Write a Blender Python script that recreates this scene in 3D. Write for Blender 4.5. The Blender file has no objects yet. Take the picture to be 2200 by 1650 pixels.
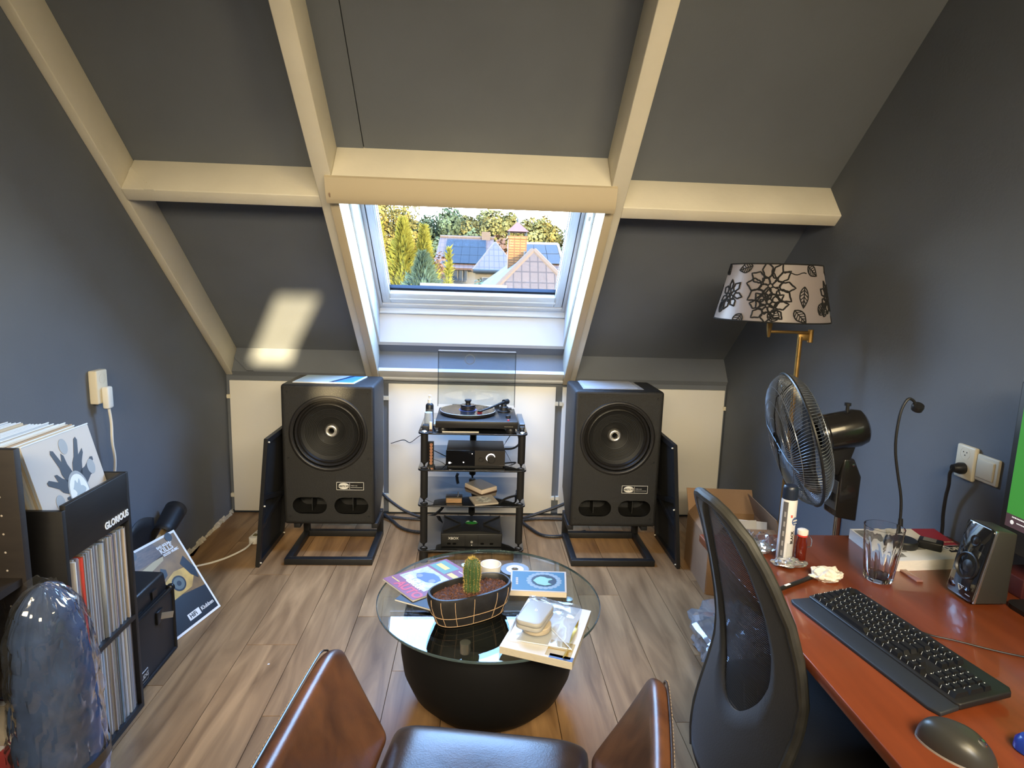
import bpy, bmesh, math, random
from mathutils import Vector, Matrix, noise

# ------------------------------------------------------------------ camera, world, sun, window and fill light, exposure
SC = bpy.context.scene
COL = SC.collection
PI = math.pi
CAM_RIGHT = Vector((0.99788, -0.05640, 0.03040)); CAM_H = 1.506
def cam_axes(p, y, r):
    f = Vector((-math.sin(y) * math.cos(p), math.cos(y) * math.cos(p), -math.sin(p)))
    rt = Vector((math.cos(y), math.sin(y), 0)); up = rt.cross(f)
    return rt * math.cos(r) + up * math.sin(r), up * math.cos(r) - rt * math.sin(r), f
_r, _u, _f = cam_axes(.1631, -.0574, .0308)
cd = bpy.data.cameras.new('camera'); cam = bpy.data.objects.new('camera', cd); COL.objects.link(cam)
cd.sensor_width = 36.0; cd.lens = 1350 / 2200 * 36.0; cd.clip_start = .02; cd.clip_end = 500
cam.matrix_world = Matrix(((_r.x, _u.x, -_f.x, 0), (_r.y, _u.y, -_f.y, 0), (_r.z, _u.z, -_f.z, CAM_H), (0, 0, 0, 1)))
SC.camera = cam
SC.view_settings.view_transform = 'Standard'; SC.view_settings.look = 'None'
SC.view_settings.gamma = 1.0; SC.view_settings.use_curve_mapping = False
SC.view_settings.exposure = 0.0
SC.cycles.max_bounces = 8; SC.cycles.glossy_bounces = 4; SC.cycles.transmission_bounces = 8; SC.cycles.transparent_max_bounces = 12
SC.cycles.use_adaptive_sampling = True; SC.cycles.adaptive_threshold = .05; SC.cycles.caustics_refractive = False; SC.cycles.caustics_reflective = False

SKY = 37.0
w = bpy.data.worlds.new('evening_sky'); SC.world = w; w.use_nodes = True
nt = w.node_tree; nt.nodes.clear()
wo = nt.nodes.new('ShaderNodeOutputWorld'); bg = nt.nodes.new('ShaderNodeBackground')
tc = nt.nodes.new('ShaderNodeTexCoord'); sx = nt.nodes.new('ShaderNodeSeparateXYZ'); cr = nt.nodes.new('ShaderNodeValToRGB')
nz = nt.nodes.new('ShaderNodeTexNoise'); mp = nt.nodes.new('ShaderNodeMapping'); mx = nt.nodes.new('ShaderNodeMix')
mx.data_type = 'RGBA'; nz.inputs['Scale'].default_value = 3.0; nz.inputs['Detail'].default_value = 6
mp.inputs['Scale'].default_value = (1, 1, 4)
cr.color_ramp.elements[0].position = 0.0; cr.color_ramp.elements[0].color = (1.0, .95, .82, 1)
cr.color_ramp.elements[1].position = .75; cr.color_ramp.elements[1].color = (.22, .46, 1.0, 1)
e = cr.color_ramp.elements.new(.10); e.color = (.82, .92, 1.0, 1)
e = cr.color_ramp.elements.new(.28); e.color = (.36, .62, 1.0, 1)
nt.links.new(tc.outputs['Generated'], sx.inputs[0]); nt.links.new(sx.outputs['Z'], cr.inputs[0])
nt.links.new(tc.outputs['Generated'], mp.inputs[0]); nt.links.new(mp.outputs[0], nz.inputs['Vector'])
r2 = nt.nodes.new('ShaderNodeValToRGB'); r2.color_ramp.elements[0].position = .5; r2.color_ramp.elements[1].position = .75
r2.color_ramp.elements[1].color = (.5, .5, .5, 1)
nt.links.new(nz.outputs['Fac'], r2.inputs[0]); nt.links.new(r2.outputs[0], mx.inputs['Factor'])
nt.links.new(cr.outputs[0], mx.inputs['A']); mx.inputs['B'].default_value = (.95, .97, 1, 1)
nt.links.new(mx.outputs['Result'], bg.inputs[0]); bg.inputs[1].default_value = SKY; nt.links.new(bg.outputs[0], wo.inputs[0])

def light(name, kind, energy, color, mat=None, **kw):
    l = bpy.data.lights.new(name, kind); l.energy = energy; l.color = color
    for k, v in kw.items(): setattr(l, k, v)
    o = bpy.data.objects.new(name, l); COL.objects.link(o)
    if mat is not None: o.matrix_world = mat
    return o
def look(loc, tgt):
    d = (Vector(tgt) - Vector(loc)).normalized()
    return Matrix.Translation(loc) @ d.to_track_quat('-Z', 'Y').to_matrix().to_4x4()
_ph, _ep = math.radians(22), math.radians(10)
SUNDIR = Vector((-math.sin(_ph) * math.cos(_ep), math.cos(_ph) * math.cos(_ep), -math.sin(_ep)))
light('sun', 'SUN', 34.0, (1.0, .78, .42), look((0, 0, 0), SUNDIR), angle=math.radians(1.2))
# evening light of the window in the opposite roof slope, behind the photographer
light('back_window_light', 'AREA', 32.0, (1.0, .80, .46), look((1.25, -.10, 2.25), (-.3, 3.4, 1.2)), shape='RECTANGLE', size=.6, size_y=.8)
# added soft fill from high behind the camera, brightening the knee wall
light('high_fill_light', 'AREA', 33.0, (1.0, .83, .55), look((-.1, -.50, 2.02), (0, 3.8, .15)), shape='RECTANGLE', size=2.2, size_y=.5, spread=math.radians(75))
pt = light('skylight_portal', 'AREA', 1.0, (1, 1, 1), None, shape='RECTANGLE', size=1.14, size_y=1.2)
pt.data.cycles.is_portal = True
# ------------------------------------------------------------------ helpers
def tag(o, label=None, cat=None, group=None, kind=None):
    if label: o['label'] = label
    if cat: o['category'] = cat
    if group: o['group'] = group
    if kind: o['kind'] = kind
    return o
def thing(name, label, cat, loc=(0, 0, 0), rotz=0, group=None, kind=None):
    o = bpy.data.objects.new(name, None); COL.objects.link(o); o.empty_display_size = .05
    o.location = loc; o.rotation_euler = (0, 0, rotz)
    return tag(o, label, cat, group, kind)
def struct(name, label=None):
    return thing(name, label, None, kind='structure')

_mats = {}
def mat(name, col=(.5, .5, .5), rough=.5, metal=0.0, var=0.0, vscale=8.0, bump=0.0, bscale=60.0, spec=.5, trans=0.0, emit=None, estr=1.0,
        alpha=1.0, coat=0.0, ior=1.45, stretch=None, sheen=0.0, col2=None):
    if name in _mats: return _mats[name]
    m = bpy.data.materials.new(name); m.use_nodes = True; _mats[name] = m
    n = m.node_tree; b = n.nodes['Principled BSDF']
    b.inputs['Base Color'].default_value = (*col, 1); b.inputs['Roughness'].default_value = rough
    b.inputs['Metallic'].default_value = metal; b.inputs['Specular IOR Level'].default_value = spec
    b.inputs['Transmission Weight'].default_value = trans; b.inputs['IOR'].default_value = ior
    b.inputs['Coat Weight'].default_value = coat; b.inputs['Alpha'].default_value = alpha
    b.inputs['Sheen Weight'].default_value = sheen
    if emit: b.inputs['Emission Color'].default_value = (*emit, 1); b.inputs['Emission Strength'].default_value = estr
    if var or bump:
        tc = n.nodes.new('ShaderNodeTexCoord'); mp = n.nodes.new('ShaderNodeMapping'); n.links.new(tc.outputs['Object'], mp.inputs[0])
        if stretch: mp.inputs['Scale'].default_value = stretch
    if var:
        t = n.nodes.new('ShaderNodeTexNoise'); t.inputs['Scale'].default_value = vscale; t.inputs['Detail'].default_value = 5
        n.links.new(mp.outputs[0], t.inputs['Vector'])
        r = n.nodes.new('ShaderNodeValToRGB'); c2 = col2 or tuple(min(1, c * (1 + var)) for c in col)
        c1 = tuple(c * (1 - var) for c in col)
        r.color_ramp.elements[0].color = (*c1, 1); r.color_ramp.elements[1].color = (*c2, 1)
        r.color_ramp.elements[0].position = .3; r.color_ramp.elements[1].position = .7
        n.links.new(t.outputs['Fac'], r.inputs[0]); n.links.new(r.outputs[0], b.inputs['Base Color'])
    if bump:
        t2 = n.nodes.new('ShaderNodeTexNoise'); t2.inputs['Scale'].default_value = bscale; t2.inputs['Detail'].default_value = 3
        n.links.new(mp.outputs[0], t2.inputs['Vector'])
        bp = n.nodes.new('ShaderNodeBump'); bp.inputs['Strength'].default_value = bump; bp.inputs['Distance'].default_value = .004
        n.links.new(t2.outputs['Fac'], bp.inputs['Height']); n.links.new(bp.outputs[0], b.inputs['Normal'])
    return m
def thin_glass(name, tint=(.96, .98, .98), refl=1.0, rough=0.0, haze=0.0):
    """clear pane: straight-through light plus a fresnel mirror"""
    m = bpy.data.materials.new(name); m.use_nodes = True; n = m.node_tree; n.nodes.clear(); _mats[name] = m
    o = n.nodes.new('ShaderNodeOutputMaterial'); mixn = n.nodes.new('ShaderNodeMixShader')
    tr = n.nodes.new('ShaderNodeBsdfTransparent'); gl = n.nodes.new('ShaderNodeBsdfGlossy'); fr = n.nodes.new('ShaderNodeLayerWeight')
    tr.inputs[0].default_value = (*tint, 1); gl.inputs['Roughness'].default_value = rough
    pw = n.nodes.new('ShaderNodeMath'); pw.operation = 'POWER'; pw.inputs[1].default_value = 5
    mu = n.nodes.new('ShaderNodeMath'); mu.operation = 'MULTIPLY_ADD'; mu.inputs[1].default_value = .96 * refl; mu.inputs[2].default_value = .04 * refl; mu.use_clamp = True
    n.links.new(fr.outputs['Facing'], pw.inputs[0]); n.links.new(pw.outputs[0], mu.inputs[0]); n.links.new(mu.outputs[0], mixn.inputs[0])
    n.links.new(tr.outputs[0], mixn.inputs[1]); n.links.new(gl.outputs[0], mixn.inputs[2]); n.links.new(mixn.outputs[0], o.inputs[0])
    if haze:
        df = n.nodes.new('ShaderNodeBsdfDiffuse'); df.inputs[0].default_value = (.85, .88, .92, 1); m2 = n.nodes.new('ShaderNodeMixShader'); m2.inputs[0].default_value = haze
        n.links.new(mixn.outputs[0], m2.inputs[1]); n.links.new(df.outputs[0], m2.inputs[2]); n.links.new(m2.outputs[0], o.inputs[0])
    return m

class MB:
    """collects shapes into one mesh"""
    def __init__(s): s.v = []; s.f = []; s.M = Matrix.Identity(4)
    def add(s, vs, fs):
        k = len(s.v); s.v += [tuple(s.M @ Vector(p)) for p in vs]; s.f += [tuple(i + k for i in f) for f in fs]; return s
    def box(s, a, b):
        (x0, y0, z0), (x1, y1, z1) = a, b
        return s.add([(x0, y0, z0), (x1, y0, z0), (x1, y1, z0), (x0, y1, z0), (x0, y0, z1), (x1, y0, z1), (x1, y1, z1), (x0, y1, z1)],
                     [(0, 3, 2, 1), (4, 5, 6, 7), (0, 1, 5, 4), (1, 2, 6, 5), (2, 3, 7, 6), (3, 0, 4, 7)])
    def cbox(s, c, d): return s.box([c[i] - d[i] / 2 for i in range(3)], [c[i] + d[i] / 2 for i in range(3)])
    def hexa(s, b4, t4):
        return s.add(list(b4) + list(t4), [(0, 3, 2, 1), (4, 5, 6, 7), (0, 1, 5, 4), (1, 2, 6, 5), (2, 3, 7, 6), (3, 0, 4, 7)])
    def prism(s, poly, h, axis='z', base=0.0):
        """polygon in a plane, pushed along axis from base to base+h"""
        n = len(poly)
        def P(p, k):
            return {'z': (p[0], p[1], k), 'y': (p[0], k, p[1]), 'x': (k, p[0], p[1])}[axis]
        vs = [P(p, base) for p in poly] + [P(p, base + h) for p in poly]
        return s.add(vs, [tuple(range(n))[::-1], tuple(range(n, 2 * n))] + [(i, (i + 1) % n, n + (i + 1) % n, n + i) for i in range(n)])
    def lathe(s, prof, seg=24, c=(0, 0, 0), axis='z', cap=True, ang=2 * PI, sx=1, sy=1):
        vs = []; full = ang > 2 * PI - .01; m = seg if full else seg + 1
        for r, z in prof:
            for i in range(m):
                t = ang * i / seg; x, y = r * math.cos(t) * sx, r * math.sin(t) * sy
                q = {'z': (x, y, z), 'y': (x, z, y), 'x': (z, x, y)}[axis]
                vs.append((c[0] + q[0], c[1] + q[1], c[2] + q[2]))
        fs = []
        for j in range(len(prof) - 1):
            for i in range(seg if full else seg):
                a = j * m + i; b = j * m + (i + 1) % m; fs.append((a, b, b + m, a + m))
        if cap and full:
            if prof[0][0] > 1e-6: fs.append(tuple(range(m))[::-1])
            if prof[-1][0] > 1e-6: fs.append(tuple(range((len(prof) - 1) * m, len(prof) * m)))
        return s.add(vs, fs)
    def cyl(s, c, r, h, seg=20, axis='z', r2=None):
        return s.lathe([(r, 0), (r if r2 is None else r2, h)], seg, c, axis)
    def tube(s, pts, r, seg=8, closed=False, cap=True):
        pts = [Vector(p) for p in pts]; n = len(pts); vs = []; rr = r if isinstance(r, (list, tuple)) else [r] * n
        prev = None
        for i, p in enumerate(pts):
            if closed: t = (pts[(i + 1) % n] - pts[i - 1])
            else: t = pts[min(i + 1, n - 1)] - pts[max(i - 1, 0)]
            t = t.normalized() if t.length > 1e-9 else Vector((0, 0, 1))
            if prev is None:
                u = t.orthogonal().normalized()
            else:
                u = (prev - t * prev.dot(t)); u = u.normalized() if u.length > 1e-6 else t.orthogonal().normalized()
            prev = u; w_ = t.cross(u)
            vs += [tuple(p + (u * math.cos(2 * PI * k / seg) + w_ * math.sin(2 * PI * k / seg)) * rr[i]) for k in range(seg)]
        fs = []
        for i in range(n if closed else n - 1):
            j = (i + 1) % n
            fs += [(i * seg + k, i * seg + (k + 1) % seg, j * seg + (k + 1) % seg, j * seg + k) for k in range(seg)]
        if cap and not closed: fs += [tuple(range(seg))[::-1], tuple(range((n - 1) * seg, n * seg))]
        return s.add(vs, fs)
    def grid(s, fn, nu, nv, wrap_u=False):
        vs = [fn(i / (nu if wrap_u else nu - 1), j / (nv - 1)) for j in range(nv) for i in range(nu)]
        fs = []
        for j in range(nv - 1):
            for i in range(nu if wrap_u else nu - 1):
                a = j * nu + i; b = j * nu + (i + 1) % nu; fs.append((a, b, b + nu, a + nu))
        return s.add(vs, fs)
    def at(s, M): s.M = M; return s
    def mesh(s, name):
        me = bpy.data.meshes.new(name); me.from_pydata(s.v, [], s.f); me.update(); return me

def root_matrix(o):
    m = Matrix.Identity(4)
    while o is not None: m = o.matrix_basis @ m; o = o.parent
    return m
def obj(name, mb, m, parent=None, world=False, smooth=False, bevel=0.0, bseg=2, solid=0.0, sub=0, autosmooth=35):
    me = mb.mesh(name) if isinstance(mb, MB) else mb
    if world and parent is not None: me.transform(root_matrix(parent).inverted())
    if m is not None: me.materials.append(m if not isinstance(m, str) else _mats[m])
    bm = bmesh.new(); bm.from_mesh(me); bmesh.ops.recalc_face_normals(bm, faces=bm.faces); bm.to_mesh(me); bm.free()
    o = bpy.data.objects.new(name, me); COL.objects.link(o); o.parent = parent
    if solid: q = o.modifiers.new('s', 'SOLIDIFY'); q.thickness = solid; q.offset = 0
    if bevel: q = o.modifiers.new('b', 'BEVEL'); q.width = bevel; q.segments = bseg; q.limit_method = 'ANGLE'; q.angle_limit = math.radians(40)
    if sub: q = o.modifiers.new('u', 'SUBSURF'); q.levels = sub; q.render_levels = sub
    if smooth or bevel or sub:
        me.polygons.foreach_set('use_smooth', [True] * len(me.polygons))
        if smooth and not sub:
            try: me.set_sharp_from_angle(angle=math.radians(autosmooth))
            except Exception: pass
    return o
def copy_tree(o, parent=None, children=True):
    c = o.copy(); COL.objects.link(c); c.parent = parent
    if children:
        for ch in list(o.children): copy_tree(ch, c)
    return c
def text(name, s, size, m, parent, M, world=False, depth=.0006, align='LEFT', bold=0.0, shear=0.0, sx=1.0):
    cu = bpy.data.curves.new('t', 'FONT'); cu.body = s; cu.size = size; cu.extrude = depth; cu.align_x = align; cu.align_y = 'CENTER'
    cu.offset = bold; cu.shear = shear; cu.resolution_u = 3
    t = bpy.data.objects.new('t', cu); COL.objects.link(t); dg = bpy.context.evaluated_depsgraph_get()
    me = bpy.data.meshes.new_from_object(t.evaluated_get(dg)); bpy.data.objects.remove(t)
    me.name = name; me.transform(M @ Matrix.Diagonal((sx, 1, 1, 1))); me.materials.clear()
    if world and parent is not None: me.transform(root_matrix(parent).inverted())
    me.materials.append(m); o = bpy.data.objects.new(name, me); COL.objects.link(o); o.parent = parent
    return o
def marks(w_, h, n, m, parent, M, world=False):
    """print too small to read: a row of little strokes"""
    mb = MB().at(M); st = random.Random(n); x = 0
    while x < w_:
        l = st.uniform(.5, 1.3) * h; mb.box((x, -h * .35, 0), (x + l * .7, h * .35, .0003)); x += l
    return obj('fine_print', mb, m, parent, world=world)
def frame(o, x, y):
    """matrix with origin o, x axis, y axis (z = x cross y)"""
    x = Vector(x).normalized(); z = x.cross(Vector(y)).normalized(); y = z.cross(x)
    return Matrix(((x.x, y.x, z.x, o[0]), (x.y, y.y, z.y, o[1]), (x.z, y.z, z.z, o[2]), (0, 0, 0, 1)))
def spline(pts, n=8):
    """catmull-rom through the points"""
    P = [Vector(p) for p in pts]; P = [P[0] * 2 - P[1]] + P + [P[-1] * 2 - P[-2]]; out = []
    for i in range(1, len(P) - 2):
        a, b, c, d = P[i - 1:i + 3]
        for k in range(n):
            t = k / n; out.append(.5 * ((2 * b) + (c - a) * t + (2 * a - 5 * b + 4 * c - d) * t * t + (3 * b - a - 3 * c + d) * t ** 3))
    out.append(P[-2]); return out
def rrect(w_, h, r, n=5, cx=0, cy=0):
    out = []
    for (sx_, sy_, a0) in ((1, 1, 0), (-1, 1, 90), (-1, -1, 180), (1, -1, 270)):
        for k in range(n + 1):
            a = math.radians(a0 + 90 * k / n)
            out.append((cx + sx_ * (w_ / 2 - r) + r * math.cos(a), cy + sy_ * (h / 2 - r) + r * math.sin(a)))
    return out

# ------------------------------------------------------------------ materials shared by the room
WALL = mat('blue_grey_wall_paint', (.145, .160, .186), .75, var=.05, vscale=3, bump=.12, bscale=90, spec=.3)
WHITE = mat('cream_beam_paint', (.74, .69, .57), .55, var=.04, vscale=6, bump=.15, bscale=40, spec=.35)
PANEL = mat('white_door_panel', (.80, .775, .72), .42, var=.02, vscale=2, spec=.4)
LINING = mat('white_window_lining', (.54, .55, .57), .4, spec=.4)
FRAMEW = mat('white_window_sash', (.58, .60, .62), .35)
DARKGAP = mat('dark_gap', (.03, .04, .055), .8)
BLACK = mat('black_plastic', (.012, .012, .013), .38)
BLACKM = mat('matt_black_metal', (.016, .016, .017), .45, metal=.2)
CHROME = mat('chrome', (.8, .8, .8), .12, metal=1)
WHITEP = mat('white_plastic', (.80, .78, .72), .35)
CREAMP = mat('cream_plastic', (.74, .68, .54), .35)
PAPER = mat('white_paper', (.68, .67, .66), .7)
CARD = mat('brown_cardboard', (.33, .20, .11), .8, var=.12, vscale=5, bump=.1, bscale=120)
BRASS = mat('aged_brass', (.42, .25, .08), .35, metal=.9, var=.2, vscale=20)

XL, XR, YK = -1.534, 1.603, 3.884
YB, ZB, TA = 3.980, 1.0414, .8638
AL = math.atan(TA); NN = Vector((0, -math.sin(AL), -math.cos(AL))); UP = Vector((0, -math.cos(AL), math.sin(AL)))
def SP(x, s, n): return Vector((x, YB, ZB)) + UP * s + NN * n
def sbox(mb, x0, x1, s0, s1, n0, n1):
    return mb.hexa([SP(x0, s0, n0), SP(x1, s0, n0), SP(x1, s1, n0), SP(x0, s1, n0)], [SP(x0, s0, n1), SP(x1, s0, n1), SP(x1, s1, n1), SP(x0, s1, n1)])
RIDGE_Y = 1.0; RIDGE_Z = ZB + (YB - RIDGE_Y) * TA; SR = (YB - RIDGE_Y) / math.cos(AL)
BACK_Y = 2 * RIDGE_Y - YB
# ------------------------------------------------------------------ the room shell
D = .181; R2O, R2I, R3I, R3O = -.681, -.6115, .549, .621; HS = 1.418; HS2 = 1.3537; HC = 1.53
cf = struct('ceiling_front')
obj('plaster_board', sbox(MB(), XL - .1, R2I, -.05, SR, 0, -.2), WALL, cf)
obj('plaster_board', sbox(MB(), R3I, XR + .1, -.05, SR, 0, -.2), WALL, cf)
obj('plaster_board', sbox(MB(), R2I, -.4995, HC, SR, .002, -.2), WALL, cf)
obj('plaster_board', sbox(MB(), -.496, R3I, HC, SR, 0, -.2), WALL, cf)
obj('plaster_board', sbox(MB(), R2I, R3I, -.05, .104, 0, -.2), WALL, cf)
obj('joint_backing', sbox(MB(), -.51, -.48, HC, SR, -.012, -.02), DARKGAP, cf)
# back slope with two narrow openings that let the low sun in
cb = struct('ceiling_back')
def bk(x0, x1, y0, y1):
    z = lambda y: RIDGE_Z + (y - RIDGE_Y) * TA
    return MB().hexa([(x0, y0, z(y0)), (x1, y0, z(y0)), (x1, y1, z(y1)), (x0, y1, z(y1))], [(x0, y0, z(y0) + .03), (x1, y0, z(y0) + .03), (x1, y1, z(y1) + .03), (x0, y1, z(y1) + .03)])
HX0, HX1, HY0, HY1 = .60, .835, -1.02, -.655
GX0, GX1, GY0, GY1 = .97, 1.13, -1.225, -1.13
for a in ((XL - .1, HX0, BACK_Y - .1, RIDGE_Y), (HX0, XR + .1, HY1, RIDGE_Y), (HX1, XR + .1, HY0, HY1), (HX0, XR + .1, GY1, HY0), (HX0, GX0, GY0, GY1), (GX1, XR + .1, GY0, GY1), (HX0, XR + .1, BACK_Y - .1, GY0)):
    obj('plaster_board', bk(*a), WALL, cb)
def gable(x0, x1):
    return MB().prism([(BACK_Y, -.05), (YK + .12, -.05), (YK + .12, .9), (YB + .05, ZB), (RIDGE_Y, RIDGE_Z + .05), (BACK_Y, ZB)], x1 - x0, 'x', x0)
tag(obj('wall_left', gable(XL - .12, XL), WALL), kind='structure')
tag(obj('wall_right', gable(XR, XR + .12), WALL), kind='structure')
wf = tag(obj('wall_front', MB().box((XL, YK + .017, -.05), (XR, YK + .12, .915)), WALL), kind='structure')
pl = MB().prism([(YK, .909), (YB, ZB), (YB + .1, ZB - .02), (YB + .1, .88), (YK + .017, .88)], XR - XL, 'x', XL)
tag(obj('trim_7', pl, WALL), 'blue-grey painted wall plate above the white knee wall doors', kind='structure')
tag(obj('wall_back', MB().box((XL, BACK_Y - .1, -.05), (XR, BACK_Y, ZB + .1)), WALL), kind='structure')

# floor of separate vinyl planks
def plank_mat():
    m = bpy.data.materials.new('oak_vinyl'); m.use_nodes = True; n = m.node_tree; b = n.nodes['Principled BSDF']
    tc = n.nodes.new('ShaderNodeTexCoord'); oi = n.nodes.new('ShaderNodeObjectInfo'); add = n.nodes.new('ShaderNodeVectorMath'); add.operation = 'ADD'
    sc = n.nodes.new('ShaderNodeVectorMath'); sc.operation = 'SCALE'; cv = n.nodes.new('ShaderNodeCombineXYZ')
    n.links.new(oi.outputs['Random'], cv.inputs[0]); n.links.new(oi.outputs['Random'], cv.inputs[1]); n.links.new(cv.outputs[0], sc.inputs[0]); sc.inputs['Scale'].default_value = 37
    n.links.new(tc.outputs['Object'], add.inputs[0]); n.links.new(sc.outputs[0], add.inputs[1])
    mp = n.nodes.new('ShaderNodeMapping'); mp.inputs['Scale'].default_value = (9, 1.1, 1); n.links.new(add.outputs[0], mp.inputs[0])
    t = n.nodes.new('ShaderNodeTexNoise'); t.inputs['Scale'].default_value = 1.6; t.inputs['Detail'].default_value = 8; t.inputs['Distortion'].default_value = .9
    n.links.new(mp.outputs[0], t.inputs['Vector'])
    r = n.nodes.new('ShaderNodeValToRGB'); r.color_ramp.elements[0].position = .25; r.color_ramp.elements[1].position = .72
    r.color_ramp.elements[0].color = (.15, .078, .032, 1); r.color_ramp.elements[1].color = (.44, .258, .118, 1)
    n.links.new(t.outputs['Fac'], r.inputs[0])
    hs = n.nodes.new('ShaderNodeHueSaturation'); ma = n.nodes.new('ShaderNodeMath'); ma.operation = 'MULTIPLY_ADD'; ma.inputs[1].default_value = .22; ma.inputs[2].default_value = .89
    n.links.new(oi.outputs['Random'], ma.inputs[0]); n.links.new(ma.outputs[0], hs.inputs['Value']); n.links.new(r.outputs[0], hs.inputs['Color'])
    n.links.new(hs.outputs[0], b.inputs['Base Color']); b.inputs['Roughness'].default_value = .42; b.inputs['Specular IOR Level'].default_value = .4
    bp = n.nodes.new('ShaderNodeBump'); bp.inputs['Strength'].default_value = .08; bp.inputs['Distance'].default_value = .003
    n.links.new(t.outputs['Fac'], bp.inputs['Height']); n.links.new(bp.outputs[0], b.inputs['Normal'])
    return m
OAK = plank_mat()
fl = struct('floor')
obj('subfloor', MB().box((XL - .05, BACK_Y, -.08), (XR + .05, YK + .05, -.012)), mat('plank_joint', (.06, .04, .028), .8), fl)
random.seed(4)
PW, PLEN = .205, 1.28; g = .0012; k = 0; shared = {}
x = XL
offs = [.35, .98, .1, .72, 1.15, .5, .9, .22, 1.05, .63, .3, 1.2, .8, .15, .55, 1.0]
while x < XR:
    x1 = min(x + PW, XR); y = BACK_Y + 0.0 - offs[k % 16]
    while y < YK:
        a, b_ = max(y, BACK_Y), min(y + PLEN, YK + .017)
        if b_ - a > .02:
            o = obj('plank', MB().box((-(x1 - x) / 2 + g, -(b_ - a) / 2 + g, -.012), ((x1 - x) / 2 - g, (b_ - a) / 2 - g, 0)), OAK, fl)
            o.location = ((x + x1) / 2, (a + b_) / 2, 0)
        y += PLEN
    x = x1; k += 1

# knee wall doors with their catches
ZT, ZBO = .852, .016
def door(n, x0, x1, label, clips):
    d = struct('door_%d' % n, label)
    obj('door_panel', MB().box((x0, YK, ZBO), (x1, YK + .016, ZT)), PANEL, d, bevel=.0015)
    for cx, cz in clips:
        obj('catch', MB().box((cx - .011, YK - .006, cz - .012), (cx + .011, YK + .014, cz + .012)).cyl((cx - .008, YK - .008, cz), .004, .01, 8, 'y'), CREAMP, d)
door(1, -1.511, -.577, 'white knee wall door behind the speaker below the sun patch', [(-1.518, .752), (-1.518, .12), (-.571, .76), (-.571, .125)])
door(2, -.545, .502, 'white knee wall door behind the turntable rack', [(-.551, .76), (-.551, .125), (.509, .745), (.509, .12)])
door(3, .545, 1.591, 'white knee wall door beside the blue right wall', [(.538, .745), (.538, .12), (1.597, .735)])
tag(obj('baseboard_front', MB().box((XL, YK + .012, 0), (XR, YK + .017, .016)), mat('dark_base_gap', (.02, .028, .04), .7)), kind='structure')
# torn plaster edge left where the skirting is missing
random.seed(3); pb = MB(); y = 3.1
while y < 3.88:
    l = random.uniform(.02, .06); h = random.uniform(.006, .022); pb.hexa([(XL, y, 0), (XL + random.uniform(.008, .02), y, 0), (XL + random.uniform(.008, .022), y + l, 0), (XL, y + l, 0)],
        [(XL, y, h), (XL + .004, y, h * .7), (XL + .004, y + l, h), (XL, y + l, h * 1.2)]); y += l
tag(obj('baseboard_left', pb, mat('crumbled_plaster', (.55, .50, .40), .9, var=.3, vscale=60)), kind='structure')

# painted roof timbers
def beam(n, label, *boxes):
    b = struct('trim_%d' % n, label)
    for nm, mb, m in boxes: obj(nm, mb, m, b, bevel=.004 if nm == 'timber' else .001)
    return b
b1 = beam(1, 'cream painted rafter running down the left wall', ('timber', sbox(MB(), XL, -1.494, -.075, SR, .0, .172), WHITE))
beam(2, 'cream painted rafter left of the skylight', ('timber', sbox(MB(), R2O, R2I, -.03, SR, -.02, D), WHITE))
beam(3, 'cream painted rafter right of the skylight', ('timber', sbox(MB(), R3I, R3O, -.03, SR, -.02, D), WHITE))
beam(4, 'cream purlin between the left wall rafter and the skylight rafter', ('timber', sbox(MB(), -1.494, R2O, HS2, HS, -.02, .178), WHITE))
beam(5, 'cream purlin running from the skylight rafter into the right wall', ('timber', sbox(MB(), R3O, XR, HS2, HS, -.02, .178), WHITE))
beam(6, 'cream header beam across the top of the skylight', ('timber', sbox(MB(), R2I, R3I, HC - .03, HC, -.15, D), WHITE))
# joist hangers painted over
br = MB()
def qd(mb, pts, t=.003, nrm=None):
    pts = [Vector(p) for p in pts]; n_ = (pts[1] - pts[0]).cross(pts[2] - pts[0]).normalized() * t
    return mb.add(pts + [p + n_ for p in pts], [(3, 2, 1, 0), (4, 5, 6, 7), (0, 1, 5, 4), (1, 2, 6, 5), (2, 3, 7, 6), (3, 0, 4, 7)])
for (s0, top) in ((HS, .178), (0, .165)):
    hb = MB()
    a = [SP(-1.493, s0 + .001, .075), SP(-1.493, s0 + .001, .045), SP(-1.36, s0 + .001, top), SP(-1.40, s0 + .001, top)]
    qd(hb, a); qd(hb, [p + UP * -.003 for p in a])
    for k_ in range(3): hb.lathe([(.004, 0), (.003, .003), (0, .004)], 8, SP(-1.425 + .012 * k_, s0 + .002, .115 + .012 * k_))
    o = obj('joist_hanger', hb, WHITE if s0 else WALL, b1)

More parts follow.
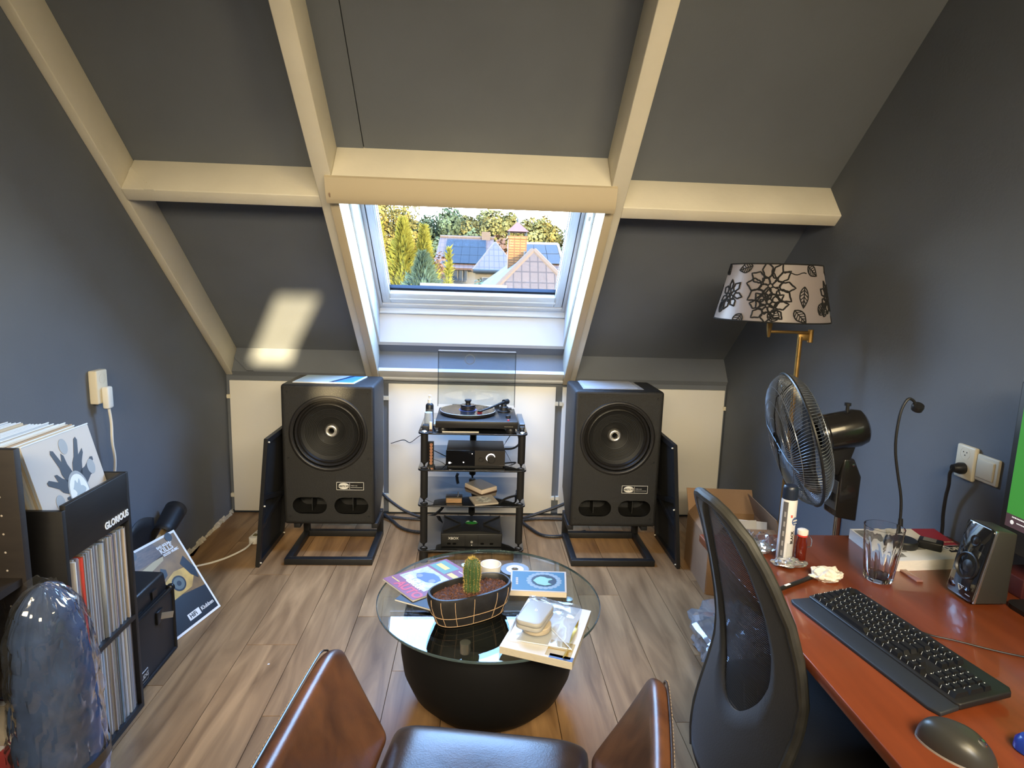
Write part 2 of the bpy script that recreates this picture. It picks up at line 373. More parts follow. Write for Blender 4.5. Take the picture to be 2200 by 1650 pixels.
# skylight: lining, sash, pane
w1 = struct('window_1', 'white roof window looking out over neighbouring roofs')
for (x0, x1) in ((R2I, R2I + .012), (R3I - .012, R3I)):
    obj('side_lining', sbox(MB(), x0, x1, .104, HC - .03, 0, -.17), LINING, w1)
y_l = SP(0, .104, 0).y; z_l = SP(0, .104, 0).z
obj('lower_lining', MB().hexa([(R2I, y_l, z_l), (R3I, y_l, z_l), (R3I, y_l + .02, z_l - .02), (R2I, y_l + .02, z_l - .02)],
    [(R2I, y_l, z_l + .235), (R3I, y_l, z_l + .235), (R3I, y_l + .02, z_l + .235), (R2I, y_l + .02, z_l + .235)]), LINING, w1)
obj('upper_lining', sbox(MB(), R2I, R3I, HC - .05, HC - .03, .0, -.17), LINING, w1)
def ring(mb, x0, x1, s0, s1, wx, ws0, ws1, n0, n1):
    for a in ((x0, x0 + wx, s0, s1), (x1 - wx, x1, s0, s1), (x0 + wx, x1 - wx, s0, s0 + ws0), (x0 + wx, x1 - wx, s1 - ws1, s1)): sbox(mb, *a, n0, n1)
    return mb
FX0, FX1, FS0, FS1 = -.5995, .537, .262, 1.46
obj('outer_frame', ring(MB(), FX0, FX1, FS0, FS1, .022, .034, .03, -.145, -.21), LINING, w1, bevel=.002)
obj('frame_step', ring(MB(), FX0 - .01, FX1 + .01, FS0 - .03, FS1, .012, .012, .03, -.12, -.21), FRAMEW, w1, bevel=.002)
obj('sash_gap', ring(MB(), FX0 + .02, FX1 - .02, FS0 + .03, FS1 - .02, .006, .006, .006, -.158, -.21), DARKGAP, w1)
obj('sash_frame', ring(MB(), FX0 + .026, FX1 - .026, FS0 + .038, FS1 - .03, .05, .09, .07, -.15, -.215), FRAMEW, w1, bevel=.004)
obj('sash_bead', ring(MB(), FX0 + .052, FX1 - .052, FS0 + .065, FS1 - .05, .018, .018, .02, -.146, -.16), FRAMEW, w1, bevel=.003)
obj('glazing_gasket', ring(MB(), FX0 + .074, FX1 - .074, FS0 + .126, FS1 - .1, .004, .022, .004, -.176, -.2), mat('dark_gasket', (.006, .009, .016), .6, spec=.2), w1)
PANE = thin_glass('window_pane', (.93, .95, .95), .5)
obj('pane', sbox(MB(), FX0 + .07, FX1 - .07, FS0 + .12, FS1 - .09, -.19, -.194), PANE, w1)
obj('handle_clip', sbox(MB(), .527, .537, 1.13, 1.16, -.03, -.06), CREAMP, w1)
pt.matrix_world = frame(SP((FX0 + FX1) / 2, (FS0 + FS1) / 2, -.23), (-1, 0, 0), UP)
# insect screen cassette mounted on the rafters
sc_ = thing('roller_screen', 'cream roller screen cassette with side rails framing the skylight', 'window screen', SP(-.03, .0, D))
prof = []
for k_ in range(9):
    t = k_ / 8 * PI * .62
    prof.append((HC + .004 - .098 * math.sin(t * .8), D + .012 + .045 * math.sin(min(t * 1.25, PI / 2))))
cas = MB(); P = [(HC + .004, D)] + prof + [(HC - .095, D)]
vs = [SP(x_, s_, n_) for x_ in (-.636, .572) for s_, n_ in P]; n_ = len(P)
cas.add(vs, [tuple(range(n_))[::-1], tuple(range(n_, 2 * n_))] + [(i, (i + 1) % n_, n_ + (i + 1) % n_, n_ + i) for i in range(n_)])
CAS = mat('cream_screen_metal', (.50, .42, .29), .45)
obj('cassette', cas, CAS, sc_, world=True, smooth=True)
obj('brush_edge', sbox(MB(), -.60, .548, HC - .105, HC - .093, D - .01, D + .02), mat('grey_brush', (.5, .5, .48), .6), sc_, world=True)
for x0, x1 in ((-.637, -.597), (.541, .580)):
    obj('side_rail', sbox(MB(), x0, x1, -.03, HC - .09, D + .0005, D + .022), CAS, sc_, world=True, bevel=.002)
obj('bottom_bar', sbox(sbox(MB(), -.597, .541, -.015, .062, D - .02, D + .004), -.597, .541, -.03, -.006, D - .02, D + .016), LINING, sc_, world=True, bevel=.002)
obj('cassette_clip', sbox(MB(), -.622, -.616, HC - .075, HC - .045, D + .048, D + .054), mat('brown_clip', (.35, .25, .18), .5), sc_, world=True)
# ------------------------------------------------------------------ big loudspeakers on low stands
def cut(o, cutters):
    """subtract the cutter shapes from the mesh object o"""
    tmp = []
    for mb in cutters:
        me = mb.mesh('cut'); bm = bmesh.new(); bm.from_mesh(me); bmesh.ops.recalc_face_normals(bm, faces=bm.faces); bm.to_mesh(me); bm.free()
        c = bpy.data.objects.new('cut', me); COL.objects.link(c); tmp.append(c)
        q = o.modifiers.new('c', 'BOOLEAN'); q.operation = 'DIFFERENCE'; q.object = c; q.solver = 'EXACT'
    par = o.parent; o.parent = None
    dg = bpy.context.evaluated_depsgraph_get(); dg.update()
    me = bpy.data.meshes.new_from_object(o.evaluated_get(dg)); o.modifiers.clear(); old = o.data; o.data = me; o.parent = par
    for c in tmp: bpy.data.objects.remove(c)
    me.polygons.foreach_set('use_smooth', [True] * len(me.polygons)); me.set_sharp_from_angle(angle=math.radians(40))
    return o
CAB = mat('speaker_structure_paint', (.015, .0148, .0145), .5, bump=.5, bscale=420, spec=.5)
BAF = mat('speaker_baffle_paint', (.016, .0152, .0145), .55, bump=.2, bscale=500, spec=.4)
CONE = mat('speaker_cone', (.012, .012, .012), .55, spec=.4)
RUB = mat('rubber_surround', (.015, .014, .014), .38)
SILV = mat('brushed_silver', (.78, .76, .72), .38, metal=1)
HOLE = mat('deep_black', (.003, .003, .003), .9, spec=.1)
INKW = mat('white_print', (.75, .74, .70), .6)
def make_speaker():
    """origin: centre of the bottom front edge"""
    t = thing('loudspeaker', '', 'speaker')
    W, H, Dp = .49, .774, .345
    cabm = MB().prism([(0, 0), (.19, 0), (Dp, .115), (Dp, H), (0, H)], W, 'x', -W / 2)
    c = obj('cabinet', cabm, CAB, t, bevel=.016, bseg=3)
    zc = .508
    port = lambda cx: MB().prism(rrect(.183, .093, .046, 6, cx, .107), .16, 'y', -.01)
    cut(c, [MB().prism(rrect(W - .035, H - .035, .012, 3, 0, H / 2), .004, 'y', -.001),
            MB().lathe([(.186, -.02), (.186, .12)], 48, (0, 0, zc), 'y'), port(-.105), port(.118)])
    b = obj('baffle', MB().prism(rrect(W - .04, H - .04, .01, 3, 0, H / 2), .012, 'y', .0035), BAF, t)
    cut(b, [MB().lathe([(.186, -.02), (.186, .06)], 48, (0, 0, zc), 'y'), port(-.105), port(.118)])
    C0 = (0, .0035, zc)
    obj('mounting_ring', MB().lathe([(.186, .02), (.186, .004), (.190, -.004), (.199, -.006), (.207, -.003), (.209, .0)], 56, C0, 'y', cap=False), RUB, t, smooth=True, autosmooth=60)
    obj('surround', MB().lathe([(.187, .022), (.183, .012), (.177, .006), (.170, .010), (.166, .020), (.163, .016), (.157, .014), (.152, .022)], 56, C0, 'y', cap=False), RUB, t, smooth=True, autosmooth=70)
    prof = [(.153, .022)]
    for k in range(60):
        r = .152 - k * .00205; d = .024 + (.152 - r) / .121 * .068
        if .075 < r < .135: d += .0016 * math.sin((r - .075) / .0075 * 2 * PI)
        prof.append((r, d))
    obj('cone', MB().lathe(prof, 56, C0, 'y', cap=False), CONE, t, smooth=True, autosmooth=80)
    pp = obj('phase_plug', MB().lathe([(.039, .094), (.0375, .074), (.033, .064), (.026, .061), (.019, .064), (.0155, .074), (.0145, .094)], 32, C0, 'y', cap=False), SILV, t, smooth=True, autosmooth=60)
    obj('plug_bore', MB().lathe([(.018, .092), (0.0, .095)], 20, C0, 'y', cap=False), HOLE, pp)
    obj('back_plate', MB().cyl((0, .115, zc), .185, .004, 32, 'y'), HOLE, t)
    for cx in (-.105, .118):
        rim = [(.5 * .199 * 0, 0)]
        outer, inner = rrect(.203, .113, .056, 6, cx, .107), rrect(.183, .093, .046, 6, cx, .107); n = len(outer); mb = MB()
        mb.add([(p[0], .0030, p[1]) for p in outer] + [(p[0], .012, p[1]) for p in inner], [(i, (i + 1) % n, n + (i + 1) % n, n + i) for i in range(n)])
        po = obj('bass_port', mb, CAB, t, smooth=True)
        obj('port_brace', MB().box((cx - .002, .05, .062), (cx + .002, .14, .152)), CAB, po)
    bd = obj('badge', MB().box((.040, .0015, .198), (.186, .0037, .242)), mat('badge_black', (.012, .012, .012), .35), t)
    fr = MB()
    for a in ((.040, .198, .186, .2), (.040, .240, .186, .242), (.040, .198, .042, .242), (.184, .198, .186, .242), (.110, .204, .1115, .236)): fr.box((a[0], .0005, a[1]), (a[2], .0015, a[3]))
    obj('badge_border', fr, INKW, bd)
    ov = MB().lathe([(.029, 0), (.029, .001)], 28, (0.079, .0005, .220), 'y', sx=1.0, sy=.6); obj('logo_oval', ov, INKW, bd)
    F = frame((.079, -.0002, .219), (1, 0, 0), (0, 0, 1))
    text('lettering', 'VESTLYD', .0145, mat('ink_black', (.01, .01, .01), .5), bd, F, depth=.0003, align='CENTER', bold=.0006)
    text('lettering', 'TYPE V-15C', .007, INKW, bd, frame((.116, .0008, .222), (1, 0, 0), (0, 0, 1)), depth=.0002)
    marks(.062, .003, 2, INKW, bd, frame((.116, .0012, .212), (1, 0, 0), (0, 0, 1)))
    for sx_ in (-1, 1):
        for z in (.045, .375, .735): obj('screw', MB().lathe([(.006, .003), (.0055, .0005), (0, .0005)], 10, (sx_ * .212, .0, z), 'y', cap=False), BLACKM, t)
    return t
def make_stand():
    t = thing('speaker_stand', '', 'speaker stand'); q = .034
    bar = lambda a, b: MB().box(a, b)
    obj('base_bar', bar((-.228, 0, 0), (.228, q, q)), BLACKM, t, bevel=.002)
    obj('base_bar', bar((-.228, .375, 0), (.228, .375 + q, q)), BLACKM, t, bevel=.002)
    for s in (-1, 1):
        x0, x1 = sorted((s * .228, s * (.228 - q)))
        obj('base_bar', bar((x0, q, 0), (x1, .375, q)), BLACKM, t, bevel=.002)
        obj('upright', bar((x0, .375, q), (x1, .375 + q, .164)), BLACKM, t, bevel=.002)
        obj('support_rail', bar((x0, .19, .128), (x1, .375, .1575)), BLACKM, t, bevel=.002)
    return t
def make_grille(s):
    """leans with its top against the cabinet; s=+1: stands right of a speaker. origin: foot of its front lower corner"""
    t = thing('speaker_grille', '', 'speaker grille'); L, Hh, th = .43, .69, .018
    lean = math.atan2(.066, .68); ax = Vector((-s * math.sin(lean), 0, math.cos(lean))); Fm = frame((0, 0, 0), (0, 1, 0), ax)
    def rail(pts):
        return MB().at(Fm).prism(pts, th, 'z', -th / 2)
    obj('frame_rail', rail([(0, 0), (L, 0), (L, .03), (0, .03)]), BLACKM, t); obj('frame_rail', rail([(0, Hh - .03), (L, Hh - .03), (L, Hh), (0, Hh)]), BLACKM, t)
    obj('frame_rail', rail([(0, .03), (.03, .03), (.03, Hh - .03), (0, Hh - .03)]), BLACKM, t); obj('frame_rail', rail([(L - .03, .03), (L, .03), (L, Hh - .03), (L - .03, Hh - .03)]), BLACKM, t)
    obj('brace', rail([(.03, .20), (L - .03, .30), (L - .03, .325), (.03, .225)]), BLACKM, t)
    obj('brace', rail([(.03, .36), (L - .03, .26), (L - .03, .285), (.03, .385)]), BLACKM, t)
    side = th / 2 if s > 0 else -th / 2 - .003
    obj('grille_cloth', MB().at(Fm).prism([(.005, .005), (L - .005, .005), (L - .005, Hh - .005), (.005, Hh - .005)], .003, 'z', side), mat('black_grille_cloth', (.010, .010, .010), .9), t)
    for y in (.015, L - .015):
        for z in (.02, .33, .67):
            obj('peg', MB().at(Fm).cyl((y, z, -th / 2 - .007 if s > 0 else th / 2), .004, .007, 8), CREAMP, t)
    return t
spL = make_speaker(); spL.location = (-.785, 3.314, .1586); spR = copy_tree(spL); spR.location = (.780, 3.314, .1586)
spL['label'] = 'large black loudspeaker under the sun patch, left of the turntable rack'; spR['label'] = 'large black loudspeaker right of the turntable rack'
stL = make_stand(); stL.location = (-.757, 3.150, 0); stR = copy_tree(stL); stR.location = (.757, 3.150, 0)
stL['label'] = 'black steel frame stand under the left loudspeaker'; stR['label'] = 'black steel frame stand under the right loudspeaker'
gl = make_grille(-1); gl.location = (-1.112, 3.118, .0); gl['label'] = 'black speaker grille leaning on the outer side of the left loudspeaker'
gr_ = make_grille(1); gr_.location = (1.108, 3.125, .0); gr_['label'] = 'black speaker grille leaning on the outer side of the right loudspeaker'
for a, g_ in (((spL, spR), 'pair of loudspeakers'), ((stL, stR), 'pair of speaker stands'), ((gl, gr_), 'loose speaker grilles')):
    for o in a: o['group'] = g_
# booklet and leaflet lying on the cabinets
bk_ = thing('booklet', 'blue and white booklet lying on top of the left loudspeaker', 'booklet', (-.80, 3.48, .9335))
BLUEP = mat('blue_print', (.10, .32, .60), .4); PALEB = mat('pale_blue_print', (.55, .70, .78), .4); NAVY = mat('navy_print', (.02, .05, .13), .4)
obj('pages', MB().prism([(-.98, 3.365), (-.655, 3.36), (-.625, 3.60), (-.965, 3.61)], .005, 'z', .9335), PAPER, bk_, world=True)
obj('cover', MB().prism([(-.975, 3.37), (-.66, 3.365), (-.63, 3.597), (-.96, 3.605)], .0012, 'z', .9385), PALEB, bk_, world=True)
obj('cover_print', MB().prism([(-.76, 3.37), (-.662, 3.368), (-.635, 3.594), (-.72, 3.597)], .0006, 'z', .9397), BLUEP, bk_, world=True)
obj('cover_print', MB().prism([(-.79, 3.37), (-.765, 3.37), (-.69, 3.575), (-.635, 3.575), (-.633, 3.59), (-.705, 3.59)], .0006, 'z', .9404), NAVY, bk_, world=True)
lf = thing('leaflet', 'thin pale leaflet lying on top of the right loudspeaker', 'leaflet', (.76, 3.5, .9335))
GREYP = mat('glossy_grey_paper', (.46, .46, .48), .25)
obj('sheet', MB().prism([(.585, 3.362), (.925, 3.378), (.925, 3.63), (.597, 3.64)], .0012, 'z', .9332), GREYP, lf, world=True)
obj('loose_sheet', MB().prism([(.60, 3.40), (.90, 3.41), (.905, 3.645), (.61, 3.65)], .0008, 'z', .9345), mat('pale_grey_paper', (.52, .52, .54), .3), lf, world=True)
# ------------------------------------------------------------------ hi-fi rack
SHELF = mat('black_glass', (.010, .011, .013), .06, spec=.6, coat=.5)
rack = thing('hifi_rack', 'black glass hi-fi rack with four shelves below the skylight', 'rack', (-.011, 3.42, 0))
RX0, RX1, RY0, RY1 = -.296, .274, 3.173, 3.675
SZ = (.0745, .325, .520, .717)
PIL = [(-.264, 3.205), (.2455, 3.205), (-.012, 3.62)]
for z in SZ:
    obj('shelf', MB().prism(rrect(RX1 - RX0, RY1 - RY0, .03, 4, (RX0 + RX1) / 2, (RY0 + RY1) / 2), .008, 'z', z - .008), SHELF, rack, world=True, bevel=.0015)
for k in range(4):
    z1 = SZ[k] - .008; z0 = 0 if k == 0 else SZ[k - 1]
    for (px, py) in PIL:
        if k == 0:
            obj('foot', MB().cyl((px, py, 0), .024, z1, 20), BLACKM, rack, world=True); continue
        p = obj('pillar', MB().lathe([(.0185, z0 + .034), (.0195, z0 + .038), (.0195, z1)], 20, (px, py, 0)), BLACKM, rack, world=True, smooth=True)
        obj('spike', MB().lathe([(.0185, z0 + .034), (.008, z0 + .026), (.006, z0 + .02), (.0015, z0 + .007)], 16, (px, py, 0)), BLACKM, p, world=True, smooth=True)
        obj('spike_cup', MB().lathe([(.020, z0), (.020, z0 + .004), (.016, z0 + .007), (.010, z0 + .007), (.006, z0 + .004)], 20, (px, py, 0)), CHROME if False else BLACK, p, world=True)
        obj('cup_centre', MB().lathe([(.008, z0 + .0045), (0, z0 + .005)], 12, (px, py, 0), cap=False), CHROME, p, world=True)
for (px, py) in PIL[:2]:
    obj('pillar_cap', MB().lathe([(.017, .717), (.016, .720), (.009, .7245), (0, .7255)], 20, (px, py, 0), cap=False), CHROME, rack, world=True, smooth=True)

# turntable
TTB = mat('satin_black_plinth', (.016, .015, .015), .35)
tt = thing('turntable', 'black turntable with open clear lid and a record clamp', 'turntable', (.005, 3.35, .717))
obj('plinth', MB().box((-.207, 3.180, .744), (.220, 3.522, .782)), TTB, tt, world=True, bevel=.003)
marks(.045, .005, 3, mat('grey_print', (.20, .19, .18), .5), tt, frame((.150, 3.1798, .756), (1, 0, 0), (0, 0, 1)), world=True)
for fx, fy in ((-.17, 3.22), (.185, 3.22), (0, 3.48)): obj('foot', MB().lathe([(.024, .717), (.026, .73), (.020, .744)], 20, (fx, fy, 0)), BLACK, tt, world=True, smooth=True)
PC = (-.043, 3.375)
obj('platter', MB().lathe([(.147, .784), (.150, .788), (.150, .799), (.148, .801)], 56, (*PC, 0)), BLACKM, tt, world=True, smooth=True)
VINYL = mat('black_vinyl', (.010, .010, .012), .22, bump=.3, bscale=4)
rec = thing('vinyl_record', 'black vinyl record lying on the turntable platter', 'record', (*PC, .801))
obj('disc', MB().lathe([(.0, .8012), (.1495, .8012), (.1505, .8018), (.1495, .8027), (.147, .8027)] + [(.147 - .0012 * k, .8027 - .0002 * (k % 2)) for k in range(1, 72)] + [(.05, .8027), (0, .8027)], 56, (*PC, 0), cap=False), VINYL, rec, world=True, smooth=True)
obj('rim', MB().lathe([(.1497, .8013), (.1510, .8018), (.1497, .8029)], 56, (*PC, 0), cap=False), mat('pale_rim', (.55, .56, .58), .3), rec, world=True, smooth=True)
obj('centre_label', MB().lathe([(.050, .8028), (0, .8030)], 36, (*PC, 0), cap=False), mat('blue_label', (.05, .06, .16), .4), rec, world=True)
cl_ = thing('record_clamp', 'black stacked record clamp on the centre of the spinning record', 'record clamp', (*PC, .803))
obj('clamp_base', MB().lathe([(.038, .803), (.040, .805), (.040, .829), (.038, .831)], 32, (*PC, 0)), mat('clamp_metal', (.015, .015, .02), .25, metal=.6), cl_, world=True, smooth=True)
for zz in (.811, .819): obj('clamp_groove', MB().lathe([(.0404, zz), (.0404, zz + .001)], 32, (*PC, 0), cap=False), mat('grey_groove', (.15, .15, .16), .4), cl_, world=True)
obj('clamp_knob', MB().lathe([(.016, .831), (.013, .838), (.014, .846), (.019, .852), (.019, .857), (.017, .859)], 28, (*PC, 0)), BLACKM, cl_, world=True, smooth=True)
AP = (.155, 3.43)
obj('arm_base', MB().lathe([(.036, .782), (.036, .79), (.026, .793), (.024, .812), (.017, .815), (.015, .828)], 28, (*AP, 0)), BLACKM, tt, world=True, smooth=True)
arm = obj('tonearm', MB().tube([(.165, 3.455, .834), (.150, 3.43, .834), (.105, 3.37, .828), (.060, 3.315, .820), (.035, 3.295, .816)], [.006, .008, .006, .005, .005], 10), BLACKM, tt, world=True, smooth=True)
obj('counterweight', MB().at(frame((.166, 3.457, .834), Vector((1, -.9, 0)), (0, 0, 1))).cyl((0, 0, -.018), .015, .034, 20), BLACKM, arm, world=True)
obj('headshell', MB().at(frame((.026, 3.288, .815), (.045, .06, 0), (0, 0, 1))).box((-.018, -.004, -.009), (.012, .003, .009)), BLACKM, arm, world=True)
obj('cartridge', MB().at(frame((.022, 3.284, .809), (.045, .06, 0), (0, 0, 1))).box((-.012, -.006, -.008), (.010, .006, .008)), mat('red_cartridge', (.30, .03, .03), .3), arm, world=True)
obj('arm_lift', MB().box((.175, 3.40, .80), (.198, 3.43, .808)), BLACKM, tt, world=True)
obj('speed_knob', MB().lathe([(.014, .782), (.013, .795), (.011, .797)], 20, (.173, 3.275, 0)), BLACK, tt, world=True)
obj('red_tag', MB().lathe([(.006, .782), (.006, .787), (.003, .789)], 12, (.171, 3.205, 0)), mat('red_plastic', (.45, .02, .03), .3), tt, world=True)
for hx in (-.12, .12): obj('hinge', MB().box((hx - .014, 3.515, .775), (hx + .014, 3.535, .80)), BLACKM, tt, world=True)
ACR = thin_glass('smoky_acrylic', (.86, .88, .89), 1.0)
lid = MB(); L0, L1, LY0, LY1, LZ0, LZ1 = -.218, .222, 3.525, 3.59, .788, 1.104
obj('lid', lid.box((L0, LY1 - .003, LZ0), (L1, LY1, LZ1)).box((L0, LY0, LZ0), (L0 + .003, LY1 - .003, LZ1)).box((L1 - .003, LY0, LZ0), (L1, LY1 - .003, LZ1)).box((L0 + .003, LY0, LZ1 - .003), (L1 - .003, LY1 - .003, LZ1)), ACR, tt, world=True)
ed = MB()
for a in (((L0, LY0 - .001, LZ0), (L0 + .003, LY0 + .001, LZ1)), ((L1 - .003, LY0 - .001, LZ0), (L1, LY0 + .001, LZ1)), ((L0, LY0 - .001, LZ1 - .003), (L1, LY0 + .001, LZ1))): ed.box(*a)
obj('lid_edge', ed, mat('dark_acrylic_edge', (.03, .035, .04), .2), tt, world=True)
obj('lid_logo', MB().lathe([(.030, 0), (.030, .0006), (.025, .0006), (.025, 0)], 36, (-.04, LY1 - .0038, 1.052), 'y', cap=False), mat('faint_logo', (.12, .14, .16), .4), tt, world=True)

# small things on the top shelf
ZS = .717
sb = thing('spray_bottle', 'small black pump bottle with a white pump on the top shelf', 'bottle', (-.250, 3.36, ZS))
obj('bottle_body', MB().lathe([(.020, ZS), (.0215, ZS + .003), (.0215, ZS + .108), (.018, ZS + .116), (.010, ZS + .122)], 24, (-.250, 3.36, 0)), BLACK, sb, world=True, smooth=True)
obj('pump', MB().lathe([(.0115, ZS + .122), (.0115, ZS + .142), (.006, ZS + .144), (.006, ZS + .154), (.009, ZS + .156), (.009, ZS + .164), (.005, ZS + .166)], 18, (-.250, 3.36, 0)), WHITEP, sb, world=True, smooth=True)
obj('bottle_label', MB().lathe([(.0217, ZS + .05), (.0217, ZS + .09)], 10, (-.250, 3.36, 0), cap=False, ang=-PI * .9), mat('faint_label', (.10, .10, .10), .5), sb, world=True)
fc = thing('dropper_cup', 'frosted translucent plastic cap standing by the turntable', 'cap', (-.250, 3.285, ZS))
obj('cap_body', MB().lathe([(.0225, ZS), (.0225, ZS + .060), (.020, ZS + .086), (.0, ZS + .088)], 24, (-.250, 3.285, 0)), mat('frosted_plastic', (.55, .64, .78), .35, trans=.35), fc, world=True, smooth=True)
tag(obj('stylus_case', MB().box((-.279, 3.225, ZS), (-.245, 3.262, ZS + .026)).box((-.277, 3.227, ZS + .026), (-.247, 3.26, ZS + .030)), BLACK, bevel=.002), 'tiny black stylus case at the front left of the top shelf', 'case')
vb = thing('stylus_brush', 'small white brush standing beside the black stylus case', 'brush', (-.232, 3.20, ZS))
obj('handle', MB().box((-.239, 3.205, ZS + .012), (-.225, 3.213, ZS + .052)), WHITEP, vb, world=True, bevel=.002)
obj('bristles', MB().box((-.240, 3.200, ZS), (-.224, 3.218, ZS + .012)), mat('brown_bristle', (.10, .05, .03), .8), vb, world=True)
tag(obj('cable_tie', MB().lathe([(.013, ZS), (.013, ZS + .004), (.010, ZS + .005)], 16, (-.231, 3.185, 0)), BLACK), 'little black rubber disc at the front edge of the top shelf', 'disc')
wb = MB().tube([(-.172, 3.191, ZS + .0035), (.018, 3.197, ZS + .0035)], .0034, 8)
tag(obj('carbon_brush_stick', wb, mat('ivory_stick', (.78, .72, .66), .4)), 'thin ivory stick lying along the front of the top shelf', 'stick')
gb = thing('phono_box', 'slim grey box standing on the right of the top shelf', 'box', (.252, 3.44, ZS))
obj('box_body', MB().box((.238, 3.31, ZS), (.268, 3.58, ZS + .024)), mat('grey_metal_box', (.20, .20, .19), .35, metal=.4), gb, world=True, bevel=.002)
obj('box_front', MB().box((.2385, 3.306, ZS + .001), (.2675, 3.31, ZS + .023)), BLACK, gb, world=True)
tag(obj('usb_adapter', MB().box((.235, 3.232, ZS), (.260, 3.262, ZS + .026)).box((.24, 3.225, ZS + .008), (.255, 3.232, ZS + .018)), BLACK, bevel=.003), 'small black block at the right front of the top shelf', 'adapter')
tag(obj('paper_tissue', MB().grid(lambda u, v: (-.225 + .035 * u, 3.33 + .08 * v, ZS + .003 + .02 * (noise.noise((u * 3, v * 3, 1)) + .6)), 8, 10), PAPER, solid=.001, smooth=True), 'crumpled white tissue between pump bottle and turntable', 'tissue')

# amplifier
Z2 = .520
am = thing('amplifier', 'black amplifier with a glowing ring round its volume knob', 'amplifier', (.004, 3.33, Z2))
AMPM = mat('amp_black_metal', (.016, .016, .017), .42)
obj('body', MB().box((-.150, 3.226, Z2 + .014), (.158, 3.44, .613)), AMPM, am, world=True, bevel=.002)
obj('plinth', MB().box((-.142, 3.235, Z2), (.150, 3.42, Z2 + .014)), BLACK, am, world=True)
obj('glass_front', MB().box((-.152, 3.220, Z2 + .012), (.000, 3.226, .614)), mat('piano_black', (.006, .006, .007), .05, coat=1), am, world=True)
obj('metal_front', MB().box((.001, 3.220, Z2 + .012), (.160, 3.226, .614)), mat('amp_front_metal', (.022, .019, .017), .4), am, world=True)
kn = obj('volume_knob', MB().lathe([(.0, -.016), (.0185, -.016), (.0195, -.014), (.0195, .002)], 36, (.087, 3.219, .571), 'y', cap=False), mat('knob_metal', (.022, .02, .018), .35), am, world=True, smooth=True)
GLOW = mat('white_led', (.9, .9, .95), .5, emit=(1, .95, 1), estr=1.6)
rg = MB(); vs = []; n_ = 26
for i in range(n_ + 1):
    a = math.radians(215 - 195 * i / n_)
    for r in (.0215, .0215 + .006 * min(1, math.sin(PI * (i + .6) / (n_ + 1.2)) * 1.6)): vs.append((.086 + r * math.cos(a), 3.2194, .572 + r * math.sin(a)))
rg.add(vs, [(2 * i, 2 * i + 1, 2 * i + 3, 2 * i + 2) for i in range(n_)])
obj('glow_ring', rg, GLOW, kn, world=True)
obj('input_knob', MB().lathe([(0, -.010), (.0105, -.010), (.0115, -.008), (.0115, .002)], 24, (.034, 3.219, .568), 'y', cap=False), _mats['knob_metal'], am, world=True, smooth=True)
for cx, cz, r in ((-.059, .550, .0035), (-.014, .597, .0024)): obj('indicator', MB().lathe([(r, 0), (0, -.0004)], 14, (cx, 3.2196, cz), 'y', cap=False), GLOW, am, world=True)
obj('indicator', MB().box((-.138, 3.2192, .5415), (-.128, 3.2198, .5515)).box((-.127, 3.2192, .5455), (-.121, 3.2198, .5465)), GLOW, am, world=True)
marks(.022, .004, 4, mat('dim_print', (.10, .09, .08), .5), am, frame((.132, 3.2198, .534), (1, 0, 0), (0, 0, 1)), world=True)
tw = thing('power_tower', 'narrow upright black bar with a column of copper discs on the rack', 'power strip', (-.233, 3.245, Z2))
obj('tower_body', MB().prism(rrect(.030, .024, .006, 3, -.233, 3.25), .132, 'z', Z2), BLACK, tw, world=True)
COP = mat('copper_disc', (.45, .22, .14), .35, metal=.5)
for k in range(7): obj('socket_disc', MB().lathe([(.0085, 0), (.0085, -.0015), (.005, -.001), (0, -.001)], 16, (-.231, 3.2378, Z2 + .018 + .0168 * k), 'y', cap=False), COP, tw, world=True)
obj('base', MB().prism(rrect(.042, .034, .008, 3, -.232, 3.248), .004, 'z', Z2), BLACK, tw, world=True)
# third shelf
Z1 = .325
bx = thing('boxed_book', 'grey topped cream box lying turned on the third shelf', 'box', (.04, 3.41, Z1))
c4 = [(-.054, 3.475), (.033, 3.560), (.130, 3.425), (.042, 3.345)]
obj('box_base', MB().prism(c4, .026, 'z', Z1), mat('cream_box', (.62, .52, .44), .6), bx, world=True, bevel=.002)
obj('box_edge', MB().prism([(.04 + (x - .04) * 1.01, 3.45 + (y - 3.45) * 1.01) for x, y in c4], .005, 'z', Z1), mat('brown_box_base', (.10, .06, .04), .6), bx, world=True)
obj('box_cover', MB().prism([(.04 + (x - .04) * .93, 3.452 + (y - 3.452) * .93) for x, y in c4], .003, 'z', Z1 + .026), mat('grey_cover', (.22, .21, .19), .35), bx, world=True)
cdw = thing('cd_sleeve', 'beige square disc sleeve with a round picture at the third shelf edge', 'disc sleeve', (.05, 3.24, Z1))
c4 = [(-.026, 3.294), (.098, 3.331), (.133, 3.211), (.006, 3.175)]
obj('sleeve', MB().prism(c4, .008, 'z', Z1), mat('beige_sleeve', (.42, .37, .31), .6), cdw, world=True)
obj('round_picture', MB().lathe([(.044, Z1 + .0084), (0, Z1 + .0086)], 30, (.053, 3.253, 0), cap=False), mat('mottled_picture', (.42, .42, .38), .5, var=.8, vscale=60), cdw, world=True)
mb_ = thing('music_box', 'small dark box with a wooden front and a metal pin on the third shelf', 'box', (-.10, 3.25, Z1))
obj('case', MB().box((-.150, 3.215, Z1), (-.062, 3.275, Z1 + .032)), mat('dark_box', (.03, .026, .022), .4), mb_, world=True, bevel=.002)
obj('wood_front', MB().box((-.147, 3.211, Z1 + .003), (-.065, 3.215, Z1 + .027)), mat('small_wood', (.30, .18, .09), .5, var=.3, vscale=30, stretch=(1, 1, 8)), mb_, world=True)
obj('pin', MB().cyl((-.085, 3.235, Z1 + .032), .0028, .026, 10), CHROME, mb_, world=True)
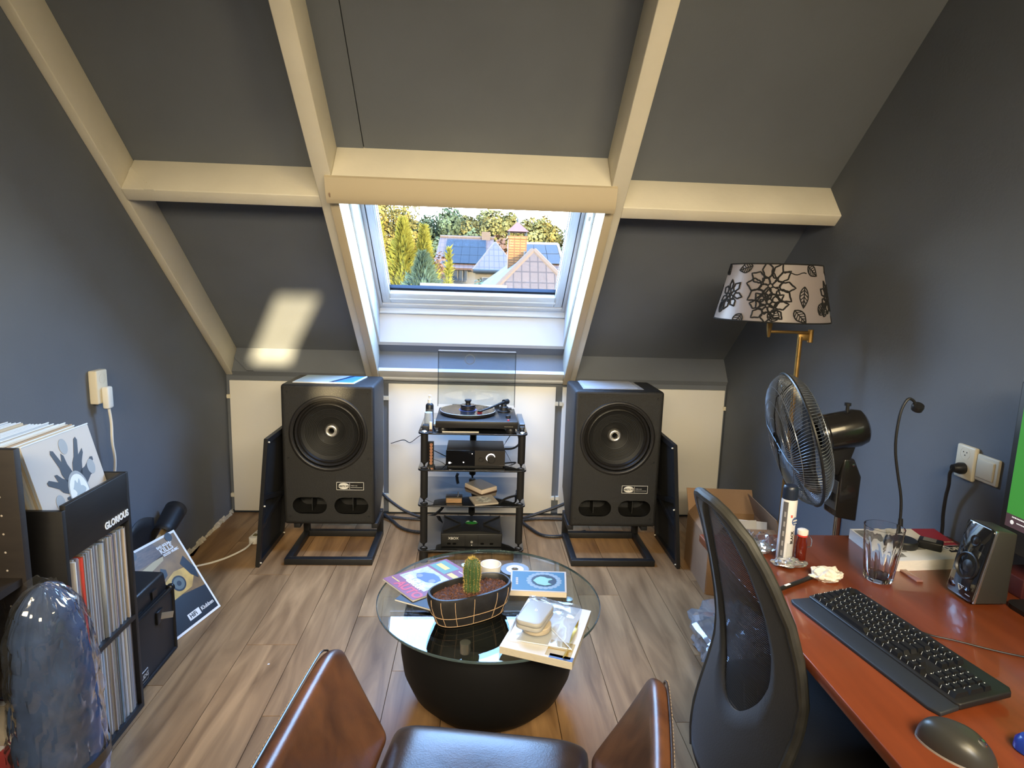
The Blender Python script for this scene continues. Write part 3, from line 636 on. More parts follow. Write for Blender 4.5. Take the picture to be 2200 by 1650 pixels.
# game console on the bottom shelf
Z0 = .0745
xb = thing('game_console', 'chunky black game console on the bottom shelf', 'game console', (-.008, 3.35, Z0))
XBM = mat('console_black', (.014, .014, .014), .45)
X0, X1, XY0, XY1 = -.172, .156, 3.215, 3.48
obj('body', MB().hexa([(X0, XY0, Z0 + .004), (X1, XY0, Z0 + .004), (X1, XY1, Z0 + .004), (X0, XY1, Z0 + .004)], [(X0 - .002, XY0, Z0 + .078), (X1 + .002, XY0, Z0 + .078), (X1, XY1, Z0 + .078), (X0, XY1, Z0 + .078)]), XBM, xb, world=True, bevel=.004)
top = MB(); zt_ = Z0 + .078
top.add([(X0, XY0, zt_), (X1, XY0, zt_), (X1 - .01, XY1, zt_), (X0 + .01, XY1, zt_), (X0 + .10, 3.28, zt_ + .013), (X1 - .10, 3.28, zt_ + .013), (X1 - .10, 3.40, zt_ + .013), (X0 + .10, 3.40, zt_ + .013), (-.05, XY0 + .012, zt_ + .010), (.034, XY0 + .012, zt_ + .010)],
        [(4, 5, 6, 7), (0, 8, 4), (8, 9, 5, 4), (9, 1, 5), (1, 2, 6, 5), (2, 3, 7, 6), (3, 0, 4, 7), (0, 1, 9, 8)])
obj('ribbed_top', top, XBM, xb, world=True)
for a, b_ in (((X0 + .004, XY1 - .01), (X0 + .10, 3.33)), ((X1 - .004, XY1 - .01), (X1 - .10, 3.33)), ((X0 + .01, XY0 + .03), (X0 + .10, 3.31)), ((X1 - .01, XY0 + .03), (X1 - .10, 3.31))):
    obj('cross_ridge', MB().tube([(a[0], a[1], zt_ + .004), (b_[0], b_[1], zt_ + .0155)], .004, 6), XBM, xb, world=True)
GRN = mat('green_jewel', (.02, .16, .03), .08, coat=1)
jw = obj('jewel', MB().lathe([(.036, zt_ + .013), (.034, zt_ + .017), (.02, zt_ + .021), (0, zt_ + .022)], 28, (-.011, 3.335, 0), cap=False, sy=.62), GRN, xb, world=True, smooth=True)
obj('jewel_ring', MB().lathe([(.040, zt_ + .012), (.040, zt_ + .015), (.035, zt_ + .016)], 28, (-.011, 3.335, 0), cap=False, sy=.62), XBM, jw, world=True, smooth=True)
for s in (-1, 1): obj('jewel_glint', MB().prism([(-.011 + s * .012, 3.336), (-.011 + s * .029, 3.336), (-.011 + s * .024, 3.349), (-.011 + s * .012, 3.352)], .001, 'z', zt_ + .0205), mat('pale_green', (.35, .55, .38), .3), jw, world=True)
obj('disc_tray', MB().box((-.044, XY0 - .004, Z0 + .008), (.028, XY0, Z0 + .074)), XBM, xb, world=True, bevel=.001)
obj('power_button', MB().lathe([(.0075, 0), (.0065, -.003), (0, -.0036)], 18, (-.007, XY0 - .004, Z0 + .034), 'y', cap=False), SILV, xb, world=True)
obj('eject_button', MB().lathe([(.003, 0), (0, -.002)], 12, (-.007, XY0 - .004, Z0 + .015), 'y', cap=False), SILV, xb, world=True)
text('lettering', 'XBOX', .019, INKW, xb, frame((-.134, XY0 - .0006, Z0 + .052), (1, 0, 0), (0, 0, 1)), world=True, sx=1.05)
for cx in (-.13, -.10, .05, .10): obj('controller_port', MB().prism(rrect(.02, .011, .005, 3, cx, Z0 + .022), .002, 'y', XY0 - .001), HOLE, xb, world=True)

# cables
CBL = mat('braided_cable', (.02, .02, .022), .5, var=.9, vscale=140)
def cable(name, pts, r, label, m=None, cat='cable', group=None):
    return tag(obj(name, MB().tube(spline(pts, 8), r, 8), m or CBL, smooth=True), label, cat, group)
cable('speaker_cable', [(-.60, 3.87, .16), (-.52, 3.84, .10), (-.42, 3.80, .05), (-.30, 3.76, .03), (-.20, 3.72, .10), (-.14, 3.70, .24), (-.10, 3.69, .34)], .009, 'thick braided cable rising from the floor behind the left side of the rack')
cable('speaker_cable', [(-.62, 3.82, .012), (-.50, 3.80, .012), (-.40, 3.78, .012), (-.28, 3.77, .012), (-.1, 3.80, .012)], .009, 'thick braided cable lying along the floor left of the rack')
cable('speaker_cable', [(-.56, 3.80, .03), (-.50, 3.74, .012), (-.44, 3.64, .012), (-.36, 3.58, .012), (-.24, 3.56, .012)], .010, 'thick braided cable looping forward over the floor left of the rack')
cable('speaker_cable', [(.30, 3.76, .012), (.34, 3.66, .012), (.40, 3.55, .012), (.47, 3.52, .012), (.56, 3.54, .012), (.68, 3.60, .012)], .010, 'thick braided cable looping forward over the floor right of the rack')
cable('speaker_cable', [(.24, 3.74, .02), (.33, 3.80, .02), (.45, 3.83, .05), (.56, 3.84, .09), (.66, 3.84, .14)], .010, 'thick braided cable climbing towards the right loudspeaker')
cable('speaker_cable', [(.22, 3.72, .012), (.36, 3.79, .012), (.50, 3.80, .012), (.66, 3.78, .012)], .009, 'thick braided cable lying flat towards the right loudspeaker')
cable('power_lead', [(-.53, 3.88, .47), (-.45, 3.86, .50), (-.40, 3.80, .50), (-.33, 3.70, .57), (-.24, 3.64, .62), (-.21, 3.6, .66), (-.19, 3.55, .70)], .0022, 'thin black lead hanging from the turntable past the left door', BLACK)
cable('power_lead', [(-.216, 3.26, .60), (-.19, 3.30, .575), (-.165, 3.34, .55), (-.155, 3.40, .53)], .0022, 'thin black lead between copper disc bar and amplifier', BLACK)
cable('audio_cable', [(.155, 3.46, .56), (.22, 3.50, .555), (.26, 3.58, .57), (.24, 3.66, .62), (.16, 3.66, .655), (.08, 3.6, .655)], .006, 'black cable bowing out behind the amplifier on the right', BLACK)
cable('audio_cable', [(-.08, 3.56, .63), (-.04, 3.58, .668), (.0, 3.59, .675), (.04, 3.58, .66), (.07, 3.55, .625)], .005, 'black cable arching over the back of the amplifier', BLACK)
cable('wire', [(.160, 3.30, .60), (.18, 3.27, .57), (.20, 3.24, .535), (.19, 3.225, .527), (.165, 3.22, .524)], .0012, 'hair thin wire dangling at the right of the amplifier', BLACK)
cable('wire', [(.158, 3.38, .60), (.18, 3.40, .63), (.20, 3.42, .655), (.19, 3.43, .64), (.17, 3.42, .61)], .0012, 'hair thin wire loop above the right of the amplifier', BLACK)
cable('audio_cable', [(.135, 3.20, .331), (.165, 3.23, .345), (.20, 3.25, .352), (.235, 3.30, .345), (.24, 3.40, .333)], .006, 'black cable curling over the right of the third shelf', BLACK)
# ------------------------------------------------------------------ coffee table and what lies on it
TC = (.061, 2.079); TZ = .399
tb = thing('coffee_table', 'round glass coffee table on a black bowl shaped base', 'table', (*TC, 0))
def table_glass():
    m = thin_glass('table_glass', (.90, .94, .93), 1.25)
    return m
TG = table_glass()
obj('glass_top', MB().lathe([(.0, TZ - .010), (.390, TZ - .010), (.392, TZ - .008), (.392, TZ - .002), (.390, TZ), (0, TZ)], 96, (*TC, 0), cap=False), TG, tb, world=True, smooth=True)
obj('glass_edge', MB().lathe([(.3905, TZ - .0098), (.3924, TZ - .008), (.3924, TZ - .002), (.3905, TZ - .0002)], 96, (*TC, 0), cap=False), mat('glass_edge_green', (.10, .15, .17), .1, trans=.5), tb, world=True, smooth=True)
TBK = mat('matt_black_shell', (.005, .005, .0055), .6, spec=.25)
obj('base', MB().lathe([(.12, 0), (.17, .006), (.225, .035), (.27, .085), (.298, .15), (.308, .22), (.306, .29), (.296, .345), (.288, .362), (.276, .366), (.268, .358), (.272, .30), (.27, .20), (.24, .11), (.17, .05), (0, .045)], 64, (*TC, 0), cap=False), TBK, tb, world=True, smooth=True)
for a in (108, -106, 0):
    cx, cy = TC[0] + .283 * math.cos(math.radians(a)), TC[1] + .283 * math.sin(math.radians(a))
    obj('glass_support', MB().lathe([(.017, .355), (.017, TZ - .0105), (.015, TZ - .0102), (0, TZ - .0102)], 24, (cx, cy, 0), cap=False), SILV, tb, world=True, smooth=True)

# oblong pot with soil, cactus
pc = Vector((-.006, 1.952, TZ)); pd = Vector((.884, .469, 0)); pn = Vector((-.469, .884, 0))
PF = Matrix(((pd.x, pn.x, 0, pc.x), (pd.y, pn.y, 0, pc.y), (0, 0, 1, pc.z), (0, 0, 0, 1)))
pot = thing('plant_pot', 'long oval black plant pot with beige stitched line pattern', 'plant pot', pc)
def potp(t, z, off=0.0):
    k = [(0, .118, .058), (.03, .132, .066), (.07, .146, .074), (.095, .148, .075), (.104, .144, .072)]
    for (z0, a0, b0), (z1, a1, b1) in zip(k, k[1:]):
        if z <= z1: f = (z - z0) / (z1 - z0); A, B = a0 + (a1 - a0) * f, b0 + (b1 - b0) * f; break
    c_, s_ = math.cos(t), math.sin(t); e_ = .8
    return PF @ Vector(((A + off) * math.copysign(abs(c_) ** e_, c_), (B + off) * math.copysign(abs(s_) ** e_, s_), z))
def ringv(a, b, z, n=48):
    return [PF @ Vector((a * math.copysign(abs(math.cos(2 * PI * i / n)) ** .8, math.cos(2 * PI * i / n)), b * math.copysign(abs(math.sin(2 * PI * i / n)) ** .8, math.sin(2 * PI * i / n)), z)) for i in range(n)]
pm = MB(); rings = [(.112, .053, 0), (.120, .060, .004), (.132, .066, .03), (.146, .074, .07), (.148, .075, .095), (.145, .073, .103), (.139, .067, .104), (.135, .063, .098), (.133, .061, .08)]
vs = []; n_ = 48
for a, b_, z in rings: vs += ringv(a, b_, z)
fs = [(j * n_ + i, j * n_ + (i + 1) % n_, (j + 1) * n_ + (i + 1) % n_, (j + 1) * n_ + i) for j in range(len(rings) - 1) for i in range(n_)] + [tuple(range(n_))[::-1]]
obj('pot_shell', pm.add(vs, fs), mat('black_clay', (.016, .015, .016), .5, var=.3, vscale=30, bump=.2, bscale=60), pot, world=True, smooth=True)
LINE = mat('beige_line', (.45, .30, .18), .7)
for k in range(14):
    t = 2 * PI * (k + .3) / 14; obj('stitched_line', MB().tube([potp(t, z, .0006) for z in (.004, .02, .04, .06, .08, .096)], .0012, 5), LINE, pot, world=True)
obj('stitched_line', MB().tube([potp(2 * PI * i / 60, .036, .0006) for i in range(60)], .0012, 5, closed=True), LINE, pot, world=True)
obj('stitched_line', MB().tube([potp(2 * PI * i / 60, .004, .001) for i in range(60)], .0012, 5, closed=True), LINE, pot, world=True)
random.seed(8); so = MB()
for i in range(900):
    a, r = random.uniform(0, 2 * PI), math.sqrt(random.random()); p = PF @ Vector((.131 * r * math.cos(a), .059 * r * math.sin(a), .085 + random.uniform(0, .006) + .006 * (1 - r)))
    d = Vector((random.uniform(-1, 1), random.uniform(-1, 1), random.uniform(-.4, .6))).normalized() * random.uniform(.003, .008); sN = d.orthogonal().normalized() * .0016
    so.add([p - d, p + sN, p + d, p - sN + Vector((0, 0, .002))], [(0, 1, 3), (1, 2, 3), (0, 3, 2)])
SOIL = mat('reddish_soil', (.11, .045, .028), .9, var=.6, vscale=120)
so.add(ringv(.134, .062, .084), [tuple(range(48))])
tag(obj('potting_soil', so, SOIL), 'reddish brown potting soil filling the oval black pot', 'soil', kind='stuff')
cb0 = PF @ Vector((.004, -.004, .086))
cac = thing('cactus', 'ribbed green cactus with golden spines in the oval pot', 'cactus', cb0)
def cacp(u, v):
    k = [(0, .021), (.010, .024), (.025, .0225), (.032, .0215), (.045, .0245), (.070, .0265), (.092, .025), (.106, .019), (.114, .010), (.117, .001)]
    z = v * .117
    for (z0, r0), (z1, r1) in zip(k, k[1:]):
        if z <= z1 + 1e-9: R_ = r0 + (r1 - r0) * (z - z0) / (z1 - z0); break
    R_ *= 1 + .11 * math.cos(14 * 2 * PI * u); return (cb0.x + R_ * math.cos(2 * PI * u), cb0.y + R_ * math.sin(2 * PI * u), cb0.z + z)
obj('ribbed_stem', MB().grid(cacp, 112, 26, True), mat('cactus_green', (.045, .085, .030), .5), cac, world=True, smooth=True, autosmooth=70)
sp_ = MB(); random.seed(5)
for k in range(14):
    for j in range(24):
        u, v = k / 14, (j + .5) / 24; p = Vector(cacp(u, v)); ax = Vector((cb0.x, cb0.y, p.z)); out = (p - ax).normalized()
        for q in range(4):
            d = (out + Vector((random.uniform(-.9, .9), random.uniform(-.9, .9), random.uniform(-.5, 1.0 if v < .85 else 2.2)))).normalized() * random.uniform(.004, .008)
            s_ = d.orthogonal().normalized() * .00035; sp_.add([p - s_, p + s_, p + d], [(0, 1, 2)])
for j in range(160):
    a = random.uniform(0, 2 * PI); p = cb0 + Vector((.012 * math.cos(a) * random.random(), .012 * math.sin(a) * random.random(), .114)); d = Vector((math.cos(a) * .6, math.sin(a) * .6, 1)).normalized() * random.uniform(.006, .011)
    s_ = d.orthogonal().normalized() * .0004; sp_.add([p - s_, p + s_, p + d], [(0, 1, 2)])
tag(obj('spines', sp_, mat('golden_spine', (.62, .44, .12), .6), cac, world=True), kind='stuff')

# magazines
def sheet4(c4, h, z): return MB().prism(c4, h, 'z', z)
def lerp2(c4, u, v):
    a = Vector(c4[0]).lerp(Vector(c4[1]), u); b_ = Vector(c4[3]).lerp(Vector(c4[2]), u); return a.lerp(b_, v)
def patch(c4, u0, v0, u1, v1): return [tuple(lerp2(c4, *p)) for p in ((u0, v0), (u1, v0), (u1, v1), (u0, v1))]
INK = {n: mat('ink_' + n, c, .45) for n, c in dict(red=(.50, .03, .05), maroon=(.20, .03, .07), yellow=(.75, .55, .06), white=(.75, .73, .70), blue=(.06, .10, .25), pale=(.48, .50, .48), green=(.10, .22, .16), grey=(.22, .22, .23), black=(.015, .015, .016), teal=(.03, .11, .17), mint=(.22, .40, .28), tan=(.50, .38, .26), gold=(.42, .28, .05), orange=(.55, .2, .05)).items()}
# u runs along the foot of the page (lower-left corner to lower-right), v up the page
mg2 = thing('magazine', 'dark magazine with a yellow detail lying under the car magazine', 'magazine', (-.2, 2.1, TZ))
c4 = [(-.266, 2.045), (-.095, 1.955), (.03, 2.18), (-.145, 2.27)]
obj('pages', sheet4(c4, .005, TZ), PAPER, mg2, world=True); obj('cover', sheet4(c4, .0006, TZ + .005), INK['black'], mg2, world=True)
obj('cover_print', sheet4(patch(c4, .72, .1, .95, .18), .0003, TZ + .0056), INK['yellow'], mg2, world=True)
mg = thing('magazine', 'maroon car magazine with a photograph of a blue car', 'magazine', (-.18, 2.19, TZ + .006))
c4 = [(-.328, 2.184), (-.202, 2.025), (-.006, 2.190), (-.104, 2.350)]      # spine foot corner, near corner, far corner, back
c4 = [(-.202, 2.025), (-.020, 2.195), (-.112, 2.348), (-.328, 2.184)]
c4 = [(-.328, 2.184), (-.202, 2.025), (.022, 2.195), (-.104, 2.352)]
zM = TZ + .0058
obj('pages', sheet4(c4, .006, zM), PAPER, mg, world=True); obj('cover', sheet4(c4, .0006, zM + .006), INK['maroon'], mg, world=True)
zc_ = zM + .0066
obj('cover_photo', sheet4(patch(c4, .06, .22, .86, .66), .0003, zc_), mat('photo_sand', (.42, .42, .40), .4, var=.3, vscale=40), mg, world=True)
car = patch(c4, .24, .40, .66, .62); obj('car_picture', sheet4([tuple(lerp2(c4, *p)) for p in ((.20, .42), (.34, .36), (.58, .38), (.72, .46), (.70, .56), (.56, .60), (.40, .60), (.24, .52))], .0004, zc_ + .0003), INK['blue'], mg, world=True)
for u, v in ((.30, .42), (.62, .46)): obj('wheel_picture', MB().lathe([(.013, 0), (0, .0004)], 16, (*lerp2(c4, u, v), zc_ + .0007), cap=False), INK['grey'], mg, world=True)
obj('cover_print', sheet4(patch(c4, .04, .70, .52, .95), .0003, zc_), INK['green'], mg, world=True)
obj('cover_print', sheet4(patch(c4, .10, .78, .40, .86), .0003, zc_ + .0003), INK['yellow'], mg, world=True)
obj('cover_print', sheet4(patch(c4, .56, .72, .96, .80), .0003, zc_), INK['yellow'], mg, world=True)
ux = (Vector(c4[1]) - Vector(c4[0])).normalized(); vx = (Vector(c4[3]) - Vector(c4[0])).normalized()
def on_page(c4, u, v, z): return frame((*lerp2(c4, u, v), z), (Vector(c4[1]) - Vector(c4[0])).to_3d(), (Vector(c4[3]) - Vector(c4[0])).to_3d())
text('lettering', 'AUTO', .052, INK['red'], mg, on_page(c4, .28, .10, zc_ + .0002), world=True, depth=.0003, bold=.002)
text('lettering', 'F50 OP DE', .026, INK['white'], mg, on_page(c4, .14, .30, zc_ + .0006), world=True, depth=.0003, bold=.001)
text('lettering', 'CIRCUIT', .026, INK['white'], mg, on_page(c4, .30, .23, zc_ + .0006), world=True, depth=.0003, bold=.001)
marks(.05, .007, 5, INK['yellow'], mg, on_page(c4, .04, .12, zc_ + .0002), world=True)
marks(.045, .007, 6, INK['white'], mg, on_page(c4, .60, .90, zc_ + .0002), world=True)
# teal book
bb = thing('paperback_book', 'teal paperback with a green cameo figure in an ornate frame', 'book', (.24, 2.15, TZ))
c4 = [(.135, 2.083), (.336, 2.067), (.356, 2.229), (.147, 2.243)]
obj('pages', sheet4(c4, .018, TZ), mat('cream_pages', (.66, .58, .46), .8), bb, world=True)
obj('cover', sheet4(c4, .0012, TZ + .018), INK['tan'], bb, world=True); z_ = TZ + .0192
obj('cover_print', sheet4(patch(c4, .03, .05, .97, .95), .0003, z_), INK['teal'], bb, world=True)
cx, cy = lerp2(c4, .60, .52)
fr_ = MB()
for k in range(20):
    a = 2 * PI * k / 20; fr_.lathe([(.010, 0), (0, .0004)], 10, (cx + .056 * math.cos(a), cy + .056 * math.sin(a), z_ + .0003), cap=False)
obj('ornate_border', fr_, mat('ornament_grey', (.22, .26, .27), .5), bb, world=True)
obj('cameo_ground', MB().lathe([(.046, 0), (0, .0003)], 36, (cx, cy, z_ + .0009), cap=False), INK['black'], bb, world=True)
obj('cameo_figure', MB().prism([(cx + a * .9, cy + b_ * .9) for a, b_ in ((-.045, .0), (-.03, .022), (-.012, .034), (.004, .03), (.016, .018), (.032, .016), (.036, .006), (.018, -.002), (.014, -.02), (.028, -.034), (.0, -.044), (-.03, -.03))], .0004, 'z', z_ + .0012), INK['mint'], bb, world=True)
marks(.055, .012, 7, INK['tan'], bb, frame((*lerp2(c4, .12, .30), z_ + .0003), (.01, .16, 0), (-.2, .01, 0)), world=True)
# cup
cu = thing('coffee_cup', 'small white cup standing behind the cactus', 'cup', (.068, 2.190, TZ))
obj('cup_body', MB().lathe([(.024, TZ), (.027, TZ + .002), (.034, TZ + .03), (.0385, TZ + .066), (.0385, TZ + .069), (.0365, TZ + .069), (.034, TZ + .05), (.030, TZ + .012), (0, TZ + .008)], 36, (.068, 2.190, 0), cap=False), mat('white_china', (.75, .72, .66), .3), cu, world=True, smooth=True, autosmooth=50)
cs = thing('disc_coaster', 'clear compact disc used as a coaster by the teal book', 'coaster', (.165, 2.285, TZ))
obj('disc', MB().lathe([(.055, TZ), (.055, TZ + .0015), (.012, TZ + .0015), (.012, TZ)], 40, (.165, 2.288, 0), cap=False), mat('disc_silver', (.35, .42, .5), .15, metal=.6), cs, world=True, smooth=True)
obj('disc_label', MB().lathe([(.034, TZ + .0018), (.014, TZ + .0018)], 36, (.165, 2.288, 0), cap=False), INK['white'], cs, world=True)
# stack: big white book, plastic sleeves, earbud case
wb_ = thing('white_book', 'large white paperback overhanging the front edge of the glass table', 'book', (.24, 1.85, TZ))
c4 = [(.086, 1.732), (.294, 1.648), (.400, 1.936), (.196, 2.020)]
obj('pages', sheet4(c4, .022, TZ), mat('ivory_pages', (.50, .45, .36), .8, var=.1, vscale=90, stretch=(1, 1, 12)), wb_, world=True)
obj('cover', sheet4(c4, .0014, TZ + .022), PAPER, wb_, world=True); z_ = TZ + .0236
obj('cover_print', sheet4(patch(c4, .68, .0, 1.0, .07), .0003, z_), INK['blue'], wb_, world=True)
obj('cover_print', sheet4(patch(c4, .62, .03, .96, .30), .0003, z_), INK['gold'], wb_, world=True)
marks(.13, .010, 8, INK['grey'], wb_, frame((*lerp2(c4, .06, .30), z_ + .0002), (Vector(c4[3]) - Vector(c4[0])).to_3d(), (Vector(c4[0]) - Vector(c4[1])).to_3d()), world=True)
FILM = thin_glass('clear_film', (.90, .92, .93), 2.2, .06, .05)
def film(c4, z, amp, seed, n=16):
    return MB().grid(lambda u, v: (*lerp2(c4, u, v), z + amp * (.5 + .5 * noise.noise((u * 3 + seed, v * 3, seed)) + .25 * noise.noise((u * 9, v * 9, seed)))), n, n)
pb1 = thing('plastic_sleeve', 'clear plastic sleeve lying open over the white book', 'plastic sleeve', (.26, 1.88, z_))
c4b = [(.110, 1.765), (.300, 1.705), (.372, 1.945), (.214, 2.035)]
obj('film_sheet', film(c4b, z_ + .001, .006, 3), FILM, pb1, world=True, smooth=True)
obj('film_flap', film([(.20, 2.03), (.372, 1.945), (.33, 1.87), (.19, 1.95)], z_ + .004, .012, 7), FILM, pb1, world=True, smooth=True)
sf = MB()
for a, b_ in (((.110, 1.765), (.300, 1.705)), ((.300, 1.705), (.235, 1.86)), ((.110, 1.765), (.150, 1.90))): sf.tube([(a[0], a[1], z_ + .004), (b_[0], b_[1], z_ + .005)], .0016, 6)
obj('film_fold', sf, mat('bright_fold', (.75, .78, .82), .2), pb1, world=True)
gs = thing('golden_ribbon', 'twisted golden strip beside the plastic sleeve on the white book', 'ribbon', (.31, 1.78, z_))
obj('strip', MB().grid(lambda u, v: (.272 + .078 * u + .010 * (v - .5) * math.cos(u * 5), 1.665 + .205 * u + .004 * (v - .5), z_ + .004 + .006 * (v - .5) * math.sin(u * 7 + 1) + .003), 24, 4), mat('gold_foil', (.55, .36, .05), .3, metal=.6), gs, world=True, smooth=True)
tin = thing('earbud_tin', 'round beige tin under the grey earbud case', 'tin', (.205, 1.815, z_))
obj('tin_body', MB().lathe([(.044, z_ + .008), (.046, z_ + .011), (.046, z_ + .026), (.044, z_ + .028), (0, z_ + .028)], 40, (.205, 1.815, 0), cap=False), mat('beige_tin', (.52, .44, .33), .5), tin, world=True, smooth=True)
ec = thing('earbud_case', 'light grey rounded earbud case lying on the beige tin', 'earbud case', (.200, 1.825, z_ + .028))
ECM = mat('grey_case', (.36, .35, .33), .4); FE = frame((.200, 1.828, z_ + .028), (.083, -.040, 0), (.042, .14, 0))
obj('case_lower', MB().at(FE).prism(rrect(.088, .142, .024, 6), .013, 'z', 0), ECM, ec, world=True, bevel=.004, bseg=3)
ul = obj('case_lid', MB().at(FE).prism(rrect(.088, .142, .024, 6), .015, 'z', .014), ECM, ec, world=True, bevel=.006, bseg=3)
text('lettering', 'b', .022, mat('embossed_grey', (.62, .60, .56), .35), ul, FE @ Matrix.Translation((0, .012, .0294)), world=True, depth=.0003, align='CENTER')
# ------------------------------------------------------------------ leather tub chair in front of the camera
def leather(name, c1, c2, rough):
    m = bpy.data.materials.new(name); m.use_nodes = True; n = m.node_tree; b = n.nodes['Principled BSDF']; _mats[name] = m
    tc = n.nodes.new('ShaderNodeTexCoord'); t = n.nodes.new('ShaderNodeTexNoise'); t.inputs['Scale'].default_value = 7; t.inputs['Detail'].default_value = 6; t.inputs['Distortion'].default_value = 1.2
    n.links.new(tc.outputs['Object'], t.inputs['Vector']); r = n.nodes.new('ShaderNodeValToRGB')
    r.color_ramp.elements[0].color = (*c1, 1); r.color_ramp.elements[1].color = (*c2, 1); r.color_ramp.elements[0].position = .3; r.color_ramp.elements[1].position = .75
    n.links.new(t.outputs['Fac'], r.inputs[0]); n.links.new(r.outputs[0], b.inputs['Base Color']); b.inputs['Roughness'].default_value = rough
    v = n.nodes.new('ShaderNodeTexVoronoi'); v.inputs['Scale'].default_value = 260; n.links.new(tc.outputs['Object'], v.inputs['Vector'])
    n2 = n.nodes.new('ShaderNodeTexNoise'); n2.inputs['Scale'].default_value = 14; n2.inputs['Detail'].default_value = 4; n.links.new(tc.outputs['Object'], n2.inputs['Vector'])
    a = n.nodes.new('ShaderNodeMath'); a.operation = 'MULTIPLY_ADD'; a.inputs[1].default_value = .12; n.links.new(v.outputs['Distance'], a.inputs[0]); n.links.new(n2.outputs['Fac'], a.inputs[2])
    bp = n.nodes.new('ShaderNodeBump'); bp.inputs['Strength'].default_value = .22; bp.inputs['Distance'].default_value = .004; n.links.new(a.outputs[0], bp.inputs['Height']); n.links.new(bp.outputs[0], b.inputs['Normal'])
    return m
LEA = leather('cognac_leather', (.075, .026, .009), (.20, .075, .024), .36)
LEAD = leather('dark_brown_leather', (.030, .019, .014), (.062, .038, .026), .33)
ac = thing('tub_chair', 'brown leather tub armchair with flared arms in the foreground', 'armchair', (.012, 1.150, 0), math.radians(-9))
def arm_f(s):
    def f(u, v):      # u 0 front .. 1 back, v 0 seat .. 1 rim
        fy = .285 - .56 * u; front = max(0, 1 - u * 6)
        xi, xo = .262 - .03 * u * u, .405 - .065 * u ** 1.5
        z0, z1 = .36, .605 + .055 * u ** 2
        k = v ** 1.1; bulge = .012 * math.sin(PI * v)
        y = fy - .055 * (1 - v) ** 1.6 * (1 if u < .5 else 0) * (1 - u * 2) if u < .5 else fy
        # rounded nose of the arm: the rim drops towards the front edge
        zz = z0 + (z1 - z0) * v - .05 * front ** 2 * v
        return (s * (xi + (xo - xi) * k + bulge), y, zz)
    return f
for s in (-1, 1):
    a = obj('arm', MB().grid(arm_f(s), 14, 9), LEA, ac, solid=.046, sub=2)
    f = arm_f(s)
    obj('piping', MB().tube([Vector(f(u / 20, 1)) + Vector((s * .012, -.012 if u == 0 else 0, -.004)) for u in range(21)], .0026, 6), LEAD, a, smooth=True)
    st = MB()
    for k in range(46):
        p = Vector(f((k + .5) / 46, .965)) + Vector((s * .019, 0, .006)); q_ = Vector(f((k + .95) / 46, .965)) + Vector((s * .019, 0, .006)); st.tube([p, q_], .0009, 4)
    tag(obj('stitching', st, mat('tan_thread', (.45, .28, .13), .7), a), kind='stuff')
def backf(u, v):
    t = (u - .5) * 2; x = .30 * t; y = -.175 - .02 * (1 - abs(t) ** 3) - .065 * v; return (x * (1 + .12 * v), y,   .36 + .345 * v - .05 * abs(t) ** 3 * v)
bk2 = obj('backrest', MB().grid(backf, 14, 8), LEA, ac, solid=.05, sub=2)
def seatm():
    m = MB(); n = 13
    def f(u, v):
        x = (u - .5) * 2; y = (v - .5) * 2; e = max(abs(x), abs(y)); r = (1 - abs(x) ** 6) * (1 - abs(y) ** 6)
        return (x * .250, y * .250 + .030, .372 + .050 * r ** .35 - .012 * math.exp(-(x * x + (y + .1) ** 2) * 3))
    m.grid(f, n, n); k = len(m.v); edge = [i for i in range(n)] + [n * j + n - 1 for j in range(1, n)] + [n * (n - 1) + i for i in range(n - 2, -1, -1)] + [n * j for j in range(n - 2, 0, -1)]
    low = [(m.v[i][0], m.v[i][1], .30) for i in edge]; m.v += low; L = len(edge)
    m.f += [(edge[i], edge[(i + 1) % L], k + (i + 1) % L, k + i) for i in range(L)] + [tuple(k + i for i in range(L))[::-1]]
    return m
se = obj('seat', seatm(), LEAD, ac, sub=2)
obj('seat_base', MB().box((-.26, -.25, .24), (.26, .22, .32)), LEAD, ac, bevel=.02)
for sx_ in (-1, 1):
    for sy_ in (-1, 1): obj('leg', MB().tube([(sx_ * .22, sy_ * .20, .25), (sx_ * .25, sy_ * .23, 0)], [.018, .012], 10), BLACKM, ac)
# ------------------------------------------------------------------ left side: record case, records, flight case, bag, bookcase
random.seed(21)
BLKW = mat('black_veneer', (.013, .012, .012), .45, var=.15, vscale=12, stretch=(1, 1, 6))
CX1, CX0, CY0, CY1, CZ = -1.135, -1.515, 1.715, 2.050, .850
rc = thing('record_cabinet', 'tall black record cabinet with two shelves and a top bin', 'record cabinet', (-1.32, 1.88, 0))
T = .016
obj('side_panel', MB().box((CX0, CY1 - T, 0), (CX1, CY1, CZ)), BLKW, rc, world=True, bevel=.001)
obj('side_panel', MB().prism([(CX0, 0), (CX1, 0), (CX1, CZ - .012), (CX1 - .05, CZ - .012), (CX0, CZ - .012)], T, 'y', CY0), BLKW, rc, world=True, bevel=.001)
obj('bottom_panel', MB().box((CX0, CY0 + T, .0), (CX1, CY1 - T, .020)), BLKW, rc, world=True)
obj('shelf_panel', MB().box((CX0, CY0 + T, .338), (CX1, CY1 - T, .354)), BLKW, rc, world=True)
obj('bin_floor', MB().box((CX0, CY0 + T, .690), (CX1 - T, CY1 - T, .702)), BLKW, rc, world=True)
fp = obj('bin_front', MB().box((CX1 - T, CY0 + T, .690), (CX1, CY1 - T, CZ)), BLKW, rc, world=True, bevel=.001)
obj('back_panel', MB().box((CX0, CY0 + T, .02), (CX0 + .01, CY1 - T, CZ)), BLKW, rc, world=True)
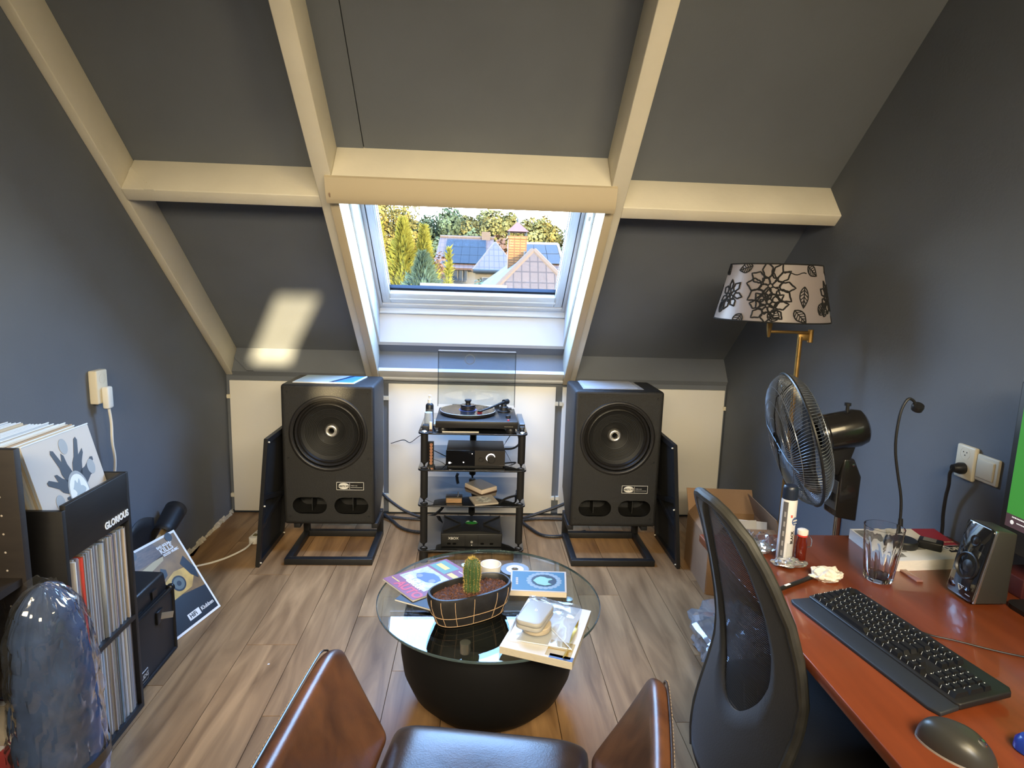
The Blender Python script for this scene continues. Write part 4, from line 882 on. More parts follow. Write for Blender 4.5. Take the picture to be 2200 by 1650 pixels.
text('lettering', 'GLORIOUS', .031, mat('white_logo', (.82, .82, .80), .5), fp, frame((CX1 + .0006, 1.905, .716), (0, 1, 0), (0, 0, 1)), world=True, depth=.0006, bold=.0012, sx=.86, shear=-.1)
# records: spines face the room in the two shelves, tops face up in the bin
SPC = [(.62, .60, .56), (.55, .55, .55), (.40, .42, .44), (.30, .32, .35), (.66, .62, .52), (.44, .40, .38), (.55, .46, .36), (.30, .28, .34), (.20, .28, .34), (.45, .36, .38), (.70, .68, .66), (.36, .33, .28), (.16, .17, .19), (.58, .50, .40), (.42, .46, .50)]
SPM = [mat('sleeve_%d' % i, c, .35, coat=.3) for i, c in enumerate(SPC)]
NAMED = {'cream': mat('sleeve_cream', (.62, .44, .22), .45), 'purple': mat('sleeve_purple', (.08, .03, .16), .4), 'red': mat('sleeve_red', (.75, .06, .03), .4), 'orange': mat('sleeve_orange', (.40, .13, .04), .45), 'white': mat('sleeve_white', (.72, .71, .68), .4), 'brown': mat('sleeve_brown', (.30, .17, .09), .45)}
CLEAR = thin_glass('clear_outer_sleeve', (.95, .96, .97), 2.0, .12)
def ordinal(n):
    return '%d%s' % (n, 'th' if 10 <= n % 100 <= 20 else {1: 'st', 2: 'nd', 3: 'rd'}.get(n % 10, 'th'))
def tone(m):
    c = m.node_tree.nodes['Principled BSDF'].inputs['Base Color'].default_value; g = sum(c[:3]) / 3
    w = 'pale' if g > .5 else 'mid' if g > .33 else 'dark'; return w + (' tan' if c[0] > c[2] * 1.15 else ' blue-grey' if c[2] > c[0] * 1.08 else ' grey')
def shelf_records(y0, y1, z0, zh, first, group, where):
    y = y0; k = 0
    while y < y1 - .003:
        th = random.choice((.004, .005, .0055, .006, .007)); m = random.choice(SPM); lab = None
        if k < len(first): nm, th, lab = first[k]; m = NAMED[nm] if nm in NAMED else m
        th = min(th, y1 - y); h = zh - random.uniform(0, .006) - (.0 if k else .004); xf = CX1 - .006 - random.uniform(0, .014)
        r_ = thing('record_sleeve', lab or '%s record sleeve, %s from the near end %s' % (tone(m), ordinal(k + 1), where), 'record', (xf - .15, y + th / 2, z0), group=group)
        lean = random.uniform(-.001, .001)
        obj('cover', MB().hexa([(xf - .31, y, z0), (xf, y, z0), (xf, y + th - .0008, z0), (xf - .31, y + th - .0008, z0)], [(xf - .31, y + lean, z0 + h), (xf, y + lean, z0 + h), (xf, y + lean + th - .0008, z0 + h), (xf - .31, y + lean + th - .0008, z0 + h)]), m, r_, world=True)
        if k % 2 == 0 and k > 2: obj('plastic_outer', MB().box((xf - .005, y - .0002, z0), (xf + .004, y + th - .0006, z0 + h + .003)), CLEAR, r_, world=True)
        y += th; k += 1
shelf_records(CY0 + T + .002, CY1 - T - .001, .354, .318, [('cream', .020, 'thick cream box set at the near end of the upper record shelf'), ('purple', .007, 'dark purple record sleeve beside the cream box set'), ('white', .006, 'white record sleeve beside the dark purple one'), ('x', .006, None), ('x', .005, None), ('x', .006, None), ('x', .006, None), ('red', .010, 'bright red record sleeve on the upper record shelf'), ('brown', .006, 'brown record sleeve right of the bright red one')], 'records on the upper shelf', 'of the upper record shelf')
shelf_records(CY0 + T + .002, CY1 - T - .001, .020, .310, [('brown', .012, 'tan box set at the near end of the lower record shelf'), ('orange', .016, 'thick orange brown record box on the lower record shelf')], 'records on the lower shelf', 'of the lower record shelf')
# bin records lean back towards the wall
lean = Vector((-.075, 0, .30)).normalized(); z0 = .704; x = CX1 - T - .012; k = 0
BINW = [mat('pale_sleeve_%d' % i, c, .4) for i, c in enumerate([(.72, .72, .70), (.60, .62, .64), (.70, .66, .58), (.50, .53, .56), (.50, .36, .20), (.42, .28, .14), (.55, .44, .28)])]
while x > CX0 + .085:
    th = random.choice((.005, .006, .007, .008)); hgt = .318 - random.uniform(0, .012); yo = random.uniform(-.004, .004); m = mat('stone_cover', (.56, .52, .48), .45) if k == 0 else random.choice(BINW)
    b0 = Vector((x, 0, z0)); t0 = b0 + lean * hgt
    yA, yB = CY0 + T + .001 + (0 if k else .0), CY1 - T - .004 + min(yo, 0)
    if k % 3 == 1: yA += .0
    r_ = thing('record_sleeve', 'pale record cover with black winged silhouettes round a white oval' if k == 0 else '%s record sleeve, %s from the front in the top bin' % (tone(m), ordinal(k + 1)), 'record', (x, 1.88, z0), group=None if k == 0 else 'records in the top bin')
    d_ = Vector((-th + .001, 0, 0))
    mb = MB().hexa([(b0.x, yA, b0.z), (b0.x, yB, b0.z), (b0.x + d_.x, yB, b0.z), (b0.x + d_.x, yA, b0.z)], [(t0.x, yA, t0.z), (t0.x, yB, t0.z), (t0.x + d_.x, yB, t0.z), (t0.x + d_.x, yA, t0.z)])
    obj('cover', mb, m, r_, world=True)
    if k == 0: front = r_; F0 = frame((b0.x, yA, b0.z), (0, 1, 0), lean) @ Matrix.Translation((0, 0, .0006)); LW = yB - yA; LH = hgt
    if k % 2 == 0: 
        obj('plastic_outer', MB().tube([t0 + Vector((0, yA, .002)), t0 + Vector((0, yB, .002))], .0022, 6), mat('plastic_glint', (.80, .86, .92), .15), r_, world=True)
    x -= th; k += 1
SIL = mat('silhouette_ink', (.055, .065, .085), .5); OVAL = mat('oval_pale', (.78, .82, .86), .5); GREYF = mat('flower_grey', (.34, .37, .40), .5)
def flat(pts, m, z, nm='cover_print', p=None): return obj(nm, MB().at(F0).prism(pts, .0003, 'z', z), m, p or front, world=True)
ccx, ccy = LW * .55, LH * .44
for a, L_, bend in ((112, .155, .1), (70, .165, -.05), (150, .130, .15), (38, .13, -.1), (215, .07, .0), (325, .06, .0)):
    d = Vector((math.cos(math.radians(a)), math.sin(math.radians(a)))); n2 = Vector((-d.y, d.x)); c0 = Vector((ccx, ccy))
    P_ = lambda t, w_: tuple(c0 + d * (L_ * t) + n2 * (w_ + bend * L_ * t * t * .3))
    flat([P_(.15, -.020), P_(.55, -.022), P_(.72, -.030), P_(.80, -.026), P_(.66, -.008), P_(.95, -.008), P_(1.0, .0), P_(.95, .008), P_(.62, .012), P_(.5, .020), P_(.15, .020)], SIL, 0)
def ell(cx, cy, a, b_, n=28): return [(cx + a * math.cos(2 * PI * i / n), cy + b_ * math.sin(2 * PI * i / n)) for i in range(n)]
for dx, dy in ((-.005, .14), (.085, .05), (-.09, -.01)): flat(ell(ccx + dx, ccy + dy, .018, .024), GREYF, .0002)
flat(ell(ccx, ccy - .004, .045, .064), GREYF, .0004); flat(ell(ccx, ccy - .008, .041, .058), OVAL, .0008)
flat([(ccx + (.022 + .008 * math.cos(5 * 2 * PI * i / 40)) * math.cos(2 * PI * i / 40), ccy - .005 + (.034 + .008 * math.sin(7 * 2 * PI * i / 40)) * math.sin(2 * PI * i / 40)) for i in range(40)], mat('oval_motif', (.42, .50, .56), .5), .0012)
flat([(LW * .02, LH * .27), (LW * .99, LH * .40), (LW * .99, LH * .405), (LW * .02, LH * .275)], OVAL, .0014)

# flight case for records
FX, FXB, FY0, FY1, FZ = -1.186, -1.49, 2.085, 2.392, .268
fk = thing('flight_case', 'black record flight case with its lid ajar beside the cabinet', 'flight case', (-1.34, 2.24, 0))
FKM = mat('black_case_laminate', (.012, .012, .013), .4)
obj('case_body', MB().box((FXB, FY0, .004), (FX, FY1, FZ)), FKM, fk, world=True, bevel=.006)
obj('case_lid', MB().hexa([(FXB, FY0 + .004, FZ + .002), (FX - .012, FY0 + .004, FZ + .002), (FX - .012, FY1 - .012, FZ + .002), (FXB, FY1 - .012, FZ + .002)], [(FXB, FY0 + .004, FZ + .085), (FX - .018, FY0 + .004, FZ + .075), (FX - .018, FY1 - .018, FZ + .075), (FXB, FY1 - .018, FZ + .085)]), FKM, fk, world=True, bevel=.010, bseg=3)
EDG = mat('black_edge_profile', (.02, .02, .022), .3, metal=.5)
for a, b_ in (((FX, FY1, .01), (FX, FY1, FZ)), ((FX, FY0, FZ), (FX, FY1, FZ)), ((FX, FY0, .008), (FX, FY1, .008)), ((FX, FY0, .01), (FX, FY0, FZ)), ((FX, FY1, FZ), (FXB, FY1, FZ))):
    obj('edge_profile', MB().tube([a, b_], .007, 8), EDG, fk, world=True)
lt = obj('latch', MB().box((FX, 2.255, FZ - .085), (FX + .008, 2.300, FZ - .035)), EDG, fk, world=True, bevel=.002)
obj('latch_lever', MB().at(frame((FX + .008, 2.285, FZ - .062), (.5, .8, -.3), (0, .3, 1))).box((-.005, -.012, 0), (.045, .012, .004)), CHROME, lt, world=True)
obj('latch_plate', MB().box((FX - .013, 2.26, FZ + .015), (FX - .008, 2.295, FZ + .045)), EDG, fk, world=True)
bd = obj('badge', MB().box((FX + .0005, 2.125, .022), (FX + .002, 2.178, .062)), mat('badge_white', (.7, .7, .7), .5), fk, world=True)
obj('badge_field', MB().box((FX + .002, 2.127, .024), (FX + .0026, 2.176, .060)), INK['black'], bd, world=True)
text('lettering', 'UDG', .022, INKW, bd, frame((FX + .0028, 2.130, .042), (0, 1, 0), (0, 0, 1)), world=True, depth=.0002)
obj('corner_cap', MB().lathe([(.016, 0), (.014, .012), (.008, .018)], 12, (FX - .004, FY1 - .004, FZ - .004)), EDG, fk, world=True, smooth=True)

# printed carrier bag leaning behind the flight case
pg_ = thing('carrier_bag', 'printed shop bag with a glowing speaker picture leaning behind the flight case', 'bag', (-1.25, 2.65, 0))
A_ = Vector((-1.226, 2.372, .004)); B_ = Vector((-1.140, 2.722, .004)); Tv = Vector((-1.372, 2.812, .332)) - B_
c3d = [A_, B_, B_ + Tv, A_ + Tv + Vector((0, 0, 0))]
def bag(u, v): return A_.lerp(B_, u) + Tv * v
nb = (B_ - A_).cross(Tv).normalized()
if nb.x < 0: nb = -nb
mbq = MB(); mbq.add([bag(0, 0), bag(1, 0), bag(1, 1), bag(0, 1), bag(0, 0) - nb * .012, bag(1, 0) - nb * .012, bag(1, 1) - nb * .008, bag(0, 1) - nb * .008], [(0, 1, 2, 3), (7, 6, 5, 4), (0, 4, 5, 1), (1, 5, 6, 2), (2, 6, 7, 3), (3, 7, 4, 0)])
obj('bag_body', mbq, mat('bag_white', (.80, .79, .76), .5), pg_, world=True)
def onbag(pts, m, off, nm='bag_print', p=None):
    return obj(nm, MB().add([bag(u, v) + nb * off for u, v in pts], [tuple(range(len(pts)))]), m, p or pg_, world=True)
DK = mat('print_dark', (.020, .022, .026), .35); AMB = mat('print_amber', (.60, .36, .07), .4, var=.3, vscale=14); OCH = mat('print_ochre', (.22, .12, .03), .4, var=.4, vscale=9); BRN = mat('print_brown', (.10, .055, .03), .4, var=.5, vscale=30, stretch=(1, 1, 5))
onbag([(0, .025), (.97, .025), (.97, .975), (0, .975)], OCH, .0006)
onbag([(0, .80), (.72, .80), (.60, .975), (0, .975)], BRN, .0010)
onbag([(.02, .64), (.62, .76), (.66, .82), (.02, .74)], mat('print_beam', (.45, .34, .16), .4), .0010)
onbag([(0, .025), (.97, .025), (.97, .30), (.60, .345), (.25, .33), (0, .36)], DK, .0012)
onbag([(.42, .34), (.78, .36), (.90, .46), (.86, .58), (.66, .60), (.46, .54), (.40, .44)], AMB, .0014)
def bell(cu, cv, a, b_, n=26): return [(cu + a * math.cos(2 * PI * i / n), cv + b_ * math.sin(2 * PI * i / n)) for i in range(n)]
onbag(bell(.64, .465, .105, .085), DK, .0018); onbag(bell(.64, .465, .082, .066), mat('print_cone', (.12, .14, .12), .4), .0021); onbag(bell(.64, .465, .034, .028), DK, .0024)
onbag([(.30, .58), (.38, .66), (.44, .62), (.52, .70), (.58, .66), (.56, .60), (.44, .56)], DK, .0018); onbag([(.80, .64), (.90, .70), (.97, .52), (.94, .40), (.86, .48)], DK, .0018)
Bt = frame(bag(.70, .90) + nb * .0016, B_ - A_, Tv)
for i, (s_, sz) in enumerate((('BAD SOUND', .015), ('KILLS', .033), ('GOOD MUSIC', .0145))):
    text('lettering', s_, sz, INKW, pg_, frame(bag(.62 + .015 * i, .90 - .05 * i) + nb * .0018, B_ - A_, Tv), world=True, depth=.0003, bold=.001)
onbag([(.50, .07), (.70, .07), (.70, .14), (.50, .14)], INKW, .0018)
text('lettering', 'HiFi', .026, INK['black'], pg_, frame(bag(.525, .105) + nb * .0022, B_ - A_, Tv), world=True, depth=.0002, bold=.0006)
text('lettering', 'Klubben', .024, INKW, pg_, frame(bag(.72, .105) + nb * .0020, B_ - A_, Tv), world=True, depth=.0003, bold=.0004)
for u in (.28, .86): onbag(bell(u, .955, .055, .05), BLACK, .0022, 'handle_patch')
# rolled black card and a wooden slat stuck behind the bag
rl = thing('card_roll', 'rolled black card with a raw wood slat sticking out above the bag', 'card roll', (-1.45, 2.88, 0))
ax0, ax1 = Vector((-1.43, 2.70, .255)), Vector((-1.46, 3.02, .345)); dr = (ax1 - ax0).normalized(); sd = Vector((0, -.3, 1)).cross(dr).normalized(); ud = dr.cross(sd)
obj('card_curl', MB().grid(lambda u, v: tuple(ax0 + dr * (.14 + v * .20) + (sd * math.cos(u * 4.4 - .6) + ud * math.sin(u * 4.4 - .6)) * (.042 + .008 * v)), 20, 6), mat('black_card', (.012, .012, .014), .5), rl, world=True, smooth=True, solid=.002)
sl = MB().at(frame(ax0 + dr * .05, dr, ud)).box((-.20, -.014, -.006), (.16, .014, .006)); obj('wood_slat', sl, mat('raw_pine', (.50, .36, .20), .7, var=.2, vscale=12), rl, world=True)
obj('card_sheet', MB().grid(lambda u, v: (-1.47 - .015 * math.sin(u * 3), 2.60 + .24 * u, .05 + v * (.30 + .055 * math.sin(u * 2.6))), 12, 8), _mats['black_card'], rl, world=True, smooth=True, solid=.002)
tag(obj('red_wrapper', MB().at(frame((-1.512, 3.315, 0), (-.02, .14, 0), (1, .1, 0))).box((-.07, -.012, 0), (.07, .012, .012)).box((-.05, -.010, .012), (.06, .008, .016)), mat('red_foil', (.40, .012, .012), .35), bevel=.003), 'small red wrapper lying at the foot of the left wall', 'wrapper')
# power strip by the left speaker
ps = thing('power_strip', 'white power strip lying behind the left speaker grille', 'power strip', (-1.215, 3.49, 0))
FPm = frame((-1.235, 3.40, .0), (.03, .24, 0), (-1, .12, 0))
obj('strip_body', MB().at(FPm).prism(rrect(.26, .055, .02, 4, .13, 0), .038, 'z', .001), WHITEP, ps, world=True, bevel=.004)
for k in range(3): obj('socket_hole', MB().at(FPm).lathe([(.018, .0393), (.0, .0393)], 20, (.095 + .055 * k, 0, 0), cap=False), mat('socket_grey', (.45, .44, .42), .5), ps, world=True)
obj('switch', MB().at(FPm).box((.032, -.011, .0385), (.058, .011, .043)), mat('switch_amber', (.12, .10, .02), .4), ps, world=True)
cable('extension_cord', [(-1.232, 3.405, .02), (-1.25, 3.33, .008), (-1.30, 3.23, .006), (-1.36, 3.16, .006), (-1.43, 3.11, .006), (-1.475, 3.06, .006)], .0055, 'white extension cord running from the power strip to the left wall', WHITEP)
# wall sockets
def socket(name, label, x, y, z, s, w_, h, plug=True):
    t = thing(name, label, 'socket', (x, y, z)); d = s
    obj('face_plate', MB().box((min(x, x + d * .034), y - w_ / 2, z - h / 2), (max(x, x + d * .034), y + w_ / 2, z + h / 2)), CREAMP, t, world=True, bevel=.006, bseg=3)
    return t
sk = socket('wall_socket', 'cream double wall socket with a white plug on the left wall', XL, 2.575, 1.035, 1, .075, .135)
obj('socket_hole', MB().lathe([(.020, .0345), (.020, .030), (0, .030)], 20, (XL, 2.575, 1.068), 'x', cap=False), mat('socket_inner', (.55, .48, .36), .5), sk, world=True)
obj('plug', MB().box((XL + .034, 2.560, .945), (XL + .060, 2.60, 1.035)), WHITEP, sk, world=True, bevel=.008, bseg=3)
cable('mains_lead', [(XL + .05, 2.578, .945), (XL + .048, 2.590, .88), (XL + .045, 2.592, .80), (XL + .045, 2.602, .73), (XL + .04, 2.598, .66), (XL + .03, 2.57, .55)], .0055, 'white cord hanging from the plug on the left wall', WHITEP)

# bookcase at the frame edge
bc = thing('bookcase', 'dark brown bookcase at the left picture edge', 'bookcase', (-1.35, 1.4, 0))
DBR = mat('dark_brown_veneer', (.022, .017, .015), .5, var=.2, vscale=10, stretch=(1, 1, 5))
BYF, BXF = 1.625, -1.165
obj('side_panel', MB().box((XL + .01, BYF - .022, 0), (BXF, BYF, 1.045)), DBR, bc, world=True, bevel=.001)
obj('back_panel', MB().box((XL + .002, .6, 0), (XL + .008, BYF, 1.045)), DBR, bc, world=True)
for z in (.03, .455, .70): obj('shelf_board', MB().box((XL + .01, .6, z - .02), (BXF - .01, BYF - .023, z)), DBR, bc, world=True)
hol = MB()
PIN = mat('pin_hole', (.45, .40, .36), .5)
for z in [.12 + .05 * k for k in range(17)]:
    obj('shelf_pin', MB().lathe([(.003, 0), (0, -.0006)], 8, (BXF - .045, BYF - .0222, z), 'y', cap=False), PIN, bc, world=True)
WG = thin_glass('wine_glass', (.97, .98, .98), 1.6)
for k, (gx, gy, lab) in enumerate(((-1.222, 1.548, 'stemmed wine glass standing on the bookcase shelf at the left edge'),)):
    wg = thing('wine_glass', lab, 'glass', (gx, gy, .455))
    obj('foot', MB().lathe([(.034, .456), (.030, .459), (.006, .463), (.004, .47), (.004, .535)], 24, (gx, gy, 0), cap=False), WG, wg, world=True, smooth=True)
    obj('bowl', MB().lathe([(.004, .535), (.025, .55), (.036, .575), (.037, .60), (.031, .655)], 24, (gx, gy, 0), cap=False), WG, wg, world=True, smooth=True)
yb = 1.585
for k, (c, h, nm) in enumerate((((.60, .36, .38), .345, 'pink'), ((.40, .48, .46), .335, 'pale green'), ((.45, .38, .28), .36, 'tan'), ((.35, .05, .05), .25, 'dark red'))):
    b9 = thing('shelf_book', '%s book standing at the bottom of the bookcase' % nm, 'book', (-1.26, yb, .03), group='books at the bottom of the bookcase')
    obj('cover', MB().box((-1.40, yb - .020, .031), (-1.188 + .006 * (k % 2), yb + .002, .031 + h)), mat('book_' + nm.replace(' ', '_'), c, .5, var=.2, vscale=20), b9, world=True); obj('pages', MB().box((-1.398, yb - .018, .031 + h), (-1.192, yb, .032 + h)), PAPER, b9, world=True); yb -= .024

# bagged cushion roll standing in front of the cabinet
wr = thing('wrapped_cushion', 'navy cushion roll wrapped in clear plastic standing by the bookcase', 'cushion', (-1.085, 1.555, 0))
WC = Vector((-1.092, 1.56, 0))
def wrapp(off, seed, amp):
    def f(u, v):
        k = [(0, .118), (.12, .112), (.3, .106), (.45, .100), (.58, .088), (.65, .068), (.695, .035), (.708, .004)]
        z = v * .708
        for (z0, r0), (z1, r1) in zip(k, k[1:]):
            if z <= z1 + 1e-9: r = r0 + (r1 - r0) * (z - z0) / (z1 - z0); break
        a = 2 * PI * u; r = max(.002, r + off + amp * noise.noise((math.cos(a) * 2.2, math.sin(a) * 2.2, z * 9 + seed)) + amp * 1.1 * abs(noise.noise((math.cos(a) * 5, math.sin(a) * 5, z * 16 + seed))))
        return (WC.x + r * math.cos(a), WC.y + r * math.sin(a), z + .001)
    return f
obj('cushion_body', MB().grid(wrapp(-.010, 2, .006), 40, 34, True), mat('navy_fabric', (.040, .075, .17), .7, var=.35, vscale=12), wr, world=True, smooth=True, autosmooth=180)
WRAP = thin_glass('crinkled_wrap', (.95, .96, .98), 3.8, .08, .018)
obj('plastic_wrap', MB().grid(wrapp(-.003, 9, .013), 96, 80, True), WRAP, wr, world=True, smooth=True, autosmooth=24)
obj('wrap_knot', MB().grid(lambda u, v: (WC.x - .035 + .07 * u + .01 * math.sin(v * 9), WC.y - .01 + .012 * noise.noise((u * 6, v * 5, 2)), .69 + .04 * v * (1 + .5 * noise.noise((u * 5, v * 3, 7)))), 14, 6), WRAP, wr, world=True, smooth=True)
obj('brown_tape', MB().grid(lambda u, v: tuple(Vector(wrapp(.006, 9, .006)(u, (.20 + .03 * v + .02 * math.sin(2 * PI * u)) / .708))), 48, 3, True), mat('brown_tape', (.06, .045, .03), .3), wr, world=True, smooth=True)
tag(obj('paper_scrap', MB().prism([(-.79, 2.283), (-.782, 2.284), (-.783, 2.291), (-.789, 2.290)], .001, 'z', 0), PAPER), 'tiny white scrap lying on the wooden floor', 'scrap')
# ------------------------------------------------------------------ right side: desk and its clutter
DZ = .700
dk = thing('desk', 'reddish cherry wood desk along the right wall', 'desk', (1.17, 1.0, 0))
CHERRY = mat('cherry_veneer', (.195, .043, .013), .32, var=.22, vscale=3, stretch=(6, .7, 1), coat=.25, spec=.45)
obj('desk_top', MB().box((.745, .15, DZ - .026), (1.600, 1.930, DZ)), CHERRY, dk, world=True, bevel=.003)
obj('end_panel', MB().box((1.12, 1.885, 0), (1.58, 1.907, DZ - .026)), CHERRY, dk, world=True)
obj('end_panel', MB().box((.80, .17, 0), (1.58, .192, DZ - .026)), CHERRY, dk, world=True)
obj('back_rail', MB().box((1.55, .20, .30), (1.572, 1.88, DZ - .026)), CHERRY, dk, world=True)

# keyboard with single keys
KX = Vector((.167, -.986, 0)).normalized(); KY = Vector((.986, .167, 0)).normalized()
ko = Vector((.838, 1.480, DZ))
kb = thing('keyboard', 'black full size keyboard lying on the desk', 'keyboard', ko)
tilt = math.radians(5.5); KF = frame(ko + Vector((0, 0, .008)), KX, KY * math.cos(tilt) + Vector((0, 0, math.sin(tilt))))
KBM = mat('keyboard_black', (.013, .013, .014), .45); KEYM = mat('keycap_black', (.011, .011, .012), .4); WRST = mat('palm_rest', (.020, .024, .032), .55)
KL, KW = .436, .178
obj('body', MB().at(KF).prism([(0, .045), (.004, .040), (KL - .008, .040), (KL, .046), (KL, KW - .01), (KL - .012, KW), (.012, KW), (0, KW - .01)], .014, 'z', -.008), KBM, kb, world=True, bevel=.003)
obj('palm_rest', MB().at(KF).prism([(.002, .042), (-.006, -.006), (.01, -.012), (KL - .02, -.012), (KL + .004, -.004), (KL, .044)], .010, 'z', -.008), WRST, kb, world=True, bevel=.003)
kc = MB().hexa([(-.0082, -.0082, 0), (.0082, -.0082, 0), (.0082, .0082, 0), (-.0082, .0082, 0)], [(-.0064, -.0055, .009), (.0064, -.0055, .009), (.0064, .007, .009), (-.0064, .007, .009)]).mesh('key'); kc.materials.append(KEYM)
bmx = bmesh.new(); bmx.from_mesh(kc); bmesh.ops.recalc_face_normals(bmx, faces=bmx.faces); bmx.to_mesh(kc); bmx.free()
LEG = mat('legend_glint_white', (.72, .70, .62), .5)
lg = MB().add([(-.0045, .002, .0093), (-.0022, .002, .0093), (-.0022, .0048, .0093), (-.0045, .0048, .0093)], [(0, 1, 2, 3)]).add([(-.0076, -.0079, .001), (-.0062, -.0079, .001), (-.0052, -.0060, .0088), (-.0064, -.0060, .0088)], [(0, 1, 2, 3)]).mesh('legend_and_glint'); lg.materials.append(LEG)  # top square is the legend, front streak a painted highlight on the edge
U = .0181; rows = []
for r, widths in enumerate(([1.25, 1.25, 1.25, 6.25, 1.25, 1.25, 1.25, 1.25], [2.25] + [1] * 10 + [2.75], [1.75] + [1] * 11 + [2.25], [1.5] + [1] * 12 + [1.5], [1] * 13 + [2], [1, -1, 1, 1, 1, 1, -.5, 1, 1, 1, 1, -.5, 1, 1, 1, 1])):
    x = 0.0
    for w_ in widths:
        if w_ > 0: rows.append((x + w_ / 2, r + (.25 if r == 5 else 0), w_, 1))
        x += abs(w_)
for c in range(3):
    rows.append((15.75 + c, 0, 1, 1)); rows.append((15.75 + c, 3, 1, 1)); rows.append((15.75 + c, 4, 1, 1)); rows.append((15.75 + c, 5.25, 1, 1))
rows.append((16.75, 1, 1, 1))
rows += [(19.75, 0, 2, 1), (21.25, 0, 1, 1)] + [(19.25 + c, r, 1, 1) for r in (1, 2, 3) for c in range(3)] + [(19.25 + c, 4, 1, 1) for c in range(4)] + [(22.25, 2.5, 1, 2), (22.25, .5, 1, 2)]
kinv = root_matrix(kb).inverted()
for (cx, cy, w_, h_) in rows:
    M_ = kinv @ KF @ Matrix.Translation((.010 + cx * U, .056 + cy * U, .006)) @ Matrix.Diagonal((w_ + (w_ - 1) * .1, h_ + (h_ - 1) * .1, 1, 1))
    o = bpy.data.objects.new('key', kc); COL.objects.link(o); o.parent = kb; o.matrix_basis = M_
    o2 = bpy.data.objects.new('legend_and_glint', lg); COL.objects.link(o2); o2.parent = o; o2.matrix_basis = Matrix.Diagonal((1 / (w_ + (w_ - 1) * .1), 1 / (h_ + (h_ - 1) * .1), 1, 1)) @ Matrix.Translation((-(w_ - 1) * .009, -(h_ - 1) * .009, 0))
cable('keyboard_lead', [(1.045, 1.33, DZ + .02), (1.09, 1.325, DZ + .004), (1.14, 1.30, DZ + .003), (1.22, 1.25, DZ + .003), (1.32, 1.21, DZ + .003), (1.42, 1.20, DZ + .003)], .002, 'thin black lead curving away from the keyboard', BLACK)
# mouse
ms = thing('computer_mouse', 'dark grey sculpted mouse near the desk corner', 'mouse', (.870, .960, DZ))
def mousef(u, v):
    a = 2 * PI * u; L_ = .062; t = v; z = .045 * math.sin(t * PI / 2); r = math.cos(t * PI / 2) ** .55
    x = math.cos(a) * L_ * r; y = math.sin(a) * .040 * r * (1 + .35 * math.cos(a) * .4)
    y += .018 * max(0, -math.cos(a)) * max(0, math.sin(a)) * r * (1 - t); z *= 1 - .35 * (x / L_) ** 2 * (1 if x > 0 else .2) + .15 * (-x / L_) * .4
    return (x, y, z + .002)
MFr = frame((.868, .958, DZ), (.070, -.085, 0), (.085, .070, 0))
obj('shell', MB().at(MFr).grid(mousef, 36, 14, True), mat('graphite_shell', (.06, .058, .05), .35, metal=.3), ms, world=True, smooth=True, autosmooth=70)
obj('base', MB().at(MFr).prism([(mousef(i / 30, 0)[0] * 1.01, mousef(i / 30, 0)[1] * 1.01) for i in range(30)], .004, 'z', 0), mat('pale_mouse_base', (.40, .38, .34), .4), ms, world=True)
obj('scroll_wheel', MB().at(MFr).lathe([(.008, -.004), (.009, 0), (.008, .004)], 16, (.034, .002, .034), 'y'), CHROME, ms, world=True, smooth=True)
obj('thumb_buttons', MB().at(MFr).box((-.01, .030, .022), (.018, .037, .027)), BLACK, ms, world=True, bevel=.002)
tag(obj('blue_bottle_cap', MB().lathe([(.022, DZ), (.024, DZ + .003), (.023, DZ + .018), (.016, DZ + .027), (0, DZ + .030)], 24, (1.005, .955, 0), cap=False), mat('blue_gloss', (.02, .05, .30), .25), smooth=True), 'small shiny blue cap at the bottom right picture corner', 'cap')

# drinking glass, bottle, spray can and bits
tg = thing('drinking_glass', 'empty faceted drinking glass on the desk', 'glass', (1.150, 1.613, DZ))
gp = MB(); n_ = 40
def gring(r, z, fac): return [(1.150 + r * (1 + fac * math.cos(10 * 2 * PI * i / n_)) * math.cos(2 * PI * i / n_), 1.613 + r * (1 + fac * math.cos(10 * 2 * PI * i / n_)) * math.sin(2 * PI * i / n_), z) for i in range(n_)]
rr_ = [(.032, 0, .0), (.036, .004, .03), (.038, .03, .05), (.044, .085, .05), (.047, .105, .012), (.050, .145, 0), (.0515, .158, 0), (.0495, .158, 0), (.046, .12, 0), (.041, .08, 0), (.035, .03, 0), (.030, .014, 0), (.001, .013, 0)]
vs = []
for r, z, fc_ in rr_: vs += gring(r, DZ + .0005 + z, fc_)
gp.add(vs, [(j * n_ + i, j * n_ + (i + 1) % n_, (j + 1) * n_ + (i + 1) % n_, (j + 1) * n_ + i) for j in range(len(rr_) - 1) for i in range(n_)] + [tuple(range(n_))[::-1]])
obj('glass_body', gp, mat('clear_glass', (1, 1, 1), .0, trans=1.0, ior=1.45), tg, world=True, smooth=True, autosmooth=25)
bt = thing('swing_top_bottle', 'tiny amber swing top bottle beside the spray can', 'bottle', (.985, 1.735, DZ))
obj('bottle_body', MB().lathe([(.0145, DZ), (.016, DZ + .003), (.016, DZ + .055), (.013, DZ + .068), (.0125, DZ + .080)], 24, (.985, 1.735, 0)), mat('amber_glass', (.10, .012, .006), .08, coat=.6), bt, world=True, smooth=True)
obj('red_seal', MB().lathe([(.0145, DZ + .078), (.0145, DZ + .083)], 20, (.985, 1.735, 0)), mat('red_rubber', (.5, .03, .02), .5), bt, world=True)
obj('stopper', MB().lathe([(.0145, DZ + .083), (.0160, DZ + .088), (.0155, DZ + .097), (.010, DZ + .100), (0, DZ + .101)], 20, (.985, 1.735, 0), cap=False), mat('white_ceramic', (.72, .66, .60), .3), bt, world=True, smooth=True)
